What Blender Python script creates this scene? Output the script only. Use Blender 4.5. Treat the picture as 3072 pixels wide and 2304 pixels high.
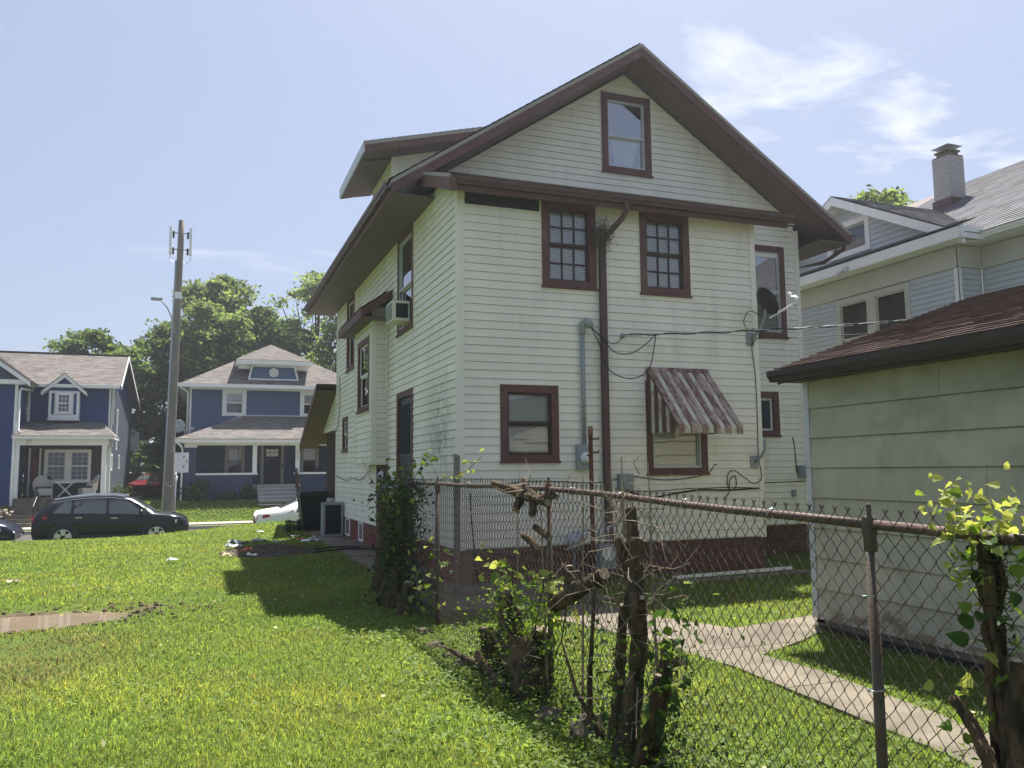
import bpy, math, random
import numpy as np
from mathutils import Vector, Matrix, Euler

for o in list(bpy.data.objects):
    bpy.data.objects.remove(o)
SC = bpy.context.scene
COL = SC.collection
rnd = random.Random(7)
rng = np.random.default_rng(7)
R = math.radians

# ---------------------------------------------------------------- camera
EYE = 1.70
cam_d = bpy.data.cameras.new("camera")
cam = bpy.data.objects.new("camera", cam_d)
COL.objects.link(cam)
cam_d.sensor_fit = 'HORIZONTAL'
cam_d.sensor_width = 36.0
cam_d.lens = 36.0 * 2472.0 / 3072.0
cam_d.clip_start = 0.05
cam_d.clip_end = 2000
right = Vector((0.93547, -0.35326, -0.01013))
down = Vector((0.02745, 0.10120, -0.99449))
fwd = Vector((0.35234, 0.93004, 0.10436))
m = Matrix((right, -down, -fwd)).transposed().to_4x4()
m.translation = Vector((0, 0, EYE))
cam.matrix_world = m
SC.camera = cam
SC.render.resolution_x = 1024
SC.render.resolution_y = 768

# ---------------------------------------------------------------- light
SUN = Vector((0.30, 0.41, 1.0)).normalized()        # towards the sun
EL = math.asin(SUN.z)
AZ = math.atan2(SUN.x, SUN.y)
w = bpy.data.worlds.new("World")
SC.world = w
w.use_nodes = True
nt = w.node_tree
nt.nodes.clear()
N = nt.nodes.new
out = N('ShaderNodeOutputWorld')
bg = N('ShaderNodeBackground')
bg.inputs['Strength'].default_value = 0.056
sky = N('ShaderNodeTexSky')
sky.sky_type = 'NISHITA'
sky.sun_disc = False
sky.sun_elevation = EL
sky.sun_rotation = AZ
sky.altitude = 0
sky.air_density = 1.0
sky.dust_density = 2.2
sky.ozone_density = 2.6
# fair-weather clouds: fractal noise on a flat layer above the viewer
tc = N('ShaderNodeTexCoord')
sep = N('ShaderNodeSeparateXYZ')
nt.links.new(tc.outputs['Generated'], sep.inputs[0])
mz = N('ShaderNodeMath'); mz.operation = 'MAXIMUM'; mz.inputs[1].default_value = 0.03
nt.links.new(sep.outputs['Z'], mz.inputs[0])
def wdiv(a):
    d = N('ShaderNodeMath'); d.operation = 'DIVIDE'
    nt.links.new(sep.outputs[a], d.inputs[0]); nt.links.new(mz.outputs[0], d.inputs[1])
    return d
cx, cy = wdiv('X'), wdiv('Y')
cmb = N('ShaderNodeCombineXYZ')
nt.links.new(cx.outputs[0], cmb.inputs[0]); nt.links.new(cy.outputs[0], cmb.inputs[1])
mp = N('ShaderNodeMapping')
mp.inputs['Location'].default_value = (14.0, 8.4, 0.0)
mp.inputs['Rotation'].default_value = (0, 0, R(-20))
mp.inputs['Scale'].default_value = (1.0, 1.45, 1.0)
nt.links.new(cmb.outputs[0], mp.inputs[0])
def wnoise(sc, det, rough, dist=0.0):
    n = N('ShaderNodeTexNoise'); n.inputs['Scale'].default_value = sc
    n.inputs['Detail'].default_value = det; n.inputs['Roughness'].default_value = rough
    n.inputs['Distortion'].default_value = dist
    nt.links.new(mp.outputs[0], n.inputs['Vector'])
    return n
n1 = wnoise(1.9, 9, 0.58, 0.35)
n2 = wnoise(0.55, 2, 0.5)
mul = N('ShaderNodeMath'); mul.operation = 'MULTIPLY'
nt.links.new(n1.outputs[0], mul.inputs[0]); nt.links.new(n2.outputs[0], mul.inputs[1])
cr = N('ShaderNodeValToRGB')
cr.color_ramp.elements[0].position = 0.30; cr.color_ramp.elements[0].color = (0, 0, 0, 1)
cr.color_ramp.elements[1].position = 0.43; cr.color_ramp.elements[1].color = (1, 1, 1, 1)
nt.links.new(mul.outputs[0], cr.inputs[0])
cf = N('ShaderNodeMath'); cf.operation = 'MULTIPLY'; cf.inputs[1].default_value = 0.85
hf = N('ShaderNodeMapRange'); hf.inputs['From Min'].default_value = 0.19; hf.inputs['From Max'].default_value = 0.34; hf.inputs['To Max'].default_value = 0.85
nt.links.new(sep.outputs['Z'], hf.inputs[0]); nt.links.new(hf.outputs[0], cf.inputs[1])      # clouds sink into the haze near the horizon
nt.links.new(cr.outputs[0], cf.inputs[0])
hz = N('ShaderNodeMix'); hz.data_type = 'RGBA'
hz.inputs[0].default_value = 0.6                      # humid summer haze through the whole sky
hz.inputs['B'].default_value = (3.5, 4.0, 5.45, 1)
nt.links.new(sky.outputs[0], hz.inputs['A'])
mx = N('ShaderNodeMix'); mx.data_type = 'RGBA'
nt.links.new(cf.outputs[0], mx.inputs[0])
nt.links.new(hz.outputs['Result'], mx.inputs['A'])
mx.inputs['B'].default_value = (7.2, 7.35, 7.9, 1)
nt.links.new(mx.outputs['Result'], bg.inputs[0])
nt.links.new(bg.outputs[0], out.inputs[0])

sun_d = bpy.data.lights.new("sun", 'SUN')
sun_d.energy = 5.0
sun_d.angle = R(0.6)
sun_d.color = (1.0, 0.95, 0.86)
sun = bpy.data.objects.new("sun", sun_d)
COL.objects.link(sun)
sun.location = SUN * 60
sun.rotation_euler = SUN.to_track_quat('Z', 'Y').to_euler()

SC.view_settings.view_transform = 'Standard'
SC.view_settings.look = 'None'
SC.view_settings.gamma = 1.0
SC.view_settings.exposure = 1.40
SC.view_settings.use_curve_mapping = False
SC.render.engine = 'CYCLES'

# ---------------------------------------------------------------- helpers
def V(*a): return Vector(a)

class MB:
    """collects faces and links them as one mesh object"""
    def __init__(s):
        s.v = []; s.f = []; s.c = None
    def add(s, vs, fs):
        n = len(s.v); s.v += [tuple(p) for p in vs]
        s.f += [tuple(i + n for i in q) for q in fs]
        return s
    def quad(s, *p):
        return s.add(p, [tuple(range(len(p)))])
    def hexa(s, p):      # p: bottom 4 then top 4, both counter-clockwise seen from above
        return s.add(p, [(3, 2, 1, 0), (4, 5, 6, 7), (0, 1, 5, 4), (1, 2, 6, 5), (2, 3, 7, 6), (3, 0, 4, 7)])
    def box(s, x0, x1, y0, y1, z0, z1):
        return s.hexa([(x0, y0, z0), (x1, y0, z0), (x1, y1, z0), (x0, y1, z0), (x0, y0, z1), (x1, y0, z1), (x1, y1, z1), (x0, y1, z1)])
    def prism(s, poly, d):   # planar polygon pushed along d
        n = len(poly); d = Vector(d)
        vs = [Vector(p) for p in poly]; vs = vs + [p + d for p in vs]
        fs = [tuple(range(n))[::-1], tuple(range(n, 2 * n))] + [(i, (i + 1) % n, n + (i + 1) % n, n + i) for i in range(n)]
        return s.add(vs, fs)
    def tube(s, pts, r, n=6, cap=True, ref=None):
        pts = [Vector(p) for p in pts]; k = len(pts)
        rs = r if isinstance(r, (list, tuple)) else [r] * k
        vs = []; prev = None
        for i, p in enumerate(pts):
            t = (pts[min(i + 1, k - 1)] - pts[max(i - 1, 0)])
            t = t.normalized() if t.length > 1e-9 else Vector((0, 0, 1))
            if prev is None:
                a = Vector((0, 0, 1)) if abs(t.z) < 0.9 else Vector((1, 0, 0))
                e = t.cross(a).normalized()
            else:
                e = (prev - t * prev.dot(t)).normalized()
            prev = e; g = t.cross(e)
            for j in range(n):
                q = 2 * math.pi * j / n
                vs.append(p + (e * math.cos(q) + g * math.sin(q)) * rs[i])
        fs = [(i * n + j, i * n + (j + 1) % n, (i + 1) * n + (j + 1) % n, (i + 1) * n + j) for i in range(k - 1) for j in range(n)]
        if cap:
            fs += [tuple(range(n))[::-1], tuple(range((k - 1) * n, k * n))]
        return s.add(vs, fs)
    def lathe(s, prof, o=(0, 0, 0), n=16, axis='Z'):
        vs = []; o = Vector(o)
        for r, z in prof:
            for j in range(n):
                q = 2 * math.pi * j / n; a, b = r * math.cos(q), r * math.sin(q)
                vs.append(o + (Vector((a, b, z)) if axis == 'Z' else Vector((a, -z, b)) if axis == 'Y' else Vector((-z, a, b))))
        k = len(prof)
        fs = [(i * n + j, i * n + (j + 1) % n, (i + 1) * n + (j + 1) % n, (i + 1) * n + j) for i in range(k - 1) for j in range(n)]
        fs += [tuple(range(n))[::-1], tuple(range((k - 1) * n, k * n))]
        return s.add(vs, fs)
    def rock(s, c, r, sd, sub=2, flat=.7):
        rr = random.Random(sd); c = Vector(c)
        n, k = 9, 6; vs = []; ph = [rr.uniform(0, 6) for _ in range(6)]
        for i in range(k + 1):
            th = math.pi * i / k
            for j in range(n):
                a = 2 * math.pi * j / n
                d = Vector((math.sin(th) * math.cos(a), math.sin(th) * math.sin(a), math.cos(th)))
                q = 1 + .16 * math.sin(3 * d.x + ph[0]) + .14 * math.sin(4 * d.y + ph[1]) + .12 * math.sin(5 * d.z + ph[2]) + .1 * math.sin(7 * d.x * d.y * 2 + ph[3]) + (rr.uniform(-.06, .06) if 0 < i < k else 0)
                rv = Vector(r) if not isinstance(r, (int, float)) else Vector((r, r, r * flat))
                vs.append(c + Vector((d.x * rv.x, d.y * rv.y, d.z * rv.z)) * q)
        return s.add(vs, [(i * n + j, i * n + (j + 1) % n, (i + 1) * n + (j + 1) % n, (i + 1) * n + j) for i in range(k) for j in range(n)])
    def mesh(s, name, mat, smooth=False):
        me = bpy.data.meshes.new(name)
        me.from_pydata(s.v, [], s.f)
        if mat is not None: me.materials.append(M[mat] if isinstance(mat, str) else mat)
        if smooth: me.polygons.foreach_set('use_smooth', [True] * len(me.polygons))
        if s.c is not None:
            at = me.color_attributes.new('tint', 'FLOAT_COLOR', 'CORNER')
            arr = np.ones((len(me.loops), 4), np.float32)
            lens = np.array([len(f) for f in s.f])
            arr[:, :3] = np.repeat(np.array(s.c, np.float32).reshape(-1, 1), lens, axis=0)
            at.data.foreach_set('color', arr.ravel())
        me.update()
        return me
    def build(s, name, mat, parent=None, smooth=False, local=False, **props):
        return link(name, s.mesh(name, mat, smooth), parent, local, **props)

def link(name, me, parent=None, local=False, **props):
    o = bpy.data.objects.new(name, me)
    COL.objects.link(o)
    if parent is not None:
        o.parent = parent
        if not local:
            o.matrix_parent_inverse = WM[parent.name].inverted()
            WM[o.name] = Matrix.Identity(4)
        else:
            WM[o.name] = WM[parent.name].copy()
    else:
        WM[o.name] = Matrix.Identity(4)
    for k, v in props.items(): o[k] = v
    return o
WM = {}      # world matrices of everything made here

def thing(name, label, cat, loc=(0, 0, 0), rz=0.0, group=None):
    o = bpy.data.objects.new(name, None)
    COL.objects.link(o)
    o.empty_display_size = .1
    o.location = loc; o.rotation_euler = (0, 0, rz)
    o['label'] = label; o['category'] = cat
    if group: o['group'] = group
    WM[o.name] = Matrix.Translation(Vector(loc)) @ Matrix.Rotation(rz, 4, 'Z')
    return o
def tag(o, label, cat, group=None):
    o['label'] = label; o['category'] = cat
    if group: o['group'] = group
    return o

# ---------------------------------------------------------------- materials
M = {}
def pm(name, c, r=.6, var=.12, scale=6.0, bump=0.0, bscale=60.0, spec=.3, metal=0.0, c2=None, c2pos=(.5, .7), c2scale=3.0, orand=0.0, tint=False, coat=0.0, sub=0.0, stretch=None):
    m = bpy.data.materials.new(name); m.use_nodes = True
    t = m.node_tree; nn = t.nodes.new; L = t.links.new
    b = t.nodes['Principled BSDF']
    b.inputs['Roughness'].default_value = r; b.inputs['Metallic'].default_value = metal
    b.inputs['Specular IOR Level'].default_value = spec
    b.inputs['Coat Weight'].default_value = coat
    co = nn('ShaderNodeTexCoord').outputs['Object']
    if stretch:
        mpn = nn('ShaderNodeMapping'); mpn.inputs['Scale'].default_value = stretch
        L(co, mpn.inputs[0]); co = mpn.outputs[0]
    def noise(sc, det=4, ro=.6):
        n = nn('ShaderNodeTexNoise'); n.inputs['Scale'].default_value = sc; n.inputs['Detail'].default_value = det; n.inputs['Roughness'].default_value = ro
        L(co, n.inputs['Vector']); return n.outputs[0]
    cur = nn('ShaderNodeRGB'); cur.outputs[0].default_value = (*c, 1); cur = cur.outputs[0]
    if c2:
        rp = nn('ShaderNodeMapRange'); rp.inputs['From Min'].default_value = c2pos[0]; rp.inputs['From Max'].default_value = c2pos[1]
        L(noise(c2scale, 6, .65), rp.inputs[0])
        mxx = nn('ShaderNodeMix'); mxx.data_type = 'RGBA'
        L(rp.outputs[0], mxx.inputs[0]); L(cur, mxx.inputs['A']); mxx.inputs['B'].default_value = (*c2, 1)
        cur = mxx.outputs['Result']
    if var:
        mr = nn('ShaderNodeMapRange'); mr.inputs['From Min'].default_value = .25; mr.inputs['From Max'].default_value = .75
        mr.inputs['To Min'].default_value = 1 - var; mr.inputs['To Max'].default_value = 1 + var
        L(noise(scale), mr.inputs[0])
        h = nn('ShaderNodeHueSaturation'); L(mr.outputs[0], h.inputs['Value']); L(cur, h.inputs['Color']); cur = h.outputs[0]
    if orand:
        oi = nn('ShaderNodeObjectInfo'); mr = nn('ShaderNodeMapRange'); mr.inputs['To Min'].default_value = 1 - orand; mr.inputs['To Max'].default_value = 1 + orand
        L(oi.outputs['Random'], mr.inputs[0])
        h = nn('ShaderNodeHueSaturation'); L(mr.outputs[0], h.inputs['Value']); L(cur, h.inputs['Color']); cur = h.outputs[0]
    if tint:
        a = nn('ShaderNodeVertexColor'); a.layer_name = 'tint'
        mm = nn('ShaderNodeMix'); mm.data_type = 'RGBA'; mm.blend_type = 'MULTIPLY'; mm.inputs[0].default_value = 1
        L(cur, mm.inputs['A']); L(a.outputs[0], mm.inputs['B']); cur = mm.outputs['Result']
    L(cur, b.inputs['Base Color'])
    if bump:
        bp = nn('ShaderNodeBump'); bp.inputs['Strength'].default_value = bump; bp.inputs['Distance'].default_value = .01
        L(noise(bscale, 5), bp.inputs['Height']); L(bp.outputs[0], b.inputs['Normal'])
    M[name] = m
    return m

def leafmat(name, c, trans=.45, var=.35, c2=None):
    m = bpy.data.materials.new(name); m.use_nodes = True
    t = m.node_tree; nn = t.nodes.new; L = t.links.new
    b = t.nodes['Principled BSDF']; o = t.nodes['Material Output']
    b.inputs['Roughness'].default_value = .6; b.inputs['Specular IOR Level'].default_value = .15
    a = nn('ShaderNodeVertexColor'); a.layer_name = 'tint'
    mm = nn('ShaderNodeMix'); mm.data_type = 'RGBA'; mm.blend_type = 'MULTIPLY'; mm.inputs[0].default_value = 1
    mm.inputs['A'].default_value = (*c, 1); L(a.outputs[0], mm.inputs['B'])
    L(mm.outputs['Result'], b.inputs['Base Color'])
    tr = nn('ShaderNodeBsdfTranslucent')
    h = nn('ShaderNodeHueSaturation'); h.inputs['Hue'].default_value = .482; h.inputs['Saturation'].default_value = 1.15; h.inputs['Value'].default_value = 1.5
    L(mm.outputs['Result'], h.inputs['Color']); L(h.outputs[0], tr.inputs[0])
    ms = nn('ShaderNodeMixShader'); ms.inputs[0].default_value = trans
    L(b.outputs[0], ms.inputs[1]); L(tr.outputs[0], ms.inputs[2]); L(ms.outputs[0], o.inputs[0])
    M[name] = m
    return m

def glassmat(name, tint=(.02, .025, .03), refl=.12, trans=.88, rough=.01):
    m = bpy.data.materials.new(name); m.use_nodes = True
    t = m.node_tree; nn = t.nodes.new; L = t.links.new
    o = t.nodes['Material Output']; t.nodes.remove(t.nodes['Principled BSDF'])
    tr = nn('ShaderNodeBsdfTransparent'); tr.inputs[0].default_value = (trans, trans * 1.01, trans, 1)
    gl = nn('ShaderNodeBsdfGlossy'); gl.inputs['Roughness'].default_value = rough; gl.inputs[0].default_value = (.95, .97, 1, 1)
    fr = nn('ShaderNodeLayerWeight'); fr.inputs[0].default_value = .35
    mr = nn('ShaderNodeMapRange'); mr.inputs['To Min'].default_value = refl; mr.inputs['To Max'].default_value = .95
    L(fr.outputs['Fresnel'], mr.inputs[0])
    ms = nn('ShaderNodeMixShader'); L(mr.outputs[0], ms.inputs[0]); L(tr.outputs[0], ms.inputs[1]); L(gl.outputs[0], ms.inputs[2])
    L(ms.outputs[0], o.inputs[0])
    M[name] = m
    return m

pm('cream', (.76, .725, .625), .5, .06, 1.3, .12, 14, .3, c2=(.62, .59, .51), c2pos=(.50, .80), c2scale=1.1, orand=.03, stretch=(2.2, 2.2, .55))
pm('cream_trim', (.75, .72, .625), .5, .05, 2, 0)
pm('maroon', (.120, .058, .050), .6, .18, 5, .12, 60, .25, c2=(.19, .115, .10), c2pos=(.55, .8))
pm('brown_metal', (.085, .048, .042), .45, .12, 4, 0, c2=(.14, .09, .08), c2pos=(.55, .8), c2scale=2)
pm('soffit', (.15, .105, .095), .55, .12, 3, 0, orand=.03)
pm('drip', (.30, .27, .24), .6, .1, 6)
pm('white_vinyl', (.72, .72, .70), .45, .05, 3, 0)
pm('white_paint', (.74, .74, .73), .5, .06, 3, .05, 40)
pm('brick_red', (.17, .05, .042), .8, .22, 9, .5, 90, .2, c2=(.11, .05, .045), c2pos=(.5, .75), orand=.22)
pm('brick_brown', (.125, .066, .055), .85, .22, 9, .5, 90, .2, c2=(.085, .05, .044), c2pos=(.5, .75), orand=.22)
pm('mortar', (.20, .13, .11), .9, .15, 12, .4, 120, .15)
pm('concrete', (.165, .142, .108), .9, .25, 2.2, .5, 110, .2, c2=(.095, .085, .066), c2pos=(.42, .72), c2scale=1.4)
pm('roof_brown', (.125, .085, .075), .9, .18, 12, .5, 260, .15, tint=True)
pm('roof_grey', (.15, .15, .165), .9, .15, 12, .5, 260, .15, tint=True)
pm('roof_taupe', (.165, .148, .140), .9, .15, 10, .4, 200, .15, tint=True)
pm('blind', (.78, .77, .74), .6, .05, 3)
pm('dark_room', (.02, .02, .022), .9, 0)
pm('sash_dark', (.055, .035, .03), .6, .2, 9, .1, 80, c2=(.18, .17, .15), c2pos=(.62, .7), c2scale=14)
pm('galv', (.35, .38, .40), .45, .12, 8, .05, 60, .5, .35)
pm('grey_box', (.26, .29, .30), .5, .08, 6)
pm('black_cable', (.012, .012, .013), .5, 0)
pm('black_plastic', (.018, .02, .02), .45, .1, 5, .05, 80)
glassmat('glass', refl=.055)
glassmat('glass_mirror', refl=.30, trans=.6)
# ---------------------------------------------------------------- ground
def sm(a, b, x):
    t = np.clip((x - a) / (b - a), 0, 1); return t * t * (3 - 2 * t)
def fbm(x, y, s=1.0, sd=0):
    return (np.sin(x * 1.7 * s + sd + 1.3 * np.sin(y * 1.1 * s + sd)) + np.sin(y * 2.3 * s + 2.1 * sd + 1.7 * np.sin(x * .9 * s)) + .6 * np.sin((x + y) * 4.1 * s + sd) + .5 * np.sin((x - y) * 5.3 * s + 3 * sd)) / 3.1
def gz(x, y):
    """height of the ground"""
    x = np.asarray(x, float); y = np.asarray(y, float)
    crest = -.16 + .32 * sm(-2.6, 2.6, x)
    lot = .055 + (crest - .055) * sm(18, 27, y)
    lot = lot - .51 * sm(27, 29.2, y) - (crest - 0) * sm(27, 29.2, y)
    far = -.56 + .88 * sm(41.1, 43.2, y) + .1 * sm(43.5, 60, y)
    z = np.where(y < 35, lot, far)
    z = np.where((y > 29.35) & (y < 37.85), -.68, z)
    lawn = (x < 2.3) & (y < 28)
    z = z + np.where(y < 28, .018 * fbm(x, y, 1.0) * sm(2.0, 5, y), 0) * np.where((x > 2.6) & (y > 9.4), 0.15, 1)
    pud = np.exp(-(((x + 2.1) / 1.2) ** 2 + ((y - 10.98 - .08 * np.sin(x * 4)) / .68) ** 2) ** 1.3)
    edge = np.exp(-(((x + 1.9) / 1.5) ** 2 + ((y - 11.0) / .9) ** 2) ** 2)
    z = z - .085 * pud + edge * (.022 * np.sin(x * 9 + 2 * np.sin(y * 13)) * np.sin(y * 17 + 1.5 * np.sin(x * 7)) + .012 * np.sin(x * 23 + y * 5) * np.sin(y * 29))
    return z
def dirt(x, y):
    """bare soil mask 0..1"""
    d = np.exp(-(((x + 2.1) / 1.45) ** 2 + ((y - 10.98) / .80) ** 2) ** 2) * .95
    d = np.maximum(d, .60 * np.exp(-(((x + .55) / .35) ** 2 + ((y - 11.45) / .35) ** 2)))
    d = np.maximum(d, .34 * np.exp(-(((x + 1.75) / .95) ** 2 + ((y - 9.2) / .95) ** 2) ** 1.5))
    d = np.maximum(d, .45 * np.exp(-(((x + 1.95) / .6) ** 2 + ((y - 7.4) / .8) ** 2)))
    d = np.maximum(d, .8 * np.exp(-(((x - 1.5) / 1.15) ** 2 + ((y - 18.3) / 1.5) ** 2) ** 2))
    d = np.maximum(d, .45 * np.exp(-(((x - .2) / .9) ** 2 + ((y - 12.0 + .25 * x) / .16) ** 2)))
    d = np.maximum(d, .38 * np.exp(-(((x - 2.25) / .22) ** 2)) * (y > 3) * (y < 8.5))
    return d
def axis_pts(segs):
    a = []
    for s, e, st in segs: a += list(np.arange(s, e, st))
    return np.array(a + [segs[-1][1]])
gx = axis_pts([(-400, -60, 40), (-60, -14, 4), (-14, -7, .5), (-7, 9, .11), (9, 20, .7), (20, 60, 5), (60, 400, 40)])
gy = axis_pts([(-40, -4, 4), (-4, 1.5, .5), (1.5, 15, .11), (15, 29, .22), (29, 46, .35), (46, 80, 4), (80, 700, 60)])
# crisp kerb edges
gy = np.sort(np.concatenate([gy, [29.34, 29.36, 37.84, 37.86]]))
GX, GY = np.meshgrid(gx, gy)
GZ = gz(GX, GY)
vs = np.stack([GX.ravel(), GY.ravel(), GZ.ravel()], 1)
nx, ny = len(gx), len(gy)
ii = (np.arange(ny - 1)[:, None] * nx + np.arange(nx - 1)[None, :]).ravel()
fs = np.stack([ii, ii + 1, ii + 1 + nx, ii + nx], 1)
def npmesh(name, vs, fs, mat, smooth=True, tint=None):
    me = bpy.data.meshes.new(name)
    k = fs.shape[1]
    me.vertices.add(len(vs)); me.vertices.foreach_set('co', np.ascontiguousarray(vs, np.float32).ravel())
    me.loops.add(fs.size); me.loops.foreach_set('vertex_index', np.ascontiguousarray(fs, np.int32).ravel())
    me.polygons.add(len(fs)); me.polygons.foreach_set('loop_start', np.arange(0, fs.size, k, dtype=np.int32))
    me.polygons.foreach_set('loop_total', np.full(len(fs), k, np.int32))
    if smooth: me.polygons.foreach_set('use_smooth', np.ones(len(fs), bool))
    me.materials.append(M[mat])
    if tint is not None:
        at = me.color_attributes.new('tint', 'FLOAT_COLOR', 'POINT')
        a = np.ones((len(vs), 4), np.float32); a[:, :3] = tint if np.ndim(tint) == 2 else np.asarray(tint)[:, None]
        at.data.foreach_set('color', a.ravel())
    me.update(calc_edges=True)
    return me
# turf material: green thatch, soil where the mask says so
gm = bpy.data.materials.new('turf'); gm.use_nodes = True
t = gm.node_tree; nn = t.nodes.new; L = t.links.new
b = t.nodes['Principled BSDF']; b.inputs['Roughness'].default_value = .95; b.inputs['Specular IOR Level'].default_value = .1
co = nn('ShaderNodeTexCoord').outputs['Object']
def gn(sc, det=6, ro=.65):
    n = nn('ShaderNodeTexNoise'); n.inputs['Scale'].default_value = sc; n.inputs['Detail'].default_value = det; n.inputs['Roughness'].default_value = ro; L(co, n.inputs['Vector']); return n.outputs[0]
def gmix(f, a, bb):
    x = nn('ShaderNodeMix'); x.data_type = 'RGBA'; L(f, x.inputs[0])
    for s_, v_ in (('A', a), ('B', bb)):
        if isinstance(v_, tuple): x.inputs[s_].default_value = (*v_, 1)
        else: L(v_, x.inputs[s_])
    return x.outputs['Result']
def grng(f, a, bb, lo=0, hi=1):
    x = nn('ShaderNodeMapRange'); x.inputs['From Min'].default_value = a; x.inputs['From Max'].default_value = bb; x.inputs['To Min'].default_value = lo; x.inputs['To Max'].default_value = hi; L(f, x.inputs[0]); return x.outputs[0]
green = gmix(grng(gn(.55), .3, .7), (.075, .120, .020), (.120, .155, .032))
green = gmix(grng(gn(38, 4), .35, .7), green, (.035, .060, .012))
green = gmix(grng(gn(2.3), .60, .75, 0, .6), green, (.16, .15, .055))
soil = gmix(grng(gn(7), .3, .7), (.055, .042, .028), (.14, .105, .068))
va = nn('ShaderNodeVertexColor'); va.layer_name = 'tint'
sub = nn('ShaderNodeMath'); sub.operation = 'ADD'
L(va.outputs[0], sub.inputs[0]); L(grng(gn(5, 7, .7), .2, .8, -.35, .35), sub.inputs[1])
L(gmix(grng(sub.outputs[0], .38, .58), green, soil), b.inputs['Base Color'])
bp = nn('ShaderNodeBump'); bp.inputs['Strength'].default_value = .7; bp.inputs['Distance'].default_value = .03
L(gn(30, 6), bp.inputs['Height']); L(bp.outputs[0], b.inputs['Normal'])
M['turf'] = gm
link('ground', npmesh('ground', vs, fs, 'turf', True, dirt(GX, GY).ravel()), kind='structure')

# street, kerbs, far pavement
pm('asphalt', (.055, .053, .05), .85, .2, 3, .4, 200, .25, c2=(.085, .08, .075), c2pos=(.5, .75), c2scale=.8)
pm('pavement_mat', (.36, .33, .28), .9, .12, 2, .3, 120, .2, c2=(.28, .26, .22), c2pos=(.5, .75))
mb = MB(); mb.quad((-120, 29.5, -.632), (120, 29.5, -.632), (120, 37.7, -.632), (-120, 37.7, -.632)); mb.build('street', 'asphalt', kind='structure')
for nm, a, bb in (('kerb', 29.34, 29.5), ('kerb', 37.7, 37.86)):
    mb = MB(); mb.box(-120, 120, a, bb, -.9, -.50); mb.build(nm, 'pavement_mat', kind='structure')
pv = MB(); pv.box(-120, 120, 39.35, 40.95, -.75, -.53)
pv = pv.build('pavement', 'mortar', kind='structure')
slab = MB(); slab.box(0, 1.485, 39.37, 40.93, -.72, -.518); slab_me = slab.mesh('paving_slab', 'pavement_mat')
for i in range(-14, 16):
    o = link('paving_slab', slab_me, pv); o.location = (i * 1.5, 0, 0)

# puddle
pm('mud_water', (.21, .165, .11), .03, .1, 2, 0, spec=.5)
xs = np.linspace(-3.6, -.3, 60); ys = np.linspace(9.9, 12.1, 34)
PX, PY = np.meshgrid(xs, ys); PZ = np.full(PX.shape, .022)
pi = (np.arange(33)[:, None] * 60 + np.arange(59)[None, :]).ravel()
pf = np.stack([pi, pi + 1, pi + 61, pi + 60], 1)
inside = (gz(PX, PY) < .034).ravel()
pf = pf[inside[pf].any(axis=1)]
link('puddle', npmesh('puddle', np.stack([PX.ravel(), PY.ravel(), PZ.ravel()], 1), pf, 'mud_water'), kind='structure')

# concrete: side walk along the house, pad behind the corner, winding path to the garage
def sheet(name, poly, z0, z1, mat='concrete', **k):
    mb = MB(); mb.prism([(x, y, z0) for x, y in poly], (0, 0, z1 - z0)); return mb.build(name, mat, **k)
w0 = sheet('walkway', [(2.74, 12.0), (3.50, 12.0), (3.50, 27.0), (2.74, 27.0)], -.05, .088, 'mortar', kind='structure')
for i in range(10):
    mb = MB(); mb.box(2.75, 3.49, 12.005 + i * 1.5, 13.49 + i * 1.5, .0, .105); mb.build('concrete_slab', 'concrete', w0)
p0 = sheet('patio', [(2.62, 9.3), (4.9, 9.3), (4.9, 11.41), (2.62, 11.99)], -.05, .086, 'mortar', kind='structure')
for x0, x1 in ((2.63, 3.74), (3.76, 4.89)):
    for y0, y1 in ((9.31, 10.34), (10.36, 11.40)):
        mb = MB(); mb.box(x0, x1, y0, y1, 0, .102); mb.build('concrete_slab', 'concrete', p0)
PATH = [(3.75, 9.3), (3.72, 8.5), (4.01, 7.31), (4.18, 5.92), (4.07, 4.31), (4.01, 3.66), (3.94, 3.3), (3.85, 2.4), (3.8, 0.5), (4.45, .5), (4.42, 2.4), (4.45, 3.23), (4.62, 4.32), (4.72, 5.54), (4.66, 6.18), (5.42, 6.55), (5.98, 6.9), (5.98, 7.1), (8.5, 7.1), (8.5, 7.75), (6.45, 7.6), (5.82, 7.44), (5.16, 7.3), (4.84, 8.06), (4.65, 8.84), (4.6, 9.3)]
def cell_poly(poly, y0, y1):
    # Sutherland-Hodgman clip between two y lines
    for lim, sg in ((y0, 1), (y1, -1)):
        o_ = []
        for i in range(len(poly)):
            a, c = poly[i - 1], poly[i]
            ia, ic = sg * (a[1] - lim) >= 0, sg * (c[1] - lim) >= 0
            if ia != ic:
                tt = (lim - a[1]) / (c[1] - a[1]); o_.append((a[0] + tt * (c[0] - a[0]), lim))
            if ic: o_.append(c)
        poly = o_
        if len(poly) < 3: return poly
    return poly
def arr_ngon(name, poly, z0, z1, mat, parent=None, **k):
    from mathutils.geometry import tessellate_polygon
    n = len(poly); vs = [(x, y, z0) for x, y in poly] + [(x, y, z1) for x, y in poly]
    tri = tessellate_polygon([[Vector((x, y, 0)) for x, y in poly]])
    mb = MB(); fs = []
    for q in tri:
        a = [poly[i] for i in q]
        ar = (a[1][0] - a[0][0]) * (a[2][1] - a[0][1]) - (a[2][0] - a[0][0]) * (a[1][1] - a[0][1])
        q = tuple(q) if ar > 0 else tuple(q)[::-1]
        fs.append(tuple(i + n for i in q))
    fs += [(i, (i + 1) % n, n + (i + 1) % n, n + i) for i in range(n)]
    mb.add(vs, fs); return mb.build(name, mat, parent, **k)
gp = arr_ngon('garden_path', PATH, -.05, .060, 'mortar', kind='structure')
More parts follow.
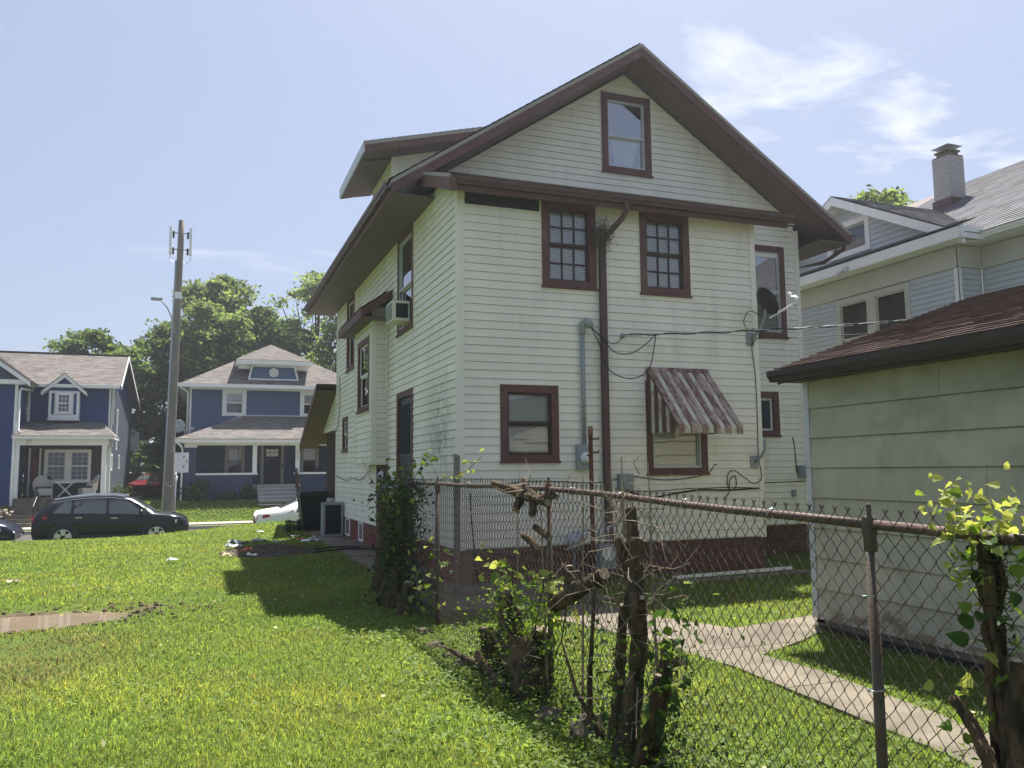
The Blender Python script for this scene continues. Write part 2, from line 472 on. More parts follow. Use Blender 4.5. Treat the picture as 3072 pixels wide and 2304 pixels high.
for a, bb in ((.5, 2.1), (2.1, 3.7), (3.7, 5.2), (5.2, 6.5), (6.5, 7.9), (7.9, 9.3)):
    q = cell_poly(PATH, a + .006, bb - .006)
    if len(q) > 2: arr_ngon('concrete_slab', q, .0, .074, 'concrete', gp)
# ---------------------------------------------------------------- building helpers
class Frame:
    """a wall: u runs along it, z up, d out of it"""
    def __init__(s, o, u, n):
        s.o = Vector(o); s.u = Vector(u); s.n = Vector(n)
    def p(s, u, z, d=0.0):
        return s.o + s.u * u + s.n * d + Vector((0, 0, z))
    def box(s, mb, u0, u1, z0, z1, d0, d1):
        a = [s.p(u0, z0, d0), s.p(u1, z0, d0), s.p(u1, z0, d1), s.p(u0, z0, d1)]
        c = [s.p(u0, z1, d0), s.p(u1, z1, d0), s.p(u1, z1, d1), s.p(u0, z1, d1)]
        if s.u.cross(s.n).z < 0: a, c = a[::-1], c[::-1]
        return mb.hexa(a + c)

def boards(fr, z0, z1, course, left, right, opens, t0=.004, t1=.018, jit=0.0, sd=1, gap=.008, seam=0.0):
    """lapped boards of a wall as a list of MB, cut round the openings"""
    rr = random.Random(sd)
    res = []; n = max(1, int(round((z1 - z0) / course))); ch = (z1 - z0) / n
    for i in range(n):
        za, zb = z0 + i * ch, z0 + (i + 1) * ch
        la, lb, ra, rb = left(za), left(zb), right(za), right(zb)
        if ra - la < .03: continue
        if rb - lb < .01:
            mid = (la + ra) / 2; lb = rb = mid
        cuts = sorted({min(max(c, la), ra) for o in opens if o[2] < zb - 1e-4 and o[3] > za + 1e-4 for c in o[:2]} | {la, ra})
        sm_at = la + (ra - la) * rr.uniform(.15, .85) if rr.random() < seam else None
        if sm_at: cuts = sorted(set(cuts) | {sm_at})
        cur = None; dj = rr.uniform(-jit, jit)
        for a, c in zip(cuts, cuts[1:]):
            if c - a < 1e-4: continue
            mid = (a + c) / 2
            sp = [(za, zb)]
            for o in opens:
                if o[0] < mid < o[1]:
                    ns = []
                    for p_, q_ in sp:
                        if o[3] <= p_ or o[2] >= q_: ns.append((p_, q_)); continue
                        if o[2] > p_ + .004: ns.append((p_, o[2]))
                        if o[3] < q_ - .004: ns.append((o[3], q_))
                    sp = ns
            if not sp:
                if cur: res.append(cur); cur = None
                continue
            if sm_at and abs(a - sm_at) < 1e-6 and cur:
                res.append(cur); cur = None; dj += .0025
            if cur is None: cur = MB()
            for p_, q_ in sp:
                q_ = q_ - gap if q_ == zb else q_
                f = lambda z: t1 + dj + (t0 - t1) * (z - za) / (zb - za)
                ua0 = la + (lb - la) * (p_ - za) / (zb - za) if a == la else a
                ua1 = la + (lb - la) * (q_ - za) / (zb - za) if a == la else a
                uc0 = ra + (rb - ra) * (p_ - za) / (zb - za) if c == ra else c
                uc1 = ra + (rb - ra) * (q_ - za) / (zb - za) if c == ra else c
                A, B_, C_, D_ = fr.p(ua0, p_, f(p_)), fr.p(uc0, p_, f(p_)), fr.p(uc1, q_, f(q_)), fr.p(ua1, q_, f(q_))
                E_, F_ = fr.p(ua0, p_, -.002), fr.p(uc0, p_, -.002)
                G_, H_ = fr.p(uc1, q_, -.002), fr.p(ua1, q_, -.002)
                fs = [(0, 1, 2, 3), (4, 5, 1, 0), (0, 3, 7, 4), (1, 5, 6, 2)]
                if fr.u.cross(Vector((0, 0, 1))).dot(fr.n) < 0: fs = [q[::-1] for q in fs]
                cur.add([A, B_, C_, D_, E_, F_, G_, H_], fs)
        if cur: res.append(cur)
    return res

def wall_sheet(fr, z0, z1, left, right, opens, mb, th=.12):
    """backing wall with holes"""
    zs = sorted({z0, z1} | {min(max(z, z0), z1) for o in opens for z in o[2:4]})
    for za, zb in zip(zs, zs[1:]):
        if zb - za < 1e-4: continue
        mid = (za + zb) / 2; la, ra, lb, rb = left(za), right(za), left(zb), right(zb)
        sp = [(la, ra)]
        for o in opens:
            if o[2] < mid < o[3]:
                ns = []
                for a, c in sp:
                    if o[1] <= a or o[0] >= c: ns.append((a, c)); continue
                    if o[0] > a: ns.append((a, o[0]))
                    if o[1] < c: ns.append((o[1], c))
                sp = ns
        for a, c in sp:
            a1 = lb if a == la else a; c1 = rb if c == ra else c
            pts = [fr.p(a, za, -.003), fr.p(c, za, -.003), fr.p(c1, zb, -.003), fr.p(a1, zb, -.003)]
            mb.prism(pts, fr.n * -th)

def window(house, fr, u0, u1, z0, z1, casing=.11, mat='maroon', sash='white_vinyl', grid=None, rail=.5, blind=None, curtain=False, sill=True, glass='glass', d=.028, storm=False, name='window', head=None, label=None, bar=.022, room=.35):
    """casing, two sashes, panes, optional blind; the hole behind it is a dark room"""
    head = casing if head is None else head
    mb = MB()
    fr.box(mb, u0, u0 + casing, z0, z1, -.05, d); fr.box(mb, u1 - casing, u1, z0, z1, -.05, d)
    fr.box(mb, u0 + casing, u1 - casing, z1 - head, z1, -.05, d - .003)
    fr.box(mb, u0 + casing, u1 - casing, z0, z0 + casing * .75, -.05, d - .003)
    if sill: fr.box(mb, u0 - .012, u1 + .012, z0 - .035, z0 - .001, -.05, d + .03)
    wd = mb.build(name, mat, house)
    if mat == 'maroon':
        jc = MB(); e_ = .018
        fr.box(jc, u0 - e_, u0, z0 - .04, z1 + e_, -.01, .021); fr.box(jc, u1, u1 + e_, z0 - .04, z1 + e_, -.01, .021); fr.box(jc, u0, u1, z1, z1 + e_, -.01, .0205); fr.box(jc, u0, u1, z0 - .055, z0 - .036, -.01, .0205)
        jc.build('j_channel', 'cream_trim', wd)
    if label: wd['label'] = label
    a0, a1, b0, b1 = u0 + casing, u1 - casing, z0 + casing * .75, z1 - head
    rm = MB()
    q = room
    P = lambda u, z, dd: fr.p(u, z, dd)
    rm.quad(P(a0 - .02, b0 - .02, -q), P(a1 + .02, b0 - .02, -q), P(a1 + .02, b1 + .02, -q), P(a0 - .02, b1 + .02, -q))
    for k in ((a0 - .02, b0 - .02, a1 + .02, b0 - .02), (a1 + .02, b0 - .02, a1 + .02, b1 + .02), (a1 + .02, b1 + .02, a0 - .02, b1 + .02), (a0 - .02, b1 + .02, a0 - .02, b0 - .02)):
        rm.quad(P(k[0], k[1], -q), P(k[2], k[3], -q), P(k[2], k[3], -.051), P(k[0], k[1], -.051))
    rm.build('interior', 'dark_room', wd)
    zr = b0 + (b1 - b0) * rail
    sw = .035
    for (s0, s1, dd) in ((zr, b1, -.012), (b0, zr, -.034)):
        sb = MB(); T = .024
        fr.box(sb, a0, a0 + sw, s0, s1, dd - T, dd); fr.box(sb, a1 - sw, a1, s0, s1, dd - T, dd)
        fr.box(sb, a0 + sw, a1 - sw, s1 - sw, s1, dd - T, dd); fr.box(sb, a0 + sw, a1 - sw, s0, s0 + sw, dd - T, dd)
        if grid:
            nu, nz = grid
            for i in range(1, nu):
                uu = a0 + sw + (a1 - a0 - 2 * sw) * i / nu; fr.box(sb, uu - bar / 2, uu + bar / 2, s0 + sw, s1 - sw, dd - T + .003, dd - .003)
            for i in range(1, nz):
                zz = s0 + sw + (s1 - s0 - 2 * sw) * i / nz; fr.box(sb, a0 + sw, a1 - sw, zz - bar / 2, zz + bar / 2, dd - T + .004, dd - .004)
        sb.build('sash', sash, wd)
        nu, nz = grid if grid else (1, 1)
        for i in range(nu):
            for j in range(nz):
                g = MB(); x0 = a0 + sw + (a1 - a0 - 2 * sw) * i / nu; x1 = a0 + sw + (a1 - a0 - 2 * sw) * (i + 1) / nu
                y0 = s0 + sw + (s1 - s0 - 2 * sw) * j / nz; y1 = s0 + sw + (s1 - s0 - 2 * sw) * (j + 1) / nz
                tl = rnd.uniform(-.0012, .0012); e = dd - T * .5
                pts = [P(x0, y0, e + tl), P(x1, y0, e - tl), P(x1, y1, e + tl), P(x0, y1, e - tl)]
                if fr.u.cross(Vector((0, 0, 1))).dot(fr.n) < 0: pts = pts[::-1]
                g.quad(*pts).build('pane', glass, wd)
    if storm:
        sb = MB()
        for k in ((a0, a0 + .028, b0, b1), (a1 - .028, a1, b0, b1), (a0 + .028, a1 - .028, b1 - .028, b1), (a0 + .028, a1 - .028, b0, b0 + .028), (a0 + .028, a1 - .028, zr - .016, zr + .016)):
            fr.box(sb, *k, -.008, .014)
        sb.build('storm_frame', 'storm', wd)
    if blind:
        lo = b0 + (b1 - b0) * blind[0]; hi = b0 + (b1 - b0) * blind[1]
        bl = MB(); z = lo; st = .03
        while z < hi:
            u_a, u_b = a0 + .012, a1 - .012
            bl.quad(P(u_a, z, -.062), P(u_b, z, -.062), P(u_b, z + st * .94, -.078), P(u_a, z + st * .94, -.078)); z += st
        bl.build('blind', 'blind', wd)
    if curtain:
        c = MB(); k = 14; x0, x1 = a0 + (a1 - a0) * .12, a0 + (a1 - a0) * .95
        for i in range(k):
            t0, t1 = i / k, (i + 1) / k
            f = lambda t, zz: P(x0 + (x1 - x0) * t * (1 if zz > .5 else .55) + (0 if zz > .5 else .1), b0 + .02 + (b1 - b0) * .5 * zz, -.10 + .02 * math.sin(t * 40))
            c.quad(f(t0, 0), f(t1, 0), f(t1, 1), f(t0, 1))
        c.build('curtain', 'blind', wd)
    return wd

def shingles(fr_o, u, s, nrm, Ls, left, right, mat, parent, course=.14, tab=.30, sd=3, name='shingles', th=.012, lift=.009):
    """one roof slope of overlapping tabs as a single mesh"""
    rr = random.Random(sd); mb = MB(); mb.c = []
    o = Vector(fr_o); u = Vector(u); s = Vector(s); nrm = Vector(nrm)
    k = int(Ls / course)
    for i in range(k + 1):
        a, c = i * course, min((i + 1) * course, Ls)
        if c - a < .02: continue
        la, ra, lb, rb = left(a), right(a), left(c), right(c)
        x = la - rr.uniform(0, tab)
        while x < ra:
            wdt = tab * rr.choice((.5, .75, 1, 1, 1.25)); x1 = x + wdt
            p0, p1 = max(x, la), min(x1, ra)
            q0, q1 = max(x, lb), min(x1, rb)
            x = x1
            if p1 - p0 < .01: continue
            if q1 < q0: q0 = q1 = (max(min(x, rb), lb))
            h = th * rr.uniform(.92, 1.08)
            A, B_ = o + u * (p0 + .002) + s * (a + rr.uniform(-.0015, .0015)) + nrm * (h + lift), o + u * (p1 - .002) + s * a + nrm * (h + lift)
            C_, D_ = o + u * q1 + s * c + nrm * (.001 + lift), o + u * q0 + s * c + nrm * (.001 + lift)
            E_, F_ = A - nrm * h * 1.02, B_ - nrm * h * 1.02
            mb.add([A, B_, C_, D_, E_, F_], [(0, 1, 2, 3), (4, 5, 1, 0)])
            tv = rr.uniform(.72, 1.22); mb.c += [tv, tv]
    return mb.build(name, mat, parent, kind='stuff')

def soffit_strips(a, b, c, d, n, parent, mat='soffit', name='soffit'):
    """ribbed soffit between edge a->b and edge d->c, n strips from a-d to b-c"""
    a, b, c, d = map(Vector, (a, b, c, d)); mb = MB()
    nrm = (b - a).cross(d - a).normalized()
    if nrm.z > 0: nrm = -nrm
    for i in range(n):
        t0, t1 = i / n, (i + 1) / n - .10 / n
        q = [a.lerp(b, t0), a.lerp(b, t1), d.lerp(c, t1), d.lerp(c, t0)]
        mb.prism([p + nrm * .0 for p in q], nrm * .008)
    mb.prism([a - nrm * .006, b - nrm * .006, c - nrm * .006, d - nrm * .006], -nrm * .01)
    return mb.build(name, mat, parent, kind='stuff')

def brickwork(fr, u0, u1, z0, z1, parent, mat, holes=(), bl=.205, bh=.066, joint=.010, keep=9999, cnt=[0], limit=300, depth=.02):
    """running bond; each brick an object sharing one mesh, past the limit joined"""
    me = MB(); fr0 = Frame((0, 0, 0), fr.u, fr.n)
    fr0.box(me, 0, bl, 0, bh, -.04, depth); me_full = me.mesh('brick', mat)
    h = MB(); fr0.box(h, 0, bl * .5 - joint / 2, 0, bh, -.04, depth); me_half = h.mesh('brick', mat)
    rest = MB(); z = z0; r = 0
    while z + bh <= z1 + .02:
        x = u0 - (bl + joint) * (.5 if r % 2 else 0)
        while x < u1 - .03:
            a, b_ = max(x, u0), min(x + bl, u1)
            if b_ - a > .05 and not any(a < hh[1] and b_ > hh[0] and z < hh[3] and z + bh > hh[2] for hh in holes):
                if cnt[0] < limit and b_ - a > bl - .01:
                    o_ = link('brick', me_full, parent); o_.location = fr.p(a, z, rnd.uniform(-.003, .004)); cnt[0] += 1
                elif cnt[0] < limit and abs(b_ - a - bl * .5) < .02:
                    o_ = link('brick', me_half, parent); o_.location = fr.p(a, z, rnd.uniform(-.003, .004)); cnt[0] += 1
                else:
                    fr.box(rest, a, b_, z, z + bh, -.04, depth + rnd.uniform(-.003, .003))
            x += bl + joint
        z += bh + joint; r += 1
    if rest.f: rest.build('brick', mat, parent, kind='stuff')

# ---------------------------------------------------------------- the cream house
pm('storm', (.45, .47, .48), .4, .08, 5, 0, spec=.5, metal=.2)
pm('door_dark', (.035, .045, .055), .4, .15, 6)
pm('roof_edge', (.17, .15, .15), .9, .2, 20, .4, 200, tint=False)
# vinyl of the side wall carries mildew by the corner
def mildew_vinyl():
    m = M['cream'].copy(); m.name = 'cream_mildew'; t = m.node_tree; nn = t.nodes.new; L = t.links.new
    b = t.nodes['Principled BSDF']; src = b.inputs['Base Color'].links[0].from_socket
    co = nn('ShaderNodeTexCoord'); sp = nn('ShaderNodeSeparateXYZ'); L(co.outputs['Object'], sp.inputs[0])
    def bell(sock, c, wd):
        a = nn('ShaderNodeMath'); a.operation = 'SUBTRACT'; L(sock, a.inputs[0]); a.inputs[1].default_value = c
        d = nn('ShaderNodeMath'); d.operation = 'ABSOLUTE'; L(a.outputs[0], d.inputs[0])
        r_ = nn('ShaderNodeMapRange'); r_.inputs['From Min'].default_value = wd; r_.inputs['From Max'].default_value = 0; L(d.outputs[0], r_.inputs[0]); return r_.outputs[0]
    def mul(a, c):
        x = nn('ShaderNodeMath'); x.operation = 'MULTIPLY'; L(a, x.inputs[0]); L(c, x.inputs[1]); return x.outputs[0]
    mp_ = nn('ShaderNodeMapping'); mp_.inputs['Scale'].default_value = (1, 2.2, 1.0); L(co.outputs['Object'], mp_.inputs[0])
    n1_ = nn('ShaderNodeTexNoise'); n1_.inputs['Scale'].default_value = 9; n1_.inputs['Detail'].default_value = 8; n1_.inputs['Roughness'].default_value = .75; L(mp_.outputs[0], n1_.inputs['Vector'])
    r1 = nn('ShaderNodeMapRange'); r1.inputs['From Min'].default_value = .44; r1.inputs['From Max'].default_value = .68; L(n1_.outputs[0], r1.inputs[0])
    f = mul(mul(bell(sp.outputs['Y'], 12.45, 1.1), bell(sp.outputs['Z'], 2.2, 1.25)), r1.outputs[0])
    ff = nn('ShaderNodeMath'); ff.operation = 'MULTIPLY'; ff.use_clamp = True; L(f, ff.inputs[0]); ff.inputs[1].default_value = 2.2
    mx_ = nn('ShaderNodeMix'); mx_.data_type = 'RGBA'; L(ff.outputs[0], mx_.inputs[0]); L(src, mx_.inputs['A']); mx_.inputs['B'].default_value = (.20, .22, .16, 1)
    L(mx_.outputs['Result'], b.inputs['Base Color']); M['cream_mildew'] = m
mildew_vinyl()

XL, XB, XR = 3.49, 8.74, 11.28
Y0, Y1, YF = 11.40, 13.30, 22.80
CRS = .1232
H = thing('cream_house', 'two-storey cream vinyl-sided house with maroon trim and steep gable, centre of view', 'house', (6.5, 17, 0))
FB = Frame((XL, Y0, 0), (1, 0, 0), (0, -1, 0))
FL = Frame((XL, Y0, 0), (0, 1, 0), (-1, 0, 0))
FG = Frame((XL, Y1, 0), (1, 0, 0), (0, -1, 0))
FR = Frame((XR, Y1, 0), (0, 1, 0), (1, 0, 0))
FS = Frame((XB, Y0, 0), (0, 1, 0), (1, 0, 0))
FF = Frame((XL, YF, 0), (1, 0, 0), (0, 1, 0))
BX = 3.16                                   # outer face of the bay
oB = [(.63, 1.57, 1.84, 2.97), (1.33, 2.26, 4.51, 5.86), (3.04, 3.97, 4.51, 5.86), (3.07, 4.19, 1.63, 3.1)]
oL = [(2.66, 3.92, 4.27, 6.14), (2.68, 3.93, .25, 3.16), (8.62, 9.74, 4.25, 6.10), (9.42, 10.28, 2.24, 3.11), (4.72, 5.78, .15, 1.86)]
oG = [(3.38, 4.44, 7.25, 8.79)]
oR = [(6.28, 7.44, 4.28, 6.13), (6.2, 7.16, 2.33, 3.19)]
gl = lambda z: max(0, 3.895 - (9.20 - z) / .667); gr = lambda z: min(7.79, 3.895 + (9.20 - z) / .667)
c0 = lambda c: (lambda z: c)
walls = MB()
wall_sheet(FB, .58, 5.9, c0(0), c0(5.25), oB, walls)
wall_sheet(FL, .58, 5.98, c0(0), c0(11.4), oL, walls); wall_sheet(FL, 5.98, 6.28, lambda z: max(0, (z - 6.0) / .3636), c0(11.4), oL, walls)
wall_sheet(FG, 5.9, 9.2, gl, gr, oG, walls)
wall_sheet(FG, .6, 5.9, c0(5.25), c0(7.79), oR, walls)
wall_sheet(FR, .6, 6.4, c0(0), c0(9.5), [], walls)
wall_sheet(FS, .6, 5.95, c0(0), c0(1.9), [], walls)
wall_sheet(FF, .6, 6.3, c0(0), c0(7.79), [], walls)
walls.build('wall', 'cream_trim', H)
cb = .085
bd = boards(FB, .60, 5.88, CRS, c0(cb), c0(5.25 - cb), oB, jit=.0015, sd=2, seam=.25)
bd += boards(FG, 6.62, 9.20, CRS, gl, gr, oG, sd=3)
bd += boards(FG, .62, 6.60, CRS, c0(5.25), c0(7.79 - cb), oR, sd=4)
nboard = 0
for x in bd:
    x.build('siding_board', 'cream', H); nboard += 1
bl_ = boards(FL, .58, 6.26, CRS, lambda z: max(cb, (z - 6.02) / .3636), c0(11.4 - .07), oL + [(4.76, 6.9, 1.88, 4.98)], jit=.003, sd=5, seam=.75)
for x in bl_:
    if nboard < 285: x.build('siding_board', 'cream_mildew', H); nboard += 1
    else:
        rest_b = globals().setdefault('rest_b', MB()); rest_b.add(x.v, x.f)
# corner posts
def corner(fr, u0, u1, z0, z1, d=.024):
    mb = MB(); fr.box(mb, u0, u1, z0, z1, -.004, d); mb.build('corner_board', 'cream_trim', H)
corner(FB, -.024, cb, .57, 5.9); corner(FL, .001, cb, .57, 5.98, .0235); corner(FB, 5.25 - cb, 5.25 + .02, .57, 5.9); corner(FG, 7.79 - cb, 7.81, .58, 6.5)
corner(FL, 11.4 - .07, 11.4, .57, 6.2)
# J-channel lines round rear windows come with the casings; windows:
window(H, FB, *oB[0], casing=.115, sash='sash_dark', blind=(.06, 1), rail=.5, d=.03, label='ground floor window with broken blind in maroon casing')
window(H, FB, *oB[1], casing=.125, sash='sash_dark', grid=(3, 2), blind=(0, 1), rail=.5, bar=.028)
window(H, FB, *oB[2], casing=.125, sash='sash_dark', grid=(3, 2), blind=(0, 1), rail=.5, bar=.028)
window(H, FB, *oB[3], casing=.115, sash='white_vinyl', blind=(.0, 1), storm=True, rail=.95, label='ground floor window under the striped awning')
window(H, FG, *oG[0], casing=.14, sash='white_vinyl', storm=True, curtain=True, glass='glass_mirror', rail=.46, label='attic window in the gable with a torn curtain')
window(H, FG, *oR[0], casing=.13, sash='white_vinyl', storm=True, glass='glass_mirror', rail=.5)
window(H, FG, *oR[1], casing=.13, sash='white_vinyl', rail=.99)
window(H, FL, *oL[0], casing=.12, sash='white_vinyl', storm=True, glass='glass_mirror', rail=.45)
window(H, FL, *oL[2], casing=.12, sash='white_vinyl', glass='glass_mirror')
window(H, FL, *oL[3], casing=.11, sash='white_vinyl', grid=(2, 1))
# vent strip under the pent roof
mb = MB(); FB.box(mb, .1, 1.30, 5.66, 5.84, .001, .018); mb.build('eave_vent', 'black_plastic', H)
# side doors
def side_door(o_, nm, lattice):
    u0, u1, z0, z1 = o_; mb = MB(); c = .11
    FL.box(mb, u0, u0 + c, z0, z1, -.05, .03); FL.box(mb, u1 - c, u1, z0, z1, -.05, .03); FL.box(mb, u0 + c, u1 - c, z1 - c, z1, -.05, .028)
    d_ = mb.build(nm, 'maroon', H)
    p = MB(); FL.box(p, u0 + c, u1 - c, z0, z1 - c, -.06, -.02); p.build('leaf', 'door_dark', d_)
    if lattice:
        g = MB(); FL.box(g, u0 + c + .12, u1 - c - .12, z1 - 1.15, z1 - c - .12, -.021, -.012); g.build('pane', 'glass_mirror', d_)
        for i in range(7):
            k = MB(); uu = u0 + c + .12 + (u1 - u0 - 2 * c - .24) * i / 6; FL.box(k, uu - .012, uu + .012, z1 - 1.15, z1 - c - .12, -.012, .004); k.build('bar', 'door_dark', d_)
        k = MB(); FL.box(k, u0 + c + .1, u1 - c - .1, z1 - 1.2, z1 - 1.14, -.015, .01); k.build('rail', 'door_dark', d_)
    else:
        for i in range(8):
            k = MB(); uu = u0 + c + .06 + (u1 - u0 - 2 * c - .12) * i / 7; FL.box(k, uu - .02, uu + .02, z0 + .1, z1 - c - .06, -.02, -.006); k.build('bar', 'door_dark', d_)
side_door(oL[1], 'side_door', True); side_door(oL[4], 'basement_door', False)

# bay on the side wall
FBay = Frame((BX, 16.16, 0), (0, 1, 0), (-1, 0, 0)); FBn = Frame((BX, 16.16, 0), (1, 0, 0), (0, -1, 0)); bw = 1.86
bay = MB(); wall_sheet(FBay, 1.88, 5.0, c0(0), c0(bw), [(.2, 1.5, 2.96, 4.45)], bay, th=.05); FBn.box(bay, .05, XL - BX, 1.88, 5.0, -.06, -.003)
bay.box(BX + .05, XL + .0, 16.16 + bw - .06, 16.16 + bw, 1.88, 5.0); bay.box(BX, XL, 16.16, 16.16 + bw, 1.84, 1.88)
bay = bay.build('bay', 'cream_trim', H)
for k in ((0, .07), (bw - .07, bw)):
    q = MB(); FBay.box(q, *k, 1.85, 4.98, -.003, .022); q.build('corner_board', 'cream_trim', bay)
q = MB(); FBn.box(q, -.022, .09, 1.85, 4.98, -.003, .021); q.build('corner_board', 'cream_trim', bay)
q = MB(); FBn.box(q, XL - BX - .055, XL - BX - .017, 1.85, 4.98, -.003, .018); q.build('corner_board', 'cream_trim', bay)
for x in boards(FBay, 1.88, 4.98, CRS, c0(.07), c0(bw - .07), [(.2, 1.5, 2.96, 4.45)], sd=8) + boards(FBn, 1.88, 4.98, CRS, c0(.09), c0(XL - BX - .055), [], sd=9):
    if nboard < 299: x.build('siding_board', 'cream', bay); nboard += 1
    else: rest_b = globals().setdefault('rest_b', MB()); rest_b.add(x.v, x.f)
if 'rest_b' in globals(): rest_b.build('siding_board', 'cream_mildew', H, kind='stuff')
window(H, FBay, .2, 1.5, 2.96, 4.45, casing=.12, sash='white_vinyl', glass='glass_mirror', room=.2)
# bay roof
pz0, pz1 = 4.84, 5.26
br = MB(); x0, ya, yb = 2.88, 15.78, 18.6
br.hexa([(x0, ya, pz0), (XL, ya, pz1), (XL, yb, pz1), (x0, yb, pz0), (x0, ya, pz0 + .03), (XL, ya, pz1 + .03), (XL, yb, pz1 + .03), (x0, yb, pz0 + .03)])
br = br.build('bay_roof', 'roof_edge', H)
q = MB(); q.box(x0 - .025, x0, ya, yb, pz0 - .15, pz0 + .02); q.build('fascia', 'maroon', br)
q = MB(); q.prism([(x0, ya - .02, pz0 - .15), (XL - .02, ya - .02, pz1 - .15), (XL - .02, ya - .02, pz1 + .015), (x0, ya - .02, pz0 + .015)], (0, .025, 0)); q.build('rake_board', 'maroon', br)
soffit_strips((x0, ya, pz0 - .13), (x0, yb, pz0 - .13), (XL - .02, yb, pz0 - .12), (XL - .02, ya, pz0 - .12), 26, br)
sl = Vector((XL - x0, 0, pz1 - pz0)).normalized()
shingles((x0 - .02, ya, pz0 + .032), (0, 1, 0), sl, Vector((-sl.z, 0, sl.x)), .72, c0(0), c0(yb - ya), 'roof_brown', br)

# foundation
fd = MB()
FB.box(fd, -.0, 5.25, -.1, .57, -.2, -.02); FL.box(fd, .0, 11.4, -.1, .57, -.2, -.021); FG.box(fd, 5.27, 7.79, -.1, .59, -.2, -.02); fd.box(XR - .1, XR - .02, Y1, YF, -.1, .6); fd.box(XB - .2, XB - .02, Y0 + .1, Y1, -.1, .58)
fd.box(XL + .2, XR - .1, YF - .2, YF - .03, -.1, .6)
fd = fd.build('foundation', 'mortar', H)
bwin = [(7.44, 8.0, .13, .56), (9.2, 9.85, .13, .56)]
brickwork(FB, .0, 5.25, .045, .575, fd, 'brick_brown', cnt=(K := [0]), limit=175, depth=-.004)
brickwork(FG, 5.3, 7.79, .06, .59, fd, 'brick_brown', cnt=K, limit=220, depth=-.004)
brickwork(FL, 4.6, 11.35, .085, .575, fd, 'brick_red', holes=bwin, cnt=K, limit=300, depth=-.004)
brickwork(FL, .0, 4.6, .085, .575, fd, 'brick_red', cnt=K, limit=300, depth=-.004)
for a, b_, c_, d_ in bwin:
    q = MB(); FL.box(q, a, a + .05, c_, d_, -.05, .0); FL.box(q, b_ - .05, b_, c_, d_, -.05, .0); FL.box(q, a + .05, b_ - .05, d_ - .04, d_, -.05, 0); FL.box(q, a + .05, b_ - .05, c_, c_ + .04, -.05, 0)
    q = q.build('basement_window', 'white_paint', H)
    g = MB(); FL.box(g, a + .05, b_ - .05, c_ + .04, d_ - .04, -.045, -.03); g.build('pane', 'door_dark', q)

# main roof
XC = 7.385; XE = 2.75; XE2 = 2 * XC - XE; ZE, ZP = 6.36, 9.48; YA, YB = 12.60, 23.50
SLP = (ZP - ZE) / (XC - XE); ln = math.hypot(XC - XE, ZP - ZE)
def roof_z(x): return ZP - SLP * abs(x - XC)
deck = MB()
for xe in (XE, XE2):
    deck.prism([(xe, YA + .03, roof_z(xe) - .05), (XC, YA + .03, ZP - .05), (XC, YA + .03, ZP - .02), (xe, YA + .03, roof_z(xe) - .02)], (0, YB - YA - .06, 0))
deck = deck.build('roof', 'roof_edge', H)
sL = Vector((XC - XE, 0, ZP - ZE)) / ln; sR = Vector((-sL.x, 0, sL.z))
shingles((XE - .03, YA - .02, ZE - .02), (0, 1, 0), sL, (-sL.z, 0, sL.x), ln + .03, c0(0), c0(YB - YA + .04), 'roof_grey', deck, tab=.33, course=.15, sd=11)
shingles((XE2 + .03, YB + .02, ZE - .02), (0, -1, 0), sR, (-sR.z, 0, sR.x), ln + .03, c0(0), c0(YB - YA + .04), 'roof_grey', deck, tab=.33, course=.15, sd=12)
for xe, sg in ((XE, 1), (XE2, -1)):
    z0_ = roof_z(xe)
    for yy, dd in ((YA - .005, .028), (YB + .005, -.028)):
        q = MB(); q.prism([(xe, yy, z0_ - .25), (XC, yy, ZP - .25), (XC, yy, ZP - .075), (xe, yy, z0_ - .075)], (0, dd, 0)); q.build('rake_board', 'maroon', deck)
        q = MB(); yo = yy - math.copysign(.012, dd); q.prism([(xe - sg * .01, yo, z0_ - .085), (XC, yo, ZP - .08), (XC, yo, ZP - .012), (xe - sg * .01, yo, z0_ - .018)], (0, dd, 0)); q.build('drip_edge', 'drip', deck)
    # raked gable soffit
    xa = XL if sg > 0 else XR
    soffit_strips((xe, YA + .02, z0_ - .22), (XC, YA + .02, ZP - .22), (XC, Y1, ZP - .22), (xe, Y1, z0_ - .22), 44, deck)
    soffit_strips((xe, YA + .03, ZE - .225), (xe, YB - .02, ZE - .225), (xa - sg * .0, YB - .02, ZE - .222), (xa, YA + .03, ZE - .222), 90, deck)
    q = MB(); q.box(min(xe, xe + sg * .022), max(xe, xe + sg * .022), YA + .03, YB - .03, ZE - .225, ZE - .03); q.build('fascia', 'maroon', deck)
    # K-style gutter
    prof = [(0, 0), (-.075, 0), (-.085, .03), (-.11, .06), (-.115, .115), (-.105, .115), (-.10, .07), (-.07, .014), (-.012, .014), (-.012, .115), (0, .115)]
    g = MB(); g.prism([(xe + sg * px, YA - .01, ZE - .15 + pz) for px, pz in prof][::sg], (0, YB - YA, 0)); g.build('gutter', 'brown_metal', deck)
# right gutter elbow
q = MB(); q.tube([(XE2 + .05, YA + .25, ZE - .16), (XE2 + .05, YA + .25, ZE - .28), (XE2 - .2, YA + .55, ZE - .5), (XR + .06, Y1 + .1, ZE - .6), (XR + .06, Y1 + .1, .3)], .042, 8); q.build('downspout', 'brown_metal', H, True)
# vent stack by the dormer
q = MB(); q.lathe([(.055, 0), (.055, .5), (.06, .5), (.06, .53)], (4.4, 15.0, roof_z(4.4) - .05), 12); q.build('vent_pipe', 'black_plastic', deck, True)

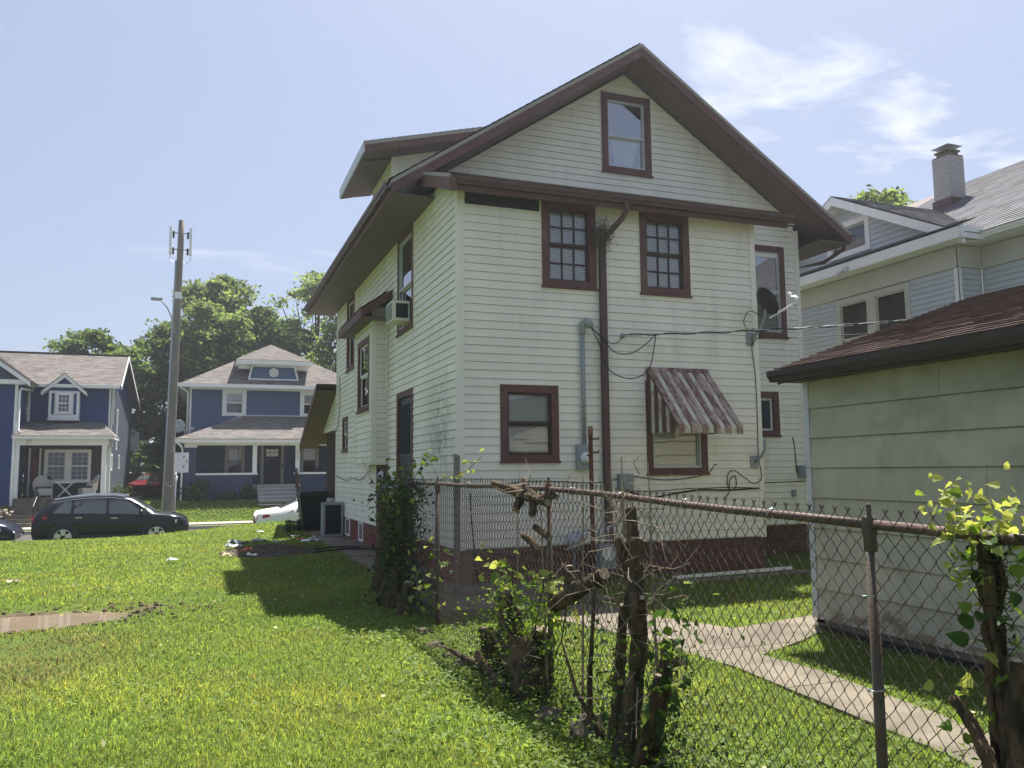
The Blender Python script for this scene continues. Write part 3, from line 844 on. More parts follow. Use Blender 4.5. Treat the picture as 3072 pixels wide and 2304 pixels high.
# pent roof across the rear, with its gutter
GX0, GX1, YG = 3.30, 9.22, 11.10
zg, zw = 5.98, 6.78
pr = MB(); pr.prism([(GX0, YG, zg - .03), (GX0, Y1 - .01, zw - .03), (GX0, Y1 - .01, zw), (GX0, YG, zg)], (GX1 - GX0, 0, 0)); pr = pr.build('pent_roof', 'roof_edge', H)
sp_ = Vector((0, Y1 - YG, zw - zg)); lp = sp_.length; sp_.normalize()
shingles((GX0 - .02, YG - .03, zg - .008), (1, 0, 0), sp_, (0, -sp_.z, sp_.y), lp, c0(0), c0(GX1 - GX0 + .04), 'roof_brown', pr, sd=21)
for xx, dx in ((GX0 - .028, .028), (GX1, .028)):
    q = MB(); q.prism([(xx, YG, zg - .24), (xx, Y1 - .02, zw - .24), (xx, Y1 - .02, zw - .04), (xx, YG, zg - .04)], (dx, 0, 0)); q.build('rake_board', 'maroon', pr)
    q = MB(); xo = xx + (-.012 if dx > 0 and xx < 5 else .012); q.prism([(xo, YG - .02, zg - .05), (xo, Y1 - .02, zw - .05), (xo, Y1 - .02, zw + .005), (xo, YG - .02, zg + .005)], (dx, 0, 0)); q.build('drip_edge', 'drip', pr)
q = MB(); q.box(GX0, GX1, YG, YG + .022, zg - .23, zg - .035); q.build('fascia', 'maroon', pr)
soffit_strips((GX0, YG + .02, zg - .12), (GX1, YG + .02, zg - .12), (GX1, Y0 + .02, zg - .12), (GX0, Y0 + .02, zg - .12), 58, pr)
q = MB(); q.prism([(GX0, YG + .02, zg - .13), (GX0, Y1, zw - .13), (GX0, Y1, zw - .11), (GX0, YG + .02, zg - .11)], (XL - .03 - GX0, 0, 0)); q.build('soffit_end', 'soffit', pr)
g = MB(); g.prism([(GX0 + .08, YG + px, zg - .15 + pz) for px, pz in prof], (GX1 - GX0 - .08 + .12, 0, 0)); g.build('gutter', 'brown_metal', pr)
q = MB(); q.prism([(6.0, Y1 - .012, zw - .02), (7.9, Y1 - .012, zw - .02), (6.0, Y1 - .012, zw + .07)], (0, -.006, 0)); q.build('flashing', 'black_plastic', pr)
# rear downspout: elbow from the gutter, then straight down the wall
dsx = 5.83
q = MB()
q.tube([(6.12, YG - .055, zg - .14), (6.12, YG - .05, zg - .26), (6.09, YG + .0, zg - .36), (5.9, Y0 - .1, zg - .62), (dsx, Y0 - .06, zg - .78)], .048, 8)
q.box(dsx - .05, dsx + .05, Y0 - .105, Y0 - .03, 1.7, zg - .72); q.hexa([(dsx - .02, Y0 - .12, .18), (dsx + .08, Y0 - .12, .18), (dsx + .08, Y0 - .045, .18), (dsx - .02, Y0 - .045, .18), (dsx - .05, Y0 - .105, 1.71), (dsx + .05, Y0 - .105, 1.71), (dsx + .05, Y0 - .03, 1.71), (dsx - .05, Y0 - .03, 1.71)])
q.build('downspout', 'brown_metal', H)

# shed dormer
DX, DYa, DYb = 3.45, 15.75, 17.75
dze = 7.98; dsl = .26
FD = Frame((DX, DYa, 0), (0, 1, 0), (-1, 0, 0)); FDn = Frame((DX, DYa, 0), (1, 0, 0), (0, -1, 0))
dtop = dze + dsl * (DX - 2.85) - .16
dm = MB(); wall_sheet(FD, roof_z(DX) - .1, dtop, c0(0), c0(DYb - DYa), [(.35, 1.65, 7.05, 7.75)], dm)
dm.prism([(DX, DYa + .003, roof_z(DX) - .1), (XC, DYa + .003, ZP - .2), (XC, DYa + .003, dtop + dsl * (XC - DX)), (DX, DYa + .003, dtop)], (0, .1, 0))
dm.prism([(DX, DYb - .1, roof_z(DX) - .1), (XC, DYb - .1, ZP - .2), (XC, DYb - .1, dtop + dsl * (XC - DX)), (DX, DYb - .1, dtop)], (0, .1, 0))
dm = dm.build('dormer', 'cream_trim', H)
for x in boards(FD, roof_z(DX), dtop, CRS, c0(.07), c0(DYb - DYa - .07), [(.35, 1.65, 7.05, 7.75)], sd=31): x.build('siding_board', 'cream', dm)
for k in range(9):
    za = 6.9 + k * CRS; l_ = max(.08, (za - roof_z(DX) + 0) / SLP * 0 + .08)
    r_ = max(.1, (za - (roof_z(DX) - .02)) / SLP)
    if za + CRS < dtop and r_ > .15:
        mbk = MB(); f0 = FDn
        mbk.add([f0.p(.08, za, .016), f0.p(r_, za, .016), f0.p(r_ + CRS / SLP, za + CRS, .004), f0.p(.08, za + CRS, .004), f0.p(.08, za, 0), f0.p(r_, za, 0)], [(0, 1, 2, 3), (4, 5, 1, 0)]); mbk.build('siding_board', 'cream', dm)
q = MB(); FDn.box(q, -.02, .08, roof_z(DX) - .05, dtop, -.004, .022); q.build('corner_board', 'cream_trim', dm)
window(H, FD, .35, 1.65, 7.05, 7.75, casing=.08, mat='cream_trim', glass='glass_mirror', rail=.98, name='dormer_window')
ex = 2.80
dr = MB(); dr.prism([(ex, 15.2, dze - .03), (XC, 15.2, dze - .03 + dsl * (XC - ex)), (XC, 15.2, dze + dsl * (XC - ex)), (ex, 15.2, dze)], (0, 2.9, 0)); dr = dr.build('dormer_roof', 'roof_edge', H)
sd_ = Vector((1, 0, dsl)).normalized()
shingles((ex - .02, 15.18, dze + .002), (0, 1, 0), sd_, (-sd_.z, 0, sd_.x), 4.7, c0(0), c0(2.94), 'roof_grey', dr, sd=22)
for yy, yo in ((15.18, -.012), (18.08, .012)):
    q = MB(); q.prism([(ex, yy, dze - .20), (XC, yy, dze - .20 + dsl * (XC - ex)), (XC, yy, dze - .05 + dsl * (XC - ex)), (ex, yy, dze - .05)], (0, .022, 0)); q.build('rake_board', 'maroon', dr)
    q = MB(); q.prism([(ex - .01, yy + yo, dze - .06), (XC, yy + yo, dze - .06 + dsl * (XC - ex)), (XC, yy + yo, dze + .005 + dsl * (XC - ex)), (ex - .01, yy + yo, dze + .005)], (0, .022, 0)); q.build('drip_edge', 'drip', dr)
q = MB(); q.box(ex - .03, ex, 15.19, 18.1, dze - .19, dze + .002); q.build('fascia', 'storm', dr)
soffit_strips((ex, DYa - .02, dze - .185), (ex, 18.08, dze - .185), (DX + .02, 18.08, dze - .05), (DX + .02, DYa - .02, dze - .05), 26, dr)
soffit_strips((ex, 15.2, dze - .17), (XC - .6, 15.2, dze - .17 + dsl * (XC - .6 - ex)), (XC - .6, DYa, dze - .17 + dsl * (XC - .6 - ex)), (ex, DYa, dze - .17), 34, dr)

# front porch roof seen past the side wall
pt = MB(); px0 = 2.95
def porch_z(y): return 4.12 - (y - 22.83) * .40
pt.prism([(px0, 22.83, porch_z(22.83) - .03), (px0, 26.6, porch_z(26.6) - .03), (px0, 26.6, porch_z(26.6)), (px0, 22.83, porch_z(22.83))], (9.1, 0, 0)); pt = pt.build('porch_roof', 'roof_edge', H)
sy = Vector((0, -1, .40)).normalized(); 
shingles((px0 + 9.1, 26.62, porch_z(26.62) + .002), (-1, 0, 0), sy, (0, .371, .928), 4.05, c0(0), c0(9.1), 'roof_grey', pt, sd=23)
q = MB(); q.prism([(px0 - .025, 22.83, porch_z(22.83) - .24), (px0 - .025, 26.6, porch_z(26.6) - .24), (px0 - .025, 26.6, porch_z(26.6) - .02), (px0 - .025, 22.83, porch_z(22.83) - .02)], (.025, 0, 0)); q.build('rake_board', 'maroon', pt)
soffit_strips((px0, 22.83, porch_z(22.83) - .2), (px0, 26.5, porch_z(26.5) - .2), (XL, 26.5, porch_z(26.5) - .2), (XL, 22.83, porch_z(22.83) - .2), 38, pt)
FP = Frame((XL, 22.83, 0), (0, 1, 0), (-1, 0, 0))
q = MB(); q.prism([FP.p(.02, 2.9, -.01), FP.p(2.9, 2.9, -.01), FP.p(.02, porch_z(22.83) - .2, -.01)], (.08, 0, 0)); pgw = q.build('porch_gable', 'cream_trim', H)
for x in boards(FP, 2.92, 3.9, CRS, c0(.02), lambda z: max(.05, (porch_z(22.83) - .2 - z) / .4), [], sd=41): x.build('siding_board', 'cream', pgw)
q = MB(); q.box(XL, XR, 22.9, 26.3, -.3, .95); q.build('porch_floor', 'brick_red', H)
pm('brick_dark', (.075, .045, .04), .85, .2, 8, .4, 90, .2, c2=(.13, .08, .07), c2pos=(.55, .75))
q = MB(); q.box(XL + .012, XL + .62, 22.9, 24.62, .95, 2.88); pier = q.build('porch_pier', 'mortar', H)
brickwork(Frame((XL, 22.9, 0), (0, 1, 0), (-1, 0, 0)), 0, 1.72, .1, 2.84, pier, 'brick_dark', cnt=[0], limit=190, depth=.006)
q = MB(); q.box(XL - .03, XL + .66, 22.88, 24.66, 2.86, 2.94); q.build('pier_cap', 'cream_trim', H)
# ---------------------------------------------------------------- garage on the right
pm('garage_board', (.375, .36, .27), .75, .14, 2.4, .15, 40, .2, c2=(.27, .265, .19), c2pos=(.5, .72), c2scale=1.6, orand=.04)
pm('gutter_dark', (.035, .028, .026), .45, .12, 4)
def peel():
    m = M['garage_board']; t = m.node_tree; nn = t.nodes.new; L = t.links.new
    b = t.nodes['Principled BSDF']; src = b.inputs['Base Color'].links[0].from_socket
    co = nn('ShaderNodeTexCoord'); sp = nn('ShaderNodeSeparateXYZ'); L(co.outputs['Object'], sp.inputs[0])
    n_ = nn('ShaderNodeTexNoise'); n_.inputs['Scale'].default_value = 7; n_.inputs['Detail'].default_value = 9; n_.inputs['Roughness'].default_value = .8
    mp_ = nn('ShaderNodeMapping'); mp_.inputs['Scale'].default_value = (1, .55, 1.2); L(co.outputs['Object'], mp_.inputs[0]); L(mp_.outputs[0], n_.inputs['Vector'])
    r_ = nn('ShaderNodeMapRange'); r_.inputs['From Min'].default_value = .95; r_.inputs['From Max'].default_value = .1; r_.inputs['To Min'].default_value = -.22; r_.inputs['To Max'].default_value = .16; L(sp.outputs['Z'], r_.inputs[0])
    a_ = nn('ShaderNodeMath'); a_.operation = 'ADD'; L(n_.outputs[0], a_.inputs[0]); L(r_.outputs[0], a_.inputs[1])
    k_ = nn('ShaderNodeMapRange'); k_.inputs['From Min'].default_value = .60; k_.inputs['From Max'].default_value = .63; L(a_.outputs[0], k_.inputs[0])
    mx_ = nn('ShaderNodeMix'); mx_.data_type = 'RGBA'; L(k_.outputs[0], mx_.inputs[0]); L(src, mx_.inputs['A']); mx_.inputs['B'].default_value = (.20, .155, .10, 1)
    L(mx_.outputs['Result'], b.inputs['Base Color'])
peel()
GXW, GYC = 6.0, 7.04
G = thing('garage', 'pale green-beige garage with wide lap boards, peeling paint and brown shingle roof', 'garage', (8, 4, 0))
FGa = Frame((GXW, GYC, 0), (0, -1, 0), (-1, 0, 0)); FGe = Frame((GXW, GYC, 0), (1, 0, 0), (0, 1, 0))
q = MB(); FGa.box(q, 0, 7.5, .12, 2.62, -.12, -.003); FGe.box(q, .0, 5.4, .12, 2.62, -.12, -.003)
q.prism([FGe.p(0, 2.62, -.01), FGe.p(5.4, 2.62, -.01), FGe.p(2.7, 3.62, -.01)], (0, -.1, 0)); q.box(GXW + 5.3, GXW + 5.4, GYC - 7.5, GYC, .1, 2.6); q.build('wall', 'garage_board', G)
# wide boards in butted lengths
seams = {0: [2.9], 1: [], 2: [3.4], 3: [1.95, 5.2], 4: [2.1], 5: [], 6: [2.75, 5.6], 7: [1.7]}
gh = (2.62 - .16) / 8
for i in range(8):
    us = [.055] + seams[i] + [7.5]
    for a, c in zip(us, us[1:]):
        z0_, z1_ = .16 + i * gh, .16 + (i + 1) * gh
        for x in boards(FGa, z0_, z1_, gh, c0(a + .002), c0(c - .002), [], t0=.004, t1=.028, sd=i, gap=.010): x.build('lap_board', 'garage_board', G)
    for x in boards(FGe, .16 + i * gh, .16 + (i + 1) * gh, gh, c0(.055), c0(5.4), [], t0=.004, t1=.022, sd=i): x.build('lap_board', 'garage_board', G)
    q = MB(); FGa.box(q, -.02, .054, .165 + i * gh, .155 + (i + 1) * gh, -.002, .026); q.build('corner_cap', 'storm', G)
q = MB(); FGa.box(q, .01, 7.5, -.05, .155, -.1, .0); FGe.box(q, .01, 5.4, -.05, .155, -.1, .0); q.build('footing', 'concrete', G)
q = MB(); FGa.box(q, .1, 7.4, .02, .10, .03, .09); q.build('edging_board', 'black_plastic', G)
gsl = .334; gex = 5.76; gez = 2.74; gxr = 8.7; gya = GYC + .14
rz_ = lambda x: gez + (x - gex) * gsl
q = MB(); q.prism([(gex, gya, gez - .03), (gxr, gya, rz_(gxr) - .03), (2 * gxr - gex, gya, gez - .03), (2 * gxr - gex, gya, gez), (gxr, gya, rz_(gxr)), (gex, gya, gez)], (0, -7.9, 0)); gro = q.build('roof', 'roof_edge', G)
s1 = Vector((1, 0, gsl)).normalized(); lg = (gxr - gex) / s1.x
shingles((gex - .03, gya - 7.9, gez - .006), (0, 1, 0), s1, (-s1.z, 0, s1.x), lg + .03, c0(0), c0(7.92), 'roof_brown', gro, tab=.3, course=.125, sd=51, th=.016)
s2 = Vector((-1, 0, gsl)).normalized()
shingles((2 * gxr - gex + .03, gya, gez - .006), (0, -1, 0), s2, (s1.z, 0, s1.x), lg + .03, c0(0), c0(7.9), 'roof_brown', gro, tab=.3, course=.125, sd=52, th=.016)
q = MB(); q.prism([(gex - .0, gya - .02, gez - .16), (gxr, gya - .02, rz_(gxr) - .16), (2 * gxr - gex, gya - .02, gez - .16), (2 * gxr - gex, gya - .02, gez - .03), (gxr, gya - .02, rz_(gxr) - .03), (gex, gya - .02, gez - .03)], (0, .03, 0)); q.build('rake_board', 'gutter_dark', gro)
q = MB(); q.box(gex - .02, gex, gya - 7.9, gya - .03, gez - .15, gez - .035); q.build('fascia', 'gutter_dark', gro)
q = MB(); q.box(gex, GXW + .05, gya - 7.9, gya - .03, gez - .14, gez - .12); q.build('soffit', 'gutter_dark', gro)
g = MB(); g.prism([(gex - .02 + px, gya + .02, gez - .135 + pz) for px, pz in prof], (0, -7.9, 0)); g.build('gutter', 'gutter_dark', gro)

# ---------------------------------------------------------------- grey house beyond, right
pm('grey_siding', (.45, .49, .53), .55, .06, 2, .05, 20, .3, c2=(.40, .435, .47), c2pos=(.5, .75), orand=.02)
pm('grey_trim', (.48, .465, .425), .6, .08, 3)
NX = 14.0
Gh = thing('grey_house', 'pale grey clapboard house with white trimmed gable and brick chimney behind the garage', 'house', (17, 14, 0))
FN = Frame((NX, 11.85, 0), (0, 1, 0), (-1, 0, 0)); FN2 = Frame((NX, 11.85, 0), (1, 0, 0), (0, -1, 0)); FN3 = Frame((NX + .62, 3.0, 0), (0, 1, 0), (-1, 0, 0))
wN = [(1.22, 3.38, 3.7, 5.62)]
q = MB(); wall_sheet(FN, .3, 6.1, c0(0), c0(6.5), wN, q); FN2.box(q, 0, .62, .3, 6.1, -.1, -.003); FN3.box(q, 0, 8.85, .3, 6.1, -.1, -.003); q.build('wall', 'grey_trim', Gh)
for fr, l_, r_, oo in ((FN, .1, 6.5, wN), (FN2, .03, .56, []), (FN3, .0, 8.79, [])):
    for x in boards(fr, 2.6, 5.62, .112, c0(l_), c0(r_), oo, sd=61): x.build('siding_board', 'grey_siding', Gh)
q = MB(); FN.box(q, -.02, .1, .4, 5.62, -.003, .03); FN2.box(q, -.03, .03, .4, 5.62, -.003, .028); q.build('corner_board', 'white_paint', Gh)
q = MB(); FN.box(q, -.02, 6.5, 5.63, 6.06, -.003, .04); FN2.box(q, -.04, .62, 5.63, 6.06, -.003, .042); FN3.box(q, 0, 8.8, 5.63, 6.06, -.003, .04); q.build('frieze', 'grey_trim', Gh)
window(Gh, FN, 1.22, 2.30, 3.7, 5.6, casing=.13, mat='grey_trim', sash='grey_trim', rail=.5)
window(Gh, FN, 2.301, 3.38, 3.7, 5.6, casing=.13, mat='grey_trim', sash='grey_trim', rail=.5)
# boxed eave, pent shelf and gable
ez = 6.10
soffit_strips((NX - .42, 11.4, ez), (NX - .42, 18.4, ez), (NX, 18.4, ez), (NX, 11.4, ez), 50, Gh, 'white_vinyl')
soffit_strips((NX + .2, 2.6, ez), (NX + .2, 11.6, ez), (NX + .64, 11.6, ez), (NX + .64, 2.6, ez), 60, Gh, 'white_vinyl')
q = MB(); q.box(NX - .46, NX - .42, 11.42, 18.4, ez - .02, ez + .22); q.build('fascia', 'white_paint', Gh)
q = MB(); q.prism([(NX + .2 + px, 2.6, ez + .02 + pz) for px, pz in prof], (0, 8.8, 0)); q.build('gutter', 'white_paint', Gh)
ps = MB(); ps.hexa([(NX - .46, 11.4, ez + .2), (NX + .05, 11.4, ez + .42), (NX + .05, 18.4, ez + .42), (NX - .46, 18.4, ez + .2), (NX - .46, 11.4, ez + .22), (NX + .05, 11.4, ez + .44), (NX + .05, 18.4, ez + .44), (NX - .46, 18.4, ez + .22)]); ps = ps.build('pent_shelf', 'roof_edge', Gh)
sv = Vector((.51, 0, .22)).normalized()
shingles((NX - .48, 11.4, ez + .225), (0, 1, 0), sv, (-sv.z, 0, sv.x), .56, c0(0), c0(7.0), 'roof_grey', ps, sd=62)
yc = 14.85; az_ = 8.0; gh_ = 2.95
FNg = Frame((NX + .05, yc, 0), (0, 1, 0), (-1, 0, 0))
gsl2 = (az_ - 6.45) / gh_
ow = [(-.72, .62, 6.62, 7.42)]
q = MB(); wall_sheet(FNg, 6.3, 7.85, lambda z: -(7.92 - z) / gsl2, lambda z: (7.92 - z) / gsl2, ow, q, th=.08); gb = q.build('gable', 'grey_trim', Gh)
for x in boards(FNg, 6.42, 7.88, .118, lambda z: -(7.9 - z) / gsl2, lambda z: (7.9 - z) / gsl2, ow, sd=63): x.build('siding_board', 'grey_siding', gb)
window(Gh, FNg, -.72, .62, 6.62, 7.42, casing=.13, mat='white_paint', sash='grey_trim', rail=.98)
cg = MB(); gx0 = NX - .32
for sg in (1, -1):
    cg.prism([(gx0, yc, az_ - .03), (gx0, yc + sg * 3.45, az_ - .03 - gsl2 * 3.45), (gx0, yc + sg * 3.45, az_ - gsl2 * 3.45), (gx0, yc, az_)], (5.0, 0, 0))
cg = cg.build('gable_roof', 'roof_edge', Gh)
for sg, sdx in ((1, 64), (-1, 65)):
    ss = Vector((0, -sg, gsl2)).normalized(); nn_ = Vector((0, sg * ss.z, abs(ss.y)))
    o_ = Vector((gx0, yc + sg * 3.47, az_ + .002 - gsl2 * 3.47))
    if sg > 0: shingles(o_ + Vector((5, 0, 0)), (-1, 0, 0), ss, nn_, 3.47 / abs(ss.y), c0(0), c0(5.02), 'roof_grey', cg, sd=sdx)
    else: shingles(o_, (1, 0, 0), ss, nn_, 3.47 / abs(ss.y), c0(-.02), c0(5.0), 'roof_grey', cg, sd=sdx)
    q = MB(); q.prism([(gx0 - .03, yc, az_ - .22), (gx0 - .03, yc + sg * 3.45, az_ - .22 - gsl2 * 3.45), (gx0 - .03, yc + sg * 3.45, az_ - .02 - gsl2 * 3.45), (gx0 - .03, yc, az_ - .02)], (.03, 0, 0)); q.build('rake_board', 'white_paint', cg)
    soffit_strips((gx0, yc, az_ - .17), (gx0, yc + sg * 3.4, az_ - .17 - gsl2 * 3.4), (NX + .06, yc + sg * 3.4, az_ - .17 - gsl2 * 3.4), (NX + .06, yc, az_ - .17), 26, cg, 'white_vinyl')
# main roof slope rising to the right
rx0, rz0, rx1, rz1 = NX + .1, 6.22, 19.3, 9.35
mr = MB(); mr.prism([(rx0, 2.5, rz0 - .03), (rx1, 2.5, rz1 - .03), (rx1, 2.5, rz1), (rx0, 2.5, rz0)], (0, 16, 0)); mr = mr.build('roof', 'roof_edge', Gh)
sm_ = Vector((rx1 - rx0, 0, rz1 - rz0)); lm = sm_.length; sm_.normalize()
shingles((rx0 - .03, 2.5, rz0), (0, 1, 0), sm_, (-sm_.z, 0, sm_.x), lm, c0(0), lambda t: 16.0 - t * .35, 'roof_grey', mr, tab=.34, course=.15, sd=66)
# chimney with cap
pm('chimney_brick', (.40, .38, .37), .85, .12, 5, .5, 70, .2, c2=(.28, .25, .24), c2pos=(.5, .7), c2scale=3)
chx, chy, chw = 17.35, 14.8, .25
q = MB(); q.box(chx - chw + .01, chx + chw - .01, chy - chw + .01, chy + chw - .01, 7.6, 9.40); ch = q.build('chimney', 'mortar', Gh)
nb = [0]
for fr, ln_ in ((Frame((chx - chw, chy - chw, 0), (1, 0, 0), (0, -1, 0)), 2 * chw), (Frame((chx - chw, chy - chw, 0), (0, 1, 0), (-1, 0, 0)), 2 * chw)):
    brickwork(fr, 0, ln_, 8.1, 9.40, ch, 'chimney_brick', cnt=nb, limit=140, depth=.006, bl=.19, bh=.06)
q = MB(); q.box(chx - chw - .03, chx + chw + .03, chy - chw - .03, chy + chw + .03, 7.6, 8.28); q.build('flashing', 'brown_metal', ch)
q = MB(); q.box(chx - .17, chx + .17, chy - .17, chy + .17, 9.40, 9.50); q.box(chx - .21, chx + .21, chy - .21, chy + .21, 9.50, 9.54); q.build('crown', 'concrete', ch)
q = MB()
for a in (-1, 1):
    for b_ in (-1, 1): q.tube([(chx + a * .15, chy + b_ * .15, 9.54), (chx + a * .15, chy + b_ * .15, 9.64)], .01, 4)
q.add([(chx - .26, chy - .26, 9.64), (chx + .26, chy - .26, 9.64), (chx + .26, chy + .26, 9.64), (chx - .26, chy + .26, 9.64), (chx, chy, 9.73)], [(0, 1, 4), (1, 2, 4), (2, 3, 4), (3, 0, 4), (3, 2, 1, 0)]); q.build('chimney_cap', 'galv', ch)
q = MB(); q.box(NX - .42, NX + .3, 11.385, 11.42, ez - .02, ez + .22); q.box(NX - .42, NX + .64, 11.42, 11.84, ez - .012, ez - .004); q.build('return_fascia', 'white_paint', Gh)
q = MB(); q.box(NX - .52, NX - .46, 14.3, 14.42, ez - .02, ez + .08); q.tube([(NX - .5, 14.34, ez + .0), (NX - .62, 14.28, ez - .08)], [.05, .07], 8); q.tube([(NX - .5, 14.40, ez + .0), (NX - .6, 14.5, ez - .08)], [.05, .07], 8); q.build('floodlight', 'grey_trim', Gh)

# ---------------------------------------------------------------- house across the street, number 25
pm('blue_siding', (.058, .098, .185), .55, .06, 3, 0, spec=.3, c2=(.06, .09, .15), c2pos=(.5, .7))
pm('navy_brick', (.034, .050, .10), .6, .15, 5, .5, 60, .3)
pm('navy_27', (.022, .050, .155), .6, .1, 3, .4, 60, .3)
pm('slate_27', (.07, .09, .125), .6, .08, 3)
pm('step_grey', (.36, .36, .36), .85, .12, 4, .2, 60)
pm('door_navy', (.02, .028, .045), .5, .05, 3)
pm('grey_casing', (.33, .30, .28), .6, .06, 3)
def lapped(fr, z0, z1, l_, r_, opens, mat, parent, course=.115, sd=1):
    mb = MB()
    for x in boards(fr, z0, z1, course, l_, r_, opens, t0=.003, t1=.02, sd=sd): mb.add(x.v, x.f)
    mb.build('siding', mat, parent, kind='stuff')
W = thing('blue_house', 'blue house numbered 25 with hip roof, white trim and deep brick porch across the street', 'house', (4, 48, 0.3))
yw, yp = 47.0, 44.3
xl, xr = -.58, 8.5
FW = Frame((xl, yw, 0), (1, 0, 0), (0, -1, 0)); FWl = Frame((xl, yw, 0), (0, 1, 0), (-1, 0, 0)); FPp = Frame((-.72, yp, 0), (1, 0, 0), (0, -1, 0))
o2 = [(1.65, 2.89, 4.79, 6.22), (5.74, 6.98, 4.79, 6.22), (1.85, 2.87, 1.6, 3.2), (5.79, 6.8, 1.6, 3.2), (3.7, 4.92, 1.1, 3.2)]
q = MB(); wall_sheet(FW, .2, 6.3, c0(0), c0(xr - xl), o2, q); wall_sheet(FWl, .2, 6.3, c0(0), c0(9), [], q); q.box(xr - .1, xr, yw, yw + 9, .2, 6.3); q.build('wall', 'blue_siding', W)
lapped(FW, 3.3, 6.26, c0(.1), c0(xr - xl), o2, 'blue_siding', W, sd=71); lapped(FWl, .3, 6.26, c0(.1), c0(9), [], 'blue_siding', W, sd=72)
q = MB(); FW.box(q, 0, xr - xl, .3, 3.3, -.01, .01)
q = MB(); wall_sheet(FW, .3, 3.28, c0(0), c0(xr - xl), o2, q, th=.02)
q2 = MB(); q2.v = [(x, y - .012, z) for x, y, z in q.v]; q2.f = q.f; q2.build('porch_wall', 'navy_brick', W)
for k in o2[:2]:
    window(W, FW, *k, casing=.2, mat='white_paint', sash='white_vinyl', blind=(.5, 1), rail=.52, sill=False)
for k in o2[2:4]:
    window(W, FW, *k, casing=.16, mat='grey_casing', sash='grey_casing', blind=(.5, 1), rail=.5)
u0, u1, z0_, z1_ = o2[4]
q = MB(); FW.box(q, u0, u0 + .16, z0_, z1_, -.02, .05); FW.box(q, u1 - .16, u1, z0_, z1_, -.02, .05); dd = q.build('front_door', 'grey_casing', W)
q = MB(); FW.box(q, u0 + .16, u1 - .16, z0_, z1_, -.06, -.0); q.build('leaf', 'door_navy', dd)
for i in range(3):
    for j in range(2):
        q = MB(); a = u0 + .29 + i * .215; zz = 2.60 + j * .21; FW.box(q, a, a + .19, zz, zz + .185, .0, .012); q.build('pane', 'blind', dd)
q = MB(); FW.box(q, u1 - .10, u1 - .04, 2.0, 2.18, .05, .08); q.build('knocker', 'black_plastic', dd)
q = MB(); FW.box(q, -.02, .1, 3.3, 6.24, -.01, .035); FWl.box(q, -.035, .1, .3, 6.24, -.01, .03); q.build('corner_board', 'white_paint', W)
q = MB(); FW.box(q, -.02, xr - xl, 6.2, 6.30, -.01, .05); q.build('frieze', 'white_paint', W)
# eave and hip roof
ex0, ex1, ey0, ey1, eze = -1.14, 9.06, 46.3, 56.6, 6.40
q = MB(); q.box(ex0, ex1, ey0, ey1, eze - .1, eze - .06); q.build('soffit', 'white_vinyl', W)
q = MB(); q.box(ex0 - .02, ex1 + .02, ey0 - .04, ey0 - .001, eze - .14, eze + .06); q.box(ex0 - .04, ex0 - .001, ey0, ey1, eze - .14, eze + .06); q.build('gutter', 'white_paint', W)
cxh = (ex0 + ex1) / 2; cyh = 51.4; pk = 9.38
hr = MB(); pts = [(ex0, ey0, eze), (ex1, ey0, eze), (ex1, ey1, eze), (ex0, ey1, eze), (cxh, cyh, pk)]
hr.add(pts, [(0, 1, 4), (1, 2, 4), (2, 3, 4), (3, 0, 4), (3, 2, 1, 0)]); hr = hr.build('roof', 'roof_edge', W)
def hip(p0, p1, apex, sd, parent, mat, course=.16, tab=.34, flat=None):
    p0, p1, ap = map(Vector, (p0, p1, apex)); u = (p1 - p0); Lu = u.length; u.normalize()
    foot = (ap - p0).dot(u); s = ap - (p0 + u * foot); Ls = s.length; s.normalize(); nm = u.cross(s)
    if nm.z < 0: nm = -nm
    shingles(p0 - s * .03, u, s, nm, Ls, lambda t: foot * t / Ls, lambda t: Lu - (Lu - foot) * t / Ls, mat, parent, course, tab, sd, lift=.006)
hip(pts[0], pts[1], pts[4], 73, hr, 'roof_taupe'); hip(pts[3], pts[0], pts[4], 74, hr, 'roof_taupe')
# dormer with flared face
dy = 47.1; q = MB()
ga, gb_ = 1.73, 5.70
q.hexa([(2.41, dy - .25, 6.74), (4.98, dy - .25, 6.74), (5.1, dy + 2.4, 6.74), (2.2, dy + 2.4, 6.74), (2.58, dy, 7.58), (4.84, dy, 7.58), (5.1, dy + 2.4, 7.58), (2.2, dy + 2.4, 7.58)]); dd = q.build('dormer', 'blue_siding', W)
q = MB()
for a, b_ in (((2.40, dy - .28, 6.78), (2.58, dy - .03, 7.58)), ((5.0, dy - .28, 6.78), (4.84, dy - .03, 7.58)), ((2.40, dy - .28, 6.80), (5.0, dy - .28, 6.80)), ((2.54, dy - .05, 7.57), (4.88, dy - .05, 7.57))):
    q.tube([a, b_], .05, 4)
q.build('trim', 'white_paint', dd)
q = MB(); q.lathe([(.25, 0), (.25, .04), (.22, .05), (.0, .05)], (3.72, dy - .14, 7.2), 20, 'Y'); q.build('vent', 'white_paint', dd)
for k in range(5):
    zz = 7.04 + k * .08; ww = math.sqrt(max(.001, .2 ** 2 - (zz - 7.2) ** 2)); q = MB(); q.box(3.72 - ww, 3.72 + ww, dy - .22, dy - .19, zz - .012, zz + .012); q.build('louvre', 'grey_trim', dd)
q = MB(); q.box(ga, gb_, dy - .5, dy - .45, 7.66, 7.86); q.box(ga, ga + .05, dy - .45, dy + 2.4, 7.66, 7.86); q.box(gb_ - .05, gb_, dy - .45, dy + 2.4, 7.66, 7.86); q.box(ga + .05, gb_ - .05, dy - .45, dy + 2.4, 7.60, 7.68); q.build('eave', 'white_paint', dd)
for k in ((ga + .15, 2.5), (4.9, gb_ - .15)):
    q = MB(); q.box(*k, dy + .1, dy + 1.5, 7.42, 7.61); q.build('bracket', 'white_paint', dd)
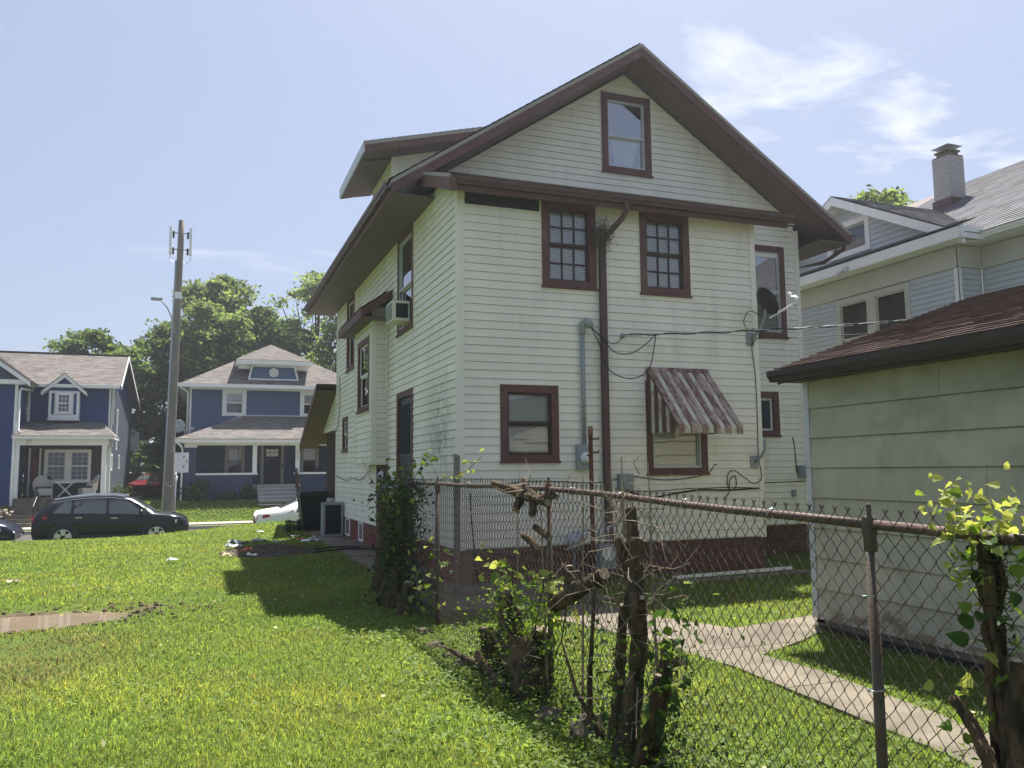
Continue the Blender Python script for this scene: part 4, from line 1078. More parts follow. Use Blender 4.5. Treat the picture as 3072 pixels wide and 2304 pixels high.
hp = [(ga - .02, dy - .5, 7.86), (gb_ + .02, dy - .5, 7.86), (gb_ + .02, dy + 5.2, 7.86), (ga - .02, dy + 5.2, 7.86), (3.80, 50.6, 9.32)]
q = MB(); q.add(hp, [(0, 1, 4), (1, 2, 4), (2, 3, 4), (3, 0, 4)]); dr2 = q.build('dormer_roof', 'roof_edge', W)
hip(hp[0], hp[1], hp[4], 75, dr2, 'roof_taupe'); hip(hp[3], hp[0], hp[4], 76, dr2, 'roof_taupe'); hip(hp[1], hp[2], hp[4], 77, dr2, 'roof_taupe')
# porch
q = MB(); FPp.box(q, 0, 9.3, .0, 1.1, -2.6, -.3); q.build('porch_floor', 'step_grey', W)
q = MB(); FPp.box(q, 0, 3.28, -.1, 1.62, -.28, 0); FPp.box(q, 0, .57, 1.62, 3.0, -.5, 0); FPp.box(q, 0, .3, -.1, 1.62, -2.6, -.281); q.build('porch_parapet', 'navy_brick', W)
q = MB(); FPp.box(q, 5.57, 9.3, -.1, 1.62, -.28, 0); q.build('porch_parapet', 'navy_brick', W)
q = MB(); FPp.box(q, .0, .6, 3.0, 3.12, -.52, .03); FPp.box(q, .56, 3.52, 1.62, 1.72, -.32, .05); FPp.box(q, 5.35, 9.3, 1.62, 1.72, -.32, .05); q.build('coping', 'white_paint', W)
for a in (3.27, 5.41):
    q = MB(); FPp.box(q, a, a + .21, 1.72, 3.12, -.22, -.01); q.build('porch_post', 'white_paint', W)
q = MB(); FPp.box(q, 0, 9.6, 3.12, 3.28, -.3, .02); q.build('beam', 'white_paint', W)
q = MB(); q.box(-1.15, 9.4, 43.8, 43.86, 3.24, 3.42); q.box(-1.15, -1.1, 43.86, 47, 3.24, 3.42); q.box(-1.1, 9.4, 43.86, 47, 3.26, 3.29); q.build('porch_gutter', 'white_paint', W)
pp = [(-1.17, 43.78, 3.42), (9.45, 43.78, 3.42), (6.2, 47.0, 4.78), (2.2, 47.0, 4.78), (-1.17, 47.0, 3.42), (9.45, 47.0, 3.42)]
q = MB(); q.add(pp, [(0, 1, 2, 3), (4, 0, 3), (1, 5, 2)]); pr2 = q.build('porch_roof', 'roof_edge', W)
sl_ = Vector((0, 3.22, 1.36)); Lp_ = sl_.length; sl_.normalize()
shingles((-1.17, 43.75, 3.42), (1, 0, 0), sl_, (0, -sl_.z, sl_.y), Lp_, lambda t: 3.37 * t / Lp_, lambda t: 10.62 - 3.25 * t / Lp_, 'roof_taupe', pr2, .16, .34, 78, lift=.01)
sx_ = Vector((3.37, 0, 1.36)); Lx_ = sx_.length; sx_.normalize()
shingles((-1.2, 47.0, 3.42), (0, -1, 0), sx_, (-sx_.z, 0, sx_.x), Lx_, c0(0), lambda t: 3.22 * (1 - t / Lx_), 'roof_taupe', pr2, .16, .34, 79, lift=.01)
q = MB(); q.tube([(2.1, 46.96, 4.82), (6.3, 46.96, 4.82)], .03, 4); q.tube([(-.6, 46.96, 3.66), (2.15, 46.96, 4.82)], .03, 4); q.build('flashing', 'white_paint', W)
for i in range(6):
    q = MB(); zt = 1.10 - .185 * i; q.box(2.79, 4.66, 44.35 - .3 * (i + 1), 44.6, zt - .2 - (.6 if i == 5 else 0), zt - .045); q.box(2.77, 4.68, 44.29 - .3 * (i + 1), 44.6, zt - .045, zt); q.build('step', 'step_grey', W)
q = MB(); q.tube([(4.72, 44.2, 1.9), (4.72, 42.6, 1.0)], .05, 4); q.box(4.66, 4.78, 44.1, 44.22, .9, 1.9); q.box(4.66, 4.78, 42.6, 42.72, -.1, 1.05); q.tube([(4.72, 44.2, 1.5), (4.72, 42.6, .6)], .03, 4); q.build('handrail', 'pole_wood' if 'pole_wood' in M else 'sash_dark', W)
q = MB(); q.tube([(-1.1, 43.84, 3.3), (-.85, 44.0, 3.05), (-.8, 44.2, 2.9), (-.8, 44.2, .2), (-.95, 44.05, .12)], .05, 6); q.build('downspout', 'white_paint', W, True); q = MB(); q.tube([(-1.12, 46.3, 6.3), (-.8, 46.7, 6.1), (-.66, 46.9, 6.0), (-.66, 46.9, 3.6)], .05, 6); q.build('downspout', 'white_paint', W, True)

def text_obj(s, loc, size, mat, parent, rot=(math.pi / 2, 0, 0), name='house_number', sx=1.0):
    cu = bpy.data.curves.new(name, 'FONT'); cu.body = s; cu.size = size; cu.extrude = .004; cu.align_x = 'CENTER'; cu.align_y = 'CENTER'
    o = bpy.data.objects.new(name, cu); COL.objects.link(o)
    o.location = loc; o.rotation_euler = rot
    bpy.context.view_layer.update()
    me = bpy.data.meshes.new_from_object(o); me.transform(o.matrix_world); bpy.data.objects.remove(o)
    me.materials.clear(); me.materials.append(M[mat])
    return link(name, me, parent)
text_obj('2', (4.795, 44.29, 2.72), .27, 'grey_box', W); text_obj('5', (4.795, 44.29, 2.44), .27, 'grey_box', W)
# porch chairs
pm('chair_dark', (.02, .022, .03), .6, .1, 5)
def adirondack(x, y, z, lab):
    c = thing('porch_chair', lab, 'chair', (x, y, z), 0, 'chairs on the porch of the blue house')
    s = MB(); s.hexa([(-.3, -.3, .36), (.3, -.3, .36), (.3, .25, .25), (-.3, .25, .25), (-.3, -.3, .4), (.3, -.3, .4), (.3, .25, .29), (-.3, .25, .29)]); s.build('seat', 'chair_dark', c, local=True)
    for i in range(5):
        a = (i - 2) * .11; h_ = 1.0 - .05 * abs(i - 2) ** 1.5; b_ = MB(); b_.hexa([(a - .048, .22, .28), (a + .048, .22, .28), (a + .048, .25, .28), (a - .048, .25, .28), (a * 1.25 - .05, .45, h_), (a * 1.25 + .05, .45, h_), (a * 1.25 + .05, .48, h_), (a * 1.25 - .05, .48, h_)]); b_.build('slat', 'chair_dark', c, local=True)
    for sg in (-1, 1):
        b_ = MB(); b_.box(sg * .36 - .06, sg * .36 + .06, -.38, .3, .55, .58); b_.build('arm', 'chair_dark', c, local=True)
        b_ = MB(); b_.box(sg * .34 - .03, sg * .34 + .03, -.33, -.25, 0, .55); b_.build('leg', 'chair_dark', c, local=True)
        b_ = MB(); b_.box(sg * .34 - .03, sg * .34 + .03, .2, .28, 0, .55); b_.build('leg', 'chair_dark', c, local=True)
adirondack(.75, 45.3, 1.1, 'dark slatted porch chair by the left end of the porch of number 25')
adirondack(1.75, 45.3, 1.1, 'dark slatted porch chair in front of the left porch window of number 25')
adirondack(5.85, 45.3, 1.1, 'dark slatted porch chair right of the front door of number 25')
# dish on the left corner of the porch roof
d_ = thing('satellite_dish', 'grey satellite dish on the left edge of the porch roof of number 25', 'dish', (-.75, 45.2, 3.6))
q = MB(); q.tube([(-.75, 45.2, 3.6), (-.75, 45.2, 3.9), (-.98, 45.1, 4.05)], .03, 6); q.build('mast', 'galv', d_)
q = MB(); q.lathe([(.0, .0), (.2, .03), (.33, .09), (.32, .1), (.0, .03)], (-1.05, 45.0, 4.1), 16, 'Y'); q.build('reflector', 'grey_box', d_, True)
q = MB(); q.tube([(-1.0, 45.0, 3.85), (-.4, 44.6, 3.95)], .02, 5); q.box(-.45, -.3, 44.55, 44.7, 3.9, 4.05); q.build('arm', 'grey_box', d_)

# ---------------------------------------------------------------- house across the street, number 27
B = thing('navy_house', 'navy blue house numbered 27 with white trimmed bay and covered porch, far left', 'house', (-8, 47, .3))
yf, yq = 45.5, 43.3
FA = Frame((-7.86, yf, 0), (1, 0, 0), (0, -1, 0))          # recessed front with porch
FAs = Frame((-4.2, yf, 0), (0, 1, 0), (1, 0, 0)); FAl = Frame((-14, yq, 0), (1, 0, 0), (0, -1, 0)); FAm = Frame((-7.9, yq, 0), (0, 1, 0), (1, 0, 0))
oA = [(.83, 2.87, 1.36, 2.94), (.25, .62, .68, 2.9)]
oS = [(.75, 1.55, 1.9, 2.75), (4.8, 5.6, 2.0, 2.8), (3.0, 3.7, 3.0, 5.2)]
q = MB(); wall_sheet(FA, .3, 6.1, c0(0), c0(3.66), oA, q); wall_sheet(FAs, .3, 6.1, c0(0), c0(13), oS, q); wall_sheet(FAl, .0, 6.1, c0(0), c0(6.1), [], q); FAm.box(q, .0, 2.2, .3, 6.1, -.1, -.0); q.prism([(-4.2, yf, 6.1), (-4.2, 58.5, 6.1), (-4.2, 49.3, 7.95), (-4.2, 48.7, 7.95)], (-.1, 0, 0)); q.build('wall', 'navy_27', B)
def brick_face(fr, z0, z1, l_, r_, opens, mat):
    lapped(fr, z0, z1, l_, r_, opens, mat, B, course=.105, sd=81)
brick_face(FA, 3.4, 6.1, c0(0), c0(3.66), [], 'navy_27'); brick_face(FAl, .3, 6.1, c0(0), c0(6.05), [], 'navy_27'); lapped(FAs, .4, 6.1, c0(.1), c0(13), oS, 'slate_27', B, .13, 82)
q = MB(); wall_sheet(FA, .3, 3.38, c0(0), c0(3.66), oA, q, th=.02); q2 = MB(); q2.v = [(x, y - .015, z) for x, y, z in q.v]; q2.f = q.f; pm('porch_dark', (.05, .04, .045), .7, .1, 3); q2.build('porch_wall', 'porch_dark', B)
window(B, FA, .83, 1.86, 1.36, 2.94, casing=.12, mat='white_paint', sash='white_vinyl', grid=(3, 3), rail=.5, bar=.012)
window(B, FA, 1.861, 2.87, 1.36, 2.94, casing=.12, mat='white_paint', sash='white_vinyl', grid=(3, 3), rail=.5, bar=.012)
q = MB(); FA.box(q, .25, .62, .68, 2.9, -.05, .0); sd2 = q.build('front_door', 'door_navy', B)
q = MB(); FA.box(q, .62, .70, .68, 3.0, -.02, .05); FA.box(q, .17, .25, .68, 3.0, -.02, .05); q.build('casing', 'white_paint', sd2)
q = MB(); FA.box(q, .34, .53, 1.3, 2.6, .0, .012); q.build('pane', 'brick_red', sd2)
for k in oS:
    window(B, FAs, *k, casing=.1, mat='white_paint', sash='white_vinyl', grid=(3, 1) if k[0] < 2 else None, sill=False)
for fr_, k in ((FA, (3.56, 3.68, .5, 6.05, -.01, .04)), (FAs, (-.04, .1, .5, 6.05, -.01, .035)), (FA, (.02, .12, 3.4, 6.05, -.01, .04)), (FAl, (6.0, 6.12, .3, 6.05, -.01, .04))):
    q = MB(); fr_.box(q, *k); q.build('corner_board', 'white_paint', B)
# bay window box with little gable
FBv = Frame((-6.9, yf, 0), (1, 0, 0), (0, -1, 0))
q = MB(); FBv.box(q, 0, 1.32, 4.42, 5.78, -.02, .42); bx = q.build('bay', 'white_paint', B)
q = MB(); FBv.box(q, -.02, 1.34, 4.34, 4.42, -.02, .46); FBv.box(q, .06, 1.26, 4.43, 4.58, .42, .47); q.build('bay_sill', 'white_paint', bx)
for a in (.12, 1.08):
    q = MB(); FBv.box(q, a, a + .12, 4.62, 5.66, .42, .43); q.build('panel', 'navy_27', bx)
window(B, Frame((-6.9, yf - .50, 0), (1, 0, 0), (0, -1, 0)), .31, 1.01, 4.66, 5.70, casing=.1, mat='white_paint', sash='white_vinyl', grid=(3, 2), sill=False, room=.075, name='bay_window', bar=.02)
q = MB(); q.prism([(-7.0, yf - .44, 5.78), (-5.48, yf - .44, 5.78), (-6.24, yf - .44, 6.5)], (0, .5, 0)); q.build('bay_gable', 'navy_27', bx)
q = MB()
for sg in (-1, 1):
    q.prism([(-6.24, yf - .6, 6.42), (-6.24 + sg * .98, yf - .6, 5.55), (-6.24 + sg * .98, yf - .6, 5.72), (-6.24, yf - .6, 6.62)], (0, .9, 0))
q.build('bay_roof', 'white_paint', bx)
q = MB()
for sg in (-1, 1):
    q.prism([(-6.24, yf - .62, 6.625), (-6.24 + sg * 1.0, yf - .62, 5.725), (-6.24 + sg * 1.0, yf - .62, 5.755), (-6.24, yf - .62, 6.66)], (0, 1.6, 0))
q.build('bay_shingles', 'roof_edge', bx)
# main roof, ridge along the street, and the front gable at the left edge
ez7 = 6.08; ey7 = 45.05; rg = (48.9, 8.08)
q = MB(); q.prism([(-3.75, ey7, ez7 - .04), (-3.75, rg[0], rg[1] - .04), (-3.75, 59.5, 6.0), (-3.75, 59.5, 6.04), (-3.75, rg[0], rg[1]), (-3.75, ey7, ez7)], (-12, 0, 0)); mr7 = q.build('roof', 'roof_edge', B)
s7 = Vector((0, rg[0] - ey7, rg[1] - ez7)); L7 = s7.length; s7.normalize()
shingles((-15.7, ey7 - .03, ez7), (1, 0, 0), s7, (0, -s7.z, s7.y), L7, c0(0), c0(11.97), 'roof_taupe', mr7, .16, .34, 83, lift=.01)
q = MB(); q.box(-15.7, -3.75, rg[0] - .15, rg[0] + .15, rg[1] - .01, rg[1] + .05); q.build('ridge_vent', 'sash_dark', mr7)
q = MB(); q.box(-8.0, -3.8, ey7 - .1, ey7, ez7 - .14, ez7 + .02); q.box(-8.0, -3.8, ey7, yf, ez7 - .12, ez7 - .1); q.build('gutter', 'white_paint', B)
q = MB(); q.prism([(-3.74, ey7, ez7 - .2), (-3.74, rg[0], rg[1] - .2), (-3.74, rg[0], rg[1] - .02), (-3.74, ey7, ez7 - .02)], (.03, 0, 0)); q.prism([(-3.74, rg[0], rg[1] - .2), (-3.74, 59.5, 5.84), (-3.74, 59.5, 6.02), (-3.74, rg[0], rg[1] - .02)], (.03, 0, 0)); q.box(-4.2, -3.72, 58.4, 58.9, 3.2, 4.6); q.build('rake_board', 'white_paint', B)
# left wing gable facing the street
gc = -10.6; q = MB(); q.prism([(gc - 3.1, yq - .002, 6.05), (gc + 2.74, yq - .002, 6.05), (gc, yq - .002, 8.25)], (0, .1, 0)); q.build('gable_wall', 'slate_27', B)
q = MB()
for sg in (-1, 1):
    q.prism([(gc, yq - .42, 8.32), (gc + sg * 3.25, yq - .42, 5.95), (gc + sg * 3.25, yq - .42, 6.0), (gc, yq - .42, 8.4)], (0, 5.5, 0))
gro7 = q.build('gable_roof', 'roof_edge', B)
sg7 = Vector((-3.25, 0, 2.4)); Lg7 = sg7.length; sg7.normalize()
shingles((gc + 3.27, yq - .44, 6.0), (0, 1, 0), sg7, (-sg7.z * -1, 0, -sg7.x), Lg7, c0(0), c0(5.5), 'roof_taupe', gro7, .16, .34, 84, lift=.01)
q = MB()
for sg in (-1, 1): q.prism([(gc, yq - .46, 8.14), (gc + sg * 3.25, yq - .46, 5.76), (gc + sg * 3.25, yq - .46, 5.98), (gc, yq - .46, 8.36)], (0, .05, 0))
q.box(gc - 1.6, gc + 1.6, yq - .3, yq - .2, 6.95, 7.1); q.box(gc - 3.2, gc + 3.0, yq - .35, yq - .02, 5.86, 6.06); q.build('gable_trim', 'white_paint', B)
# porch of 27
q = MB(); q.box(-7.9, -3.9, yq, yf, -.1, .66); q.build('porch_floor', 'concrete', B)
for k in ((-4.32, -4.12, yq + .04, yq + .24), (-7.88, -7.72, yq + .02, yq + .18), (-4.32, -4.12, yf - .2, yf)):
    q = MB(); q.box(*k, .66, 3.1); q.build('porch_post', 'white_paint', B)
q = MB(); q.box(-7.9, -4.05, yq - .02, yq + .2, 3.08, 3.38); q.box(-4.3, -4.05, yq + .2, yf, 3.08, 3.38); q.build('beam', 'white_paint', B)
q = MB(); q.box(-7.98, -3.78, yq - .34, yq - .22, 3.36, 3.5); q.box(-7.98, -3.80, yq - .22, yf, 3.4, 3.42); q.box(-3.84, -3.78, yq - .22, yf, 3.36, 3.5); q.build('porch_gutter', 'white_paint', B)
pq = [(-8.0, yq - .34, 3.5), (-3.76, yq - .34, 3.5), (-4.55, yf, 4.28), (-8.0, yf, 4.28), (-3.76, yf, 3.5)]
q = MB(); q.add(pq, [(0, 1, 2, 3), (1, 4, 2)]); pr7 = q.build('porch_roof', 'roof_edge', B)
sq_ = Vector((0, yf - yq + .34, .78)); Lq_ = sq_.length; sq_.normalize()
shingles((-8.0, yq - .37, 3.5), (1, 0, 0), sq_, (0, -sq_.z, sq_.y), Lq_, c0(.1), lambda t: 4.24 - .79 * t / Lq_, 'roof_taupe', pr7, .16, .34, 85, lift=.01)
q = MB(); q.tube([(-7.6, ey7 + .1, 6.0), (-7.62, yf - .2, 5.75), (-7.78, yq + .1, 5.7), (-7.8, yq - .08, 5.55), (-7.8, yq - .08, 3.75), (-7.7, yq - .12, 3.65)], .055, 6); q.build('downspout', 'white_paint', B, True); q = MB(); q.tube([(-4.02, ey7 + .0, 6.0), (-4.1, yf - .08, 5.9), (-4.1, yf - .08, 4.2)], .055, 6); q.build('downspout', 'white_paint', B, True)
text_obj('27', (-7.35, yq - .03, 3.23), .26, 'grey_box', B)
for i in range(4):
    q = MB(); zt = .62 - .19 * i; q.box(-7.75, -6.5, yq - .3 * (i + 1), yq + .02, zt - .5, zt); q.build('step', 'concrete', B)
for i in range(4):
    q = MB(); zt = -.02 - .17 * i; q.box(-7.85, -6.75, 41.6 - .28 * i, 42.3, zt - .35, zt); q.build('garden_step', 'concrete', B)
q = MB(); q.tube([(-6.68, 42.2, .0), (-6.68, 42.2, .95), (-6.68, 41.0, .35), (-6.68, 41.0, -.6)], .025, 6); q.build('handrail', 'black_plastic', B)
# wicker chairs and folding table
pm('wicker', (.55, .52, .48), .7, .15, 30, .4, 150)
def wicker(x, y, z, rz, lab):
    c = thing('wicker_chair', lab, 'chair', (x, y, z), rz, 'white wicker chairs on the porch of number 27')
    q = MB(); q.hexa([(-.32, -.3, .1), (.32, -.3, .1), (.32, .3, .1), (-.32, .3, .1), (-.3, -.3, .42), (.3, -.3, .42), (.3, .3, .42), (-.3, .3, .42)]); q.build('seat', 'wicker', c, local=True)
    q = MB(); n = 12
    for i in range(n):
        a0_, a1_ = math.pi * (i / n), math.pi * ((i + 1) / n)
        f = lambda a, h_, r_: (math.cos(a) * r_, .1 + math.sin(a) * (r_ - .04), h_)
        ha, hb = .62 + .42 * math.sin(a0_) ** 2, .62 + .42 * math.sin(a1_) ** 2
        q.hexa([f(a0_, .3, .34), f(a0_, .3, .38), f(a1_, .3, .38), f(a1_, .3, .34), f(a0_, ha, .40), f(a0_, ha, .45), f(a1_, hb, .45), f(a1_, hb, .40)])
    q.build('backrest', 'wicker', c, local=True)
    for a, b_ in ((-.28, -.26), (.28, -.26), (-.28, .28), (.28, .28)):
        q = MB(); q.box(a - .03, a + .03, b_ - .03, b_ + .03, 0, .12); q.build('leg', 'wicker', c, local=True)
    q = MB(); q.box(-.27, .27, -.28, .22, .42, .5); q.build('cushion', 'chair_dark', c, local=True)
wicker(-6.85, 44.5, .66, R(25), 'white wicker armchair left of the folding table on porch 27')
wicker(-5.0, 44.5, .66, R(-65), 'white wicker armchair right of the folding table on porch 27')
t_ = thing('folding_table', 'small white folding table between the wicker chairs on porch 27', 'table', (-5.9, 44.2, .66))
q = MB(); q.box(-.4, .4, -.25, .25, .66, .70); q.build('top', 'white_paint', t_, local=True)
for sg in (-1, 1):
    q = MB()
    for yy in (-.2, .2): q.tube([(-.3 * sg, yy, .02), (.3 * sg, yy, .66)], .015, 5)
    q.build('leg', 'white_paint', t_, local=True)
# ---------------------------------------------------------------- cars
def paint(name, c, rough=.25, metal=.0):
    pm(name, c, rough, .03, 2, 0, spec=.3, metal=metal, coat=.08)
paint('black_paint', (.008, .009, .011), .18); paint('white_car', (.74, .74, .73), .3); paint('dark_blue_car', (.010, .013, .03), .2); paint('red_car', (.11, .008, .012), .3)
pm('tyre', (.02, .02, .02), .85, .1, 20); pm('rim', (.55, .56, .57), .3, .05, 4, metal=.7, spec=.5); pm('car_glass', (.05, .06, .065), .04, 0, spec=.9); pm('tail_red', (.35, .01, .015), .2, 0, spec=.5); pm('lamp_clear', (.6, .64, .68), .1, .2, 30, spec=.6); pm('cladding', (.022, .023, .025), .6, .05, 5); pm('chrome', (.7, .7, .72), .15, 0, metal=.9)
def car(name, label, x, y, z, st, body, winx, wheels, wr=.35, lamps=True, rails=False, cladding=True, group='cars parked along the street', rz=0.0, screen=None, rear=None):
    c = thing(name, label, 'car', (x, y, z), rz, group)
    xs_ = [s[0] for s in st]
    def at(xx):
        i = max(0, min(len(st) - 2, int(np.searchsorted(xs_, xx) - 1))); a, b_ = st[i], st[i + 1]
        t = (xx - a[0]) / (b_[0] - a[0]); return [a[k] + (b_[k] - a[k]) * t for k in range(7)]
    mb = MB(); n = 12
    for s in st:
        X, zb, ze, zt, ws, wm, wr_ = s
        zr = max(zt - .04, ze + .01)
        half = [(ws * .6, zb - .02), (ws, zb), (wm, zb + (ze - zb) * .5), (wm - .015, ze), (wr_, zr), (wr_ * .6, zt)]
        ring = [(-a, b_) for a, b_ in half] + [(a, b_) for a, b_ in half[::-1]]
        mb.v += [(X, a, b_) for a, b_ in ring]
    for i in range(len(st) - 1):
        for j in range(n):
            mb.f.append((i * n + j, i * n + (j + 1) % n, (i + 1) * n + (j + 1) % n, (i + 1) * n + j))
    mb.f += [tuple(range(n)), tuple(range((len(st) - 1) * n, len(st) * n))[::-1]]
    bo = mb.build('body', body, c, True, local=True)
    def side(xx, t, off):
        s = at(xx); zr = max(s[3] - .04, s[2] + .01)
        return s[5] - .015 + (s[6] - s[5] + .015) * t + off, s[2] + (zr - s[2]) * t
    for (xa, xb, xc, xd) in winx:       # bottom-rear, bottom-front, top-front, top-rear
        for sg in (-1, 1):
            q = MB(); k = 5; row = []
            for i in range(k + 1):
                xb_ = xa + (xb - xa) * i / k; xt_ = xd + (xc - xd) * i / k
                w0_, z0_ = side(xb_, .08, .008); w1_, z1_ = side(xt_, .86, .008)
                row.append(((xb_, sg * w0_, z0_), (xt_, sg * w1_, z1_)))
            for i in range(k): q.quad(row[i][0], row[i + 1][0], row[i + 1][1], row[i][1])
            q.build('window', 'car_glass', c, local=True)
    for nm, rg_ in (('windscreen', screen), ('rear_window', rear)):
        if not rg_: continue
        q = MB(); k = 4
        for i in range(k):
            for (f0, f1) in ((-.97, -.6), (-.6, 0), (0, .6), (.6, .97)):
                pts = []
                for xx, ff in ((rg_[0] + (rg_[1] - rg_[0]) * i / k, f0), (rg_[0] + (rg_[1] - rg_[0]) * (i + 1) / k, f0), (rg_[0] + (rg_[1] - rg_[0]) * (i + 1) / k, f1), (rg_[0] + (rg_[1] - rg_[0]) * i / k, f1)):
                    s = at(xx); zz = s[3] - .04 * max(0, (abs(ff) - .6) / .4); pts.append((xx + (.012 if rg_[0] > 0 else -.012), s[6] * ff, zz + .012))
                q.quad(*pts)
        q.build(nm, 'car_glass', c, local=True)
    for wx in wheels:
        for sg in (-1, 1):
            q = MB(); w_ = at(wx)[5]
            q.lathe([(wr * .66, -.02), (wr * .9, -.02), (wr, .03), (wr, .2), (wr * .9, .24)][::1], (0, 0, 0), 28, 'Y')
            yo = sg * (w_ + .012)
            q.v = [(wx + a, yo + (sg * -1) * (b_ if sg < 0 else -b_) * 1.0 * (1 if sg < 0 else 1), wr + cc) for a, b_, cc in q.v] if False else [(wx + a, yo + sg * (b_ + .02) if True else 0, wr + cc) for a, b_, cc in q.v]
            wh_ = q.build('wheel', 'tyre', c, True, local=True)
            rm_ = MB(); rm_.lathe([(.0, 0), (wr * .66, 0), (wr * .67, .03)], (0, 0, 0), 28, 'Y')
            dk = MB(); dk.v = [(wx + a, yo + sg * .046, wr + cc) for a, b_, cc in rm_.v]; dk.f = rm_.f; dk.build('hub_shadow', 'tyre', wh_, local=True)
            sp_ = MB()
            for i in range(5):
                a = 2 * math.pi * i / 5 + .3
                d0 = Vector((math.cos(a), 0, math.sin(a))); d1 = Vector((-math.sin(a), 0, math.cos(a))); o_ = Vector((wx, yo + sg * .050, wr))
                sp_.prism([o_ + d1 * -.05, o_ + d0 * wr * .66 + d1 * -.085, o_ + d0 * wr * .66 + d1 * .085, o_ + d1 * .05], (0, sg * .012, 0))
            sp_.tube([(wx + math.cos(a) * wr * .66, yo + sg * .056, wr + math.sin(a) * wr * .66) for a in np.linspace(0, 2 * math.pi, 25)], .012, 4); sp_.build('rim', 'rim', wh_, local=True)
            if cladding:
                ar = MB(); o_ = [(wx + math.cos(a) * (wr + .075), sg * (w_ + .004), wr + .01 + math.sin(a) * (wr + .075)) for a in np.linspace(-.15, math.pi + .15, 17)]; i_ = [(wx + math.cos(a) * (wr + .0), sg * (w_ + .004), wr + .01 + math.sin(a) * (wr + .0)) for a in np.linspace(-.15, math.pi + .15, 17)]
                for i in range(16): ar.prism([o_[i], o_[i + 1], i_[i + 1], i_[i]], (0, sg * .012, 0))
                ar.build('wheel_arch', 'cladding', c, local=True)
            else:
                ar = MB(); ar.prism([(wx + math.cos(a) * (wr + .03), sg * (w_ - .0), wr + math.sin(a) * (wr + .03)) for a in np.linspace(0, 2 * math.pi, 22)[:-1]], (0, sg * .006, 0)); ar.build('wheel_arch', 'tyre', c, local=True)
    if cladding:
        for sg in (-1, 1):
            q = MB(); w_ = at(0)[5]; q.box(wheels[0] + wr, wheels[1] - wr, min(sg * (w_ - .04), sg * (w_ + .006)), max(sg * (w_ - .04), sg * (w_ + .006)), .27, .43); q.build('sill', 'cladding', c, local=True)
    for sg in (-1, 1):
        f = at(xs_[-1] - .2); q = MB(); X = xs_[-1]
        def on(xx, zz): s = at(xx); tt = min(1, max(0, (zz - s[1]) / (s[2] - s[1]))); return sg * (s[4] + (s[5] - s[4]) * min(1, tt * 2) + .006)
        q.quad((X - .42, on(X - .42, .9), f[2] - .01), (X - .42, on(X - .42, .8), f[2] - .13), (X - .06, on(X - .06, .6) * .97, f[2] - .24), (X - .1, on(X - .1, .65) * .97, f[2] - .1)); q.build('headlight', 'lamp_clear', c, local=True)
        X = xs_[0]; q = MB(); f = at(X + .25)
        q.quad((X + .45, on(X + .45, .9), f[2] - .02), (X + .45, on(X + .45, .8), f[2] - .10), (X + .04, on(X + .04, .7), f[2] - .2), (X + .03, on(X + .03, .75), f[2] - .03)); q.quad((X + .01, on(X + .03, .7), f[2] - .2), (X + .01, on(X + .03, .7) * .6, f[2] - .2), (X + .0, on(X + .03, .7) * .6, f[2] - .04), (X + .0, on(X + .03, .7), f[2] - .03)); q.build('tail_light', 'tail_red', c, local=True)
        mx0 = winx[0][1] - .12
        q = MB(); w_, zz = side(mx0, .15, 0); q.rock((mx0, sg * (w_ + .14), zz + .05), (.08, .12, .075), 3); q.build('mirror', body, c, True, local=True)
        for wn in winx[:2]:
            hx = wn[0] + .16; s = at(hx); q = MB(); q.box(hx - .1, hx + .1, min(sg * s[5], sg * (s[5] + .03)), max(sg * s[5], sg * (s[5] + .03)), s[2] - .1, s[2] - .07); q.build('door_handle', 'chrome', c, local=True)
        # door seams
        for xx in (winx[0][0] - .05, winx[0][1] + .02):
            s = at(xx); q = MB(); q.box(xx - .006, xx + .006, min(sg * (s[5] - .03), sg * (s[5] + .003)), max(sg * (s[5] - .03), sg * (s[5] + .003)), .42, s[2] - .02); q.build('door_seam', 'tyre', c, local=True)
        if rails:
            q = MB(); q.tube([(xx, sg * (at(xx)[6] - .03), at(xx)[3] + .03) for xx in (-1.7, -1.2, -.6, 0, .35)], .02, 6); q.build('roof_rail', 'chrome', c, local=True)
            q = MB(); q.tube([(xx, sg * side(xx, .93, .012)[0], side(xx, .93, 0)[1]) for xx in (-1.75, -1.2, -.6, 0, .5, .8, 1.0)], .012, 5); q.build('window_trim', 'chrome', c, local=True)
    return c
suv = [(-2.30, .45, .80, .85, .70, .78, .70), (-2.25, .32, .95, 1.10, .78, .86, .72), (-2.14, .30, 1.05, 1.22, .82, .90, .70), (-1.85, .30, 1.10, 1.48, .83, .92, .64), (-1.45, .30, 1.08, 1.60, .84, .925, .62), (-.6, .30, 1.05, 1.66, .84, .925, .61), (.1, .30, 1.02, 1.655, .84, .925, .61), (.5, .3, 1.01, 1.58, .84, .925, .62), (1.0, .3, .99, 1.28, .84, .925, .70), (1.28, .3, .98, 1.09, .84, .92, .78), (1.7, .3, .96, 1.05, .83, .91, .78), (2.05, .32, .90, .97, .80, .88, .74), (2.22, .36, .78, .86, .74, .82, .7), (2.30, .42, .62, .66, .68, .74, .64)]
sw = [(-.1, .98, .42, -.12), (-1.12, -.18, -.2, -1.12), (-1.72, -1.2, -1.2, -1.4)]
car('black_suv', 'black SUV parked at the kerb below number 27', -2.58, 30.6, -.632, suv, 'black_paint', sw, (-1.38, 1.33), .37, rails=True, screen=(.55, 1.25), rear=(-2.12, -1.86))
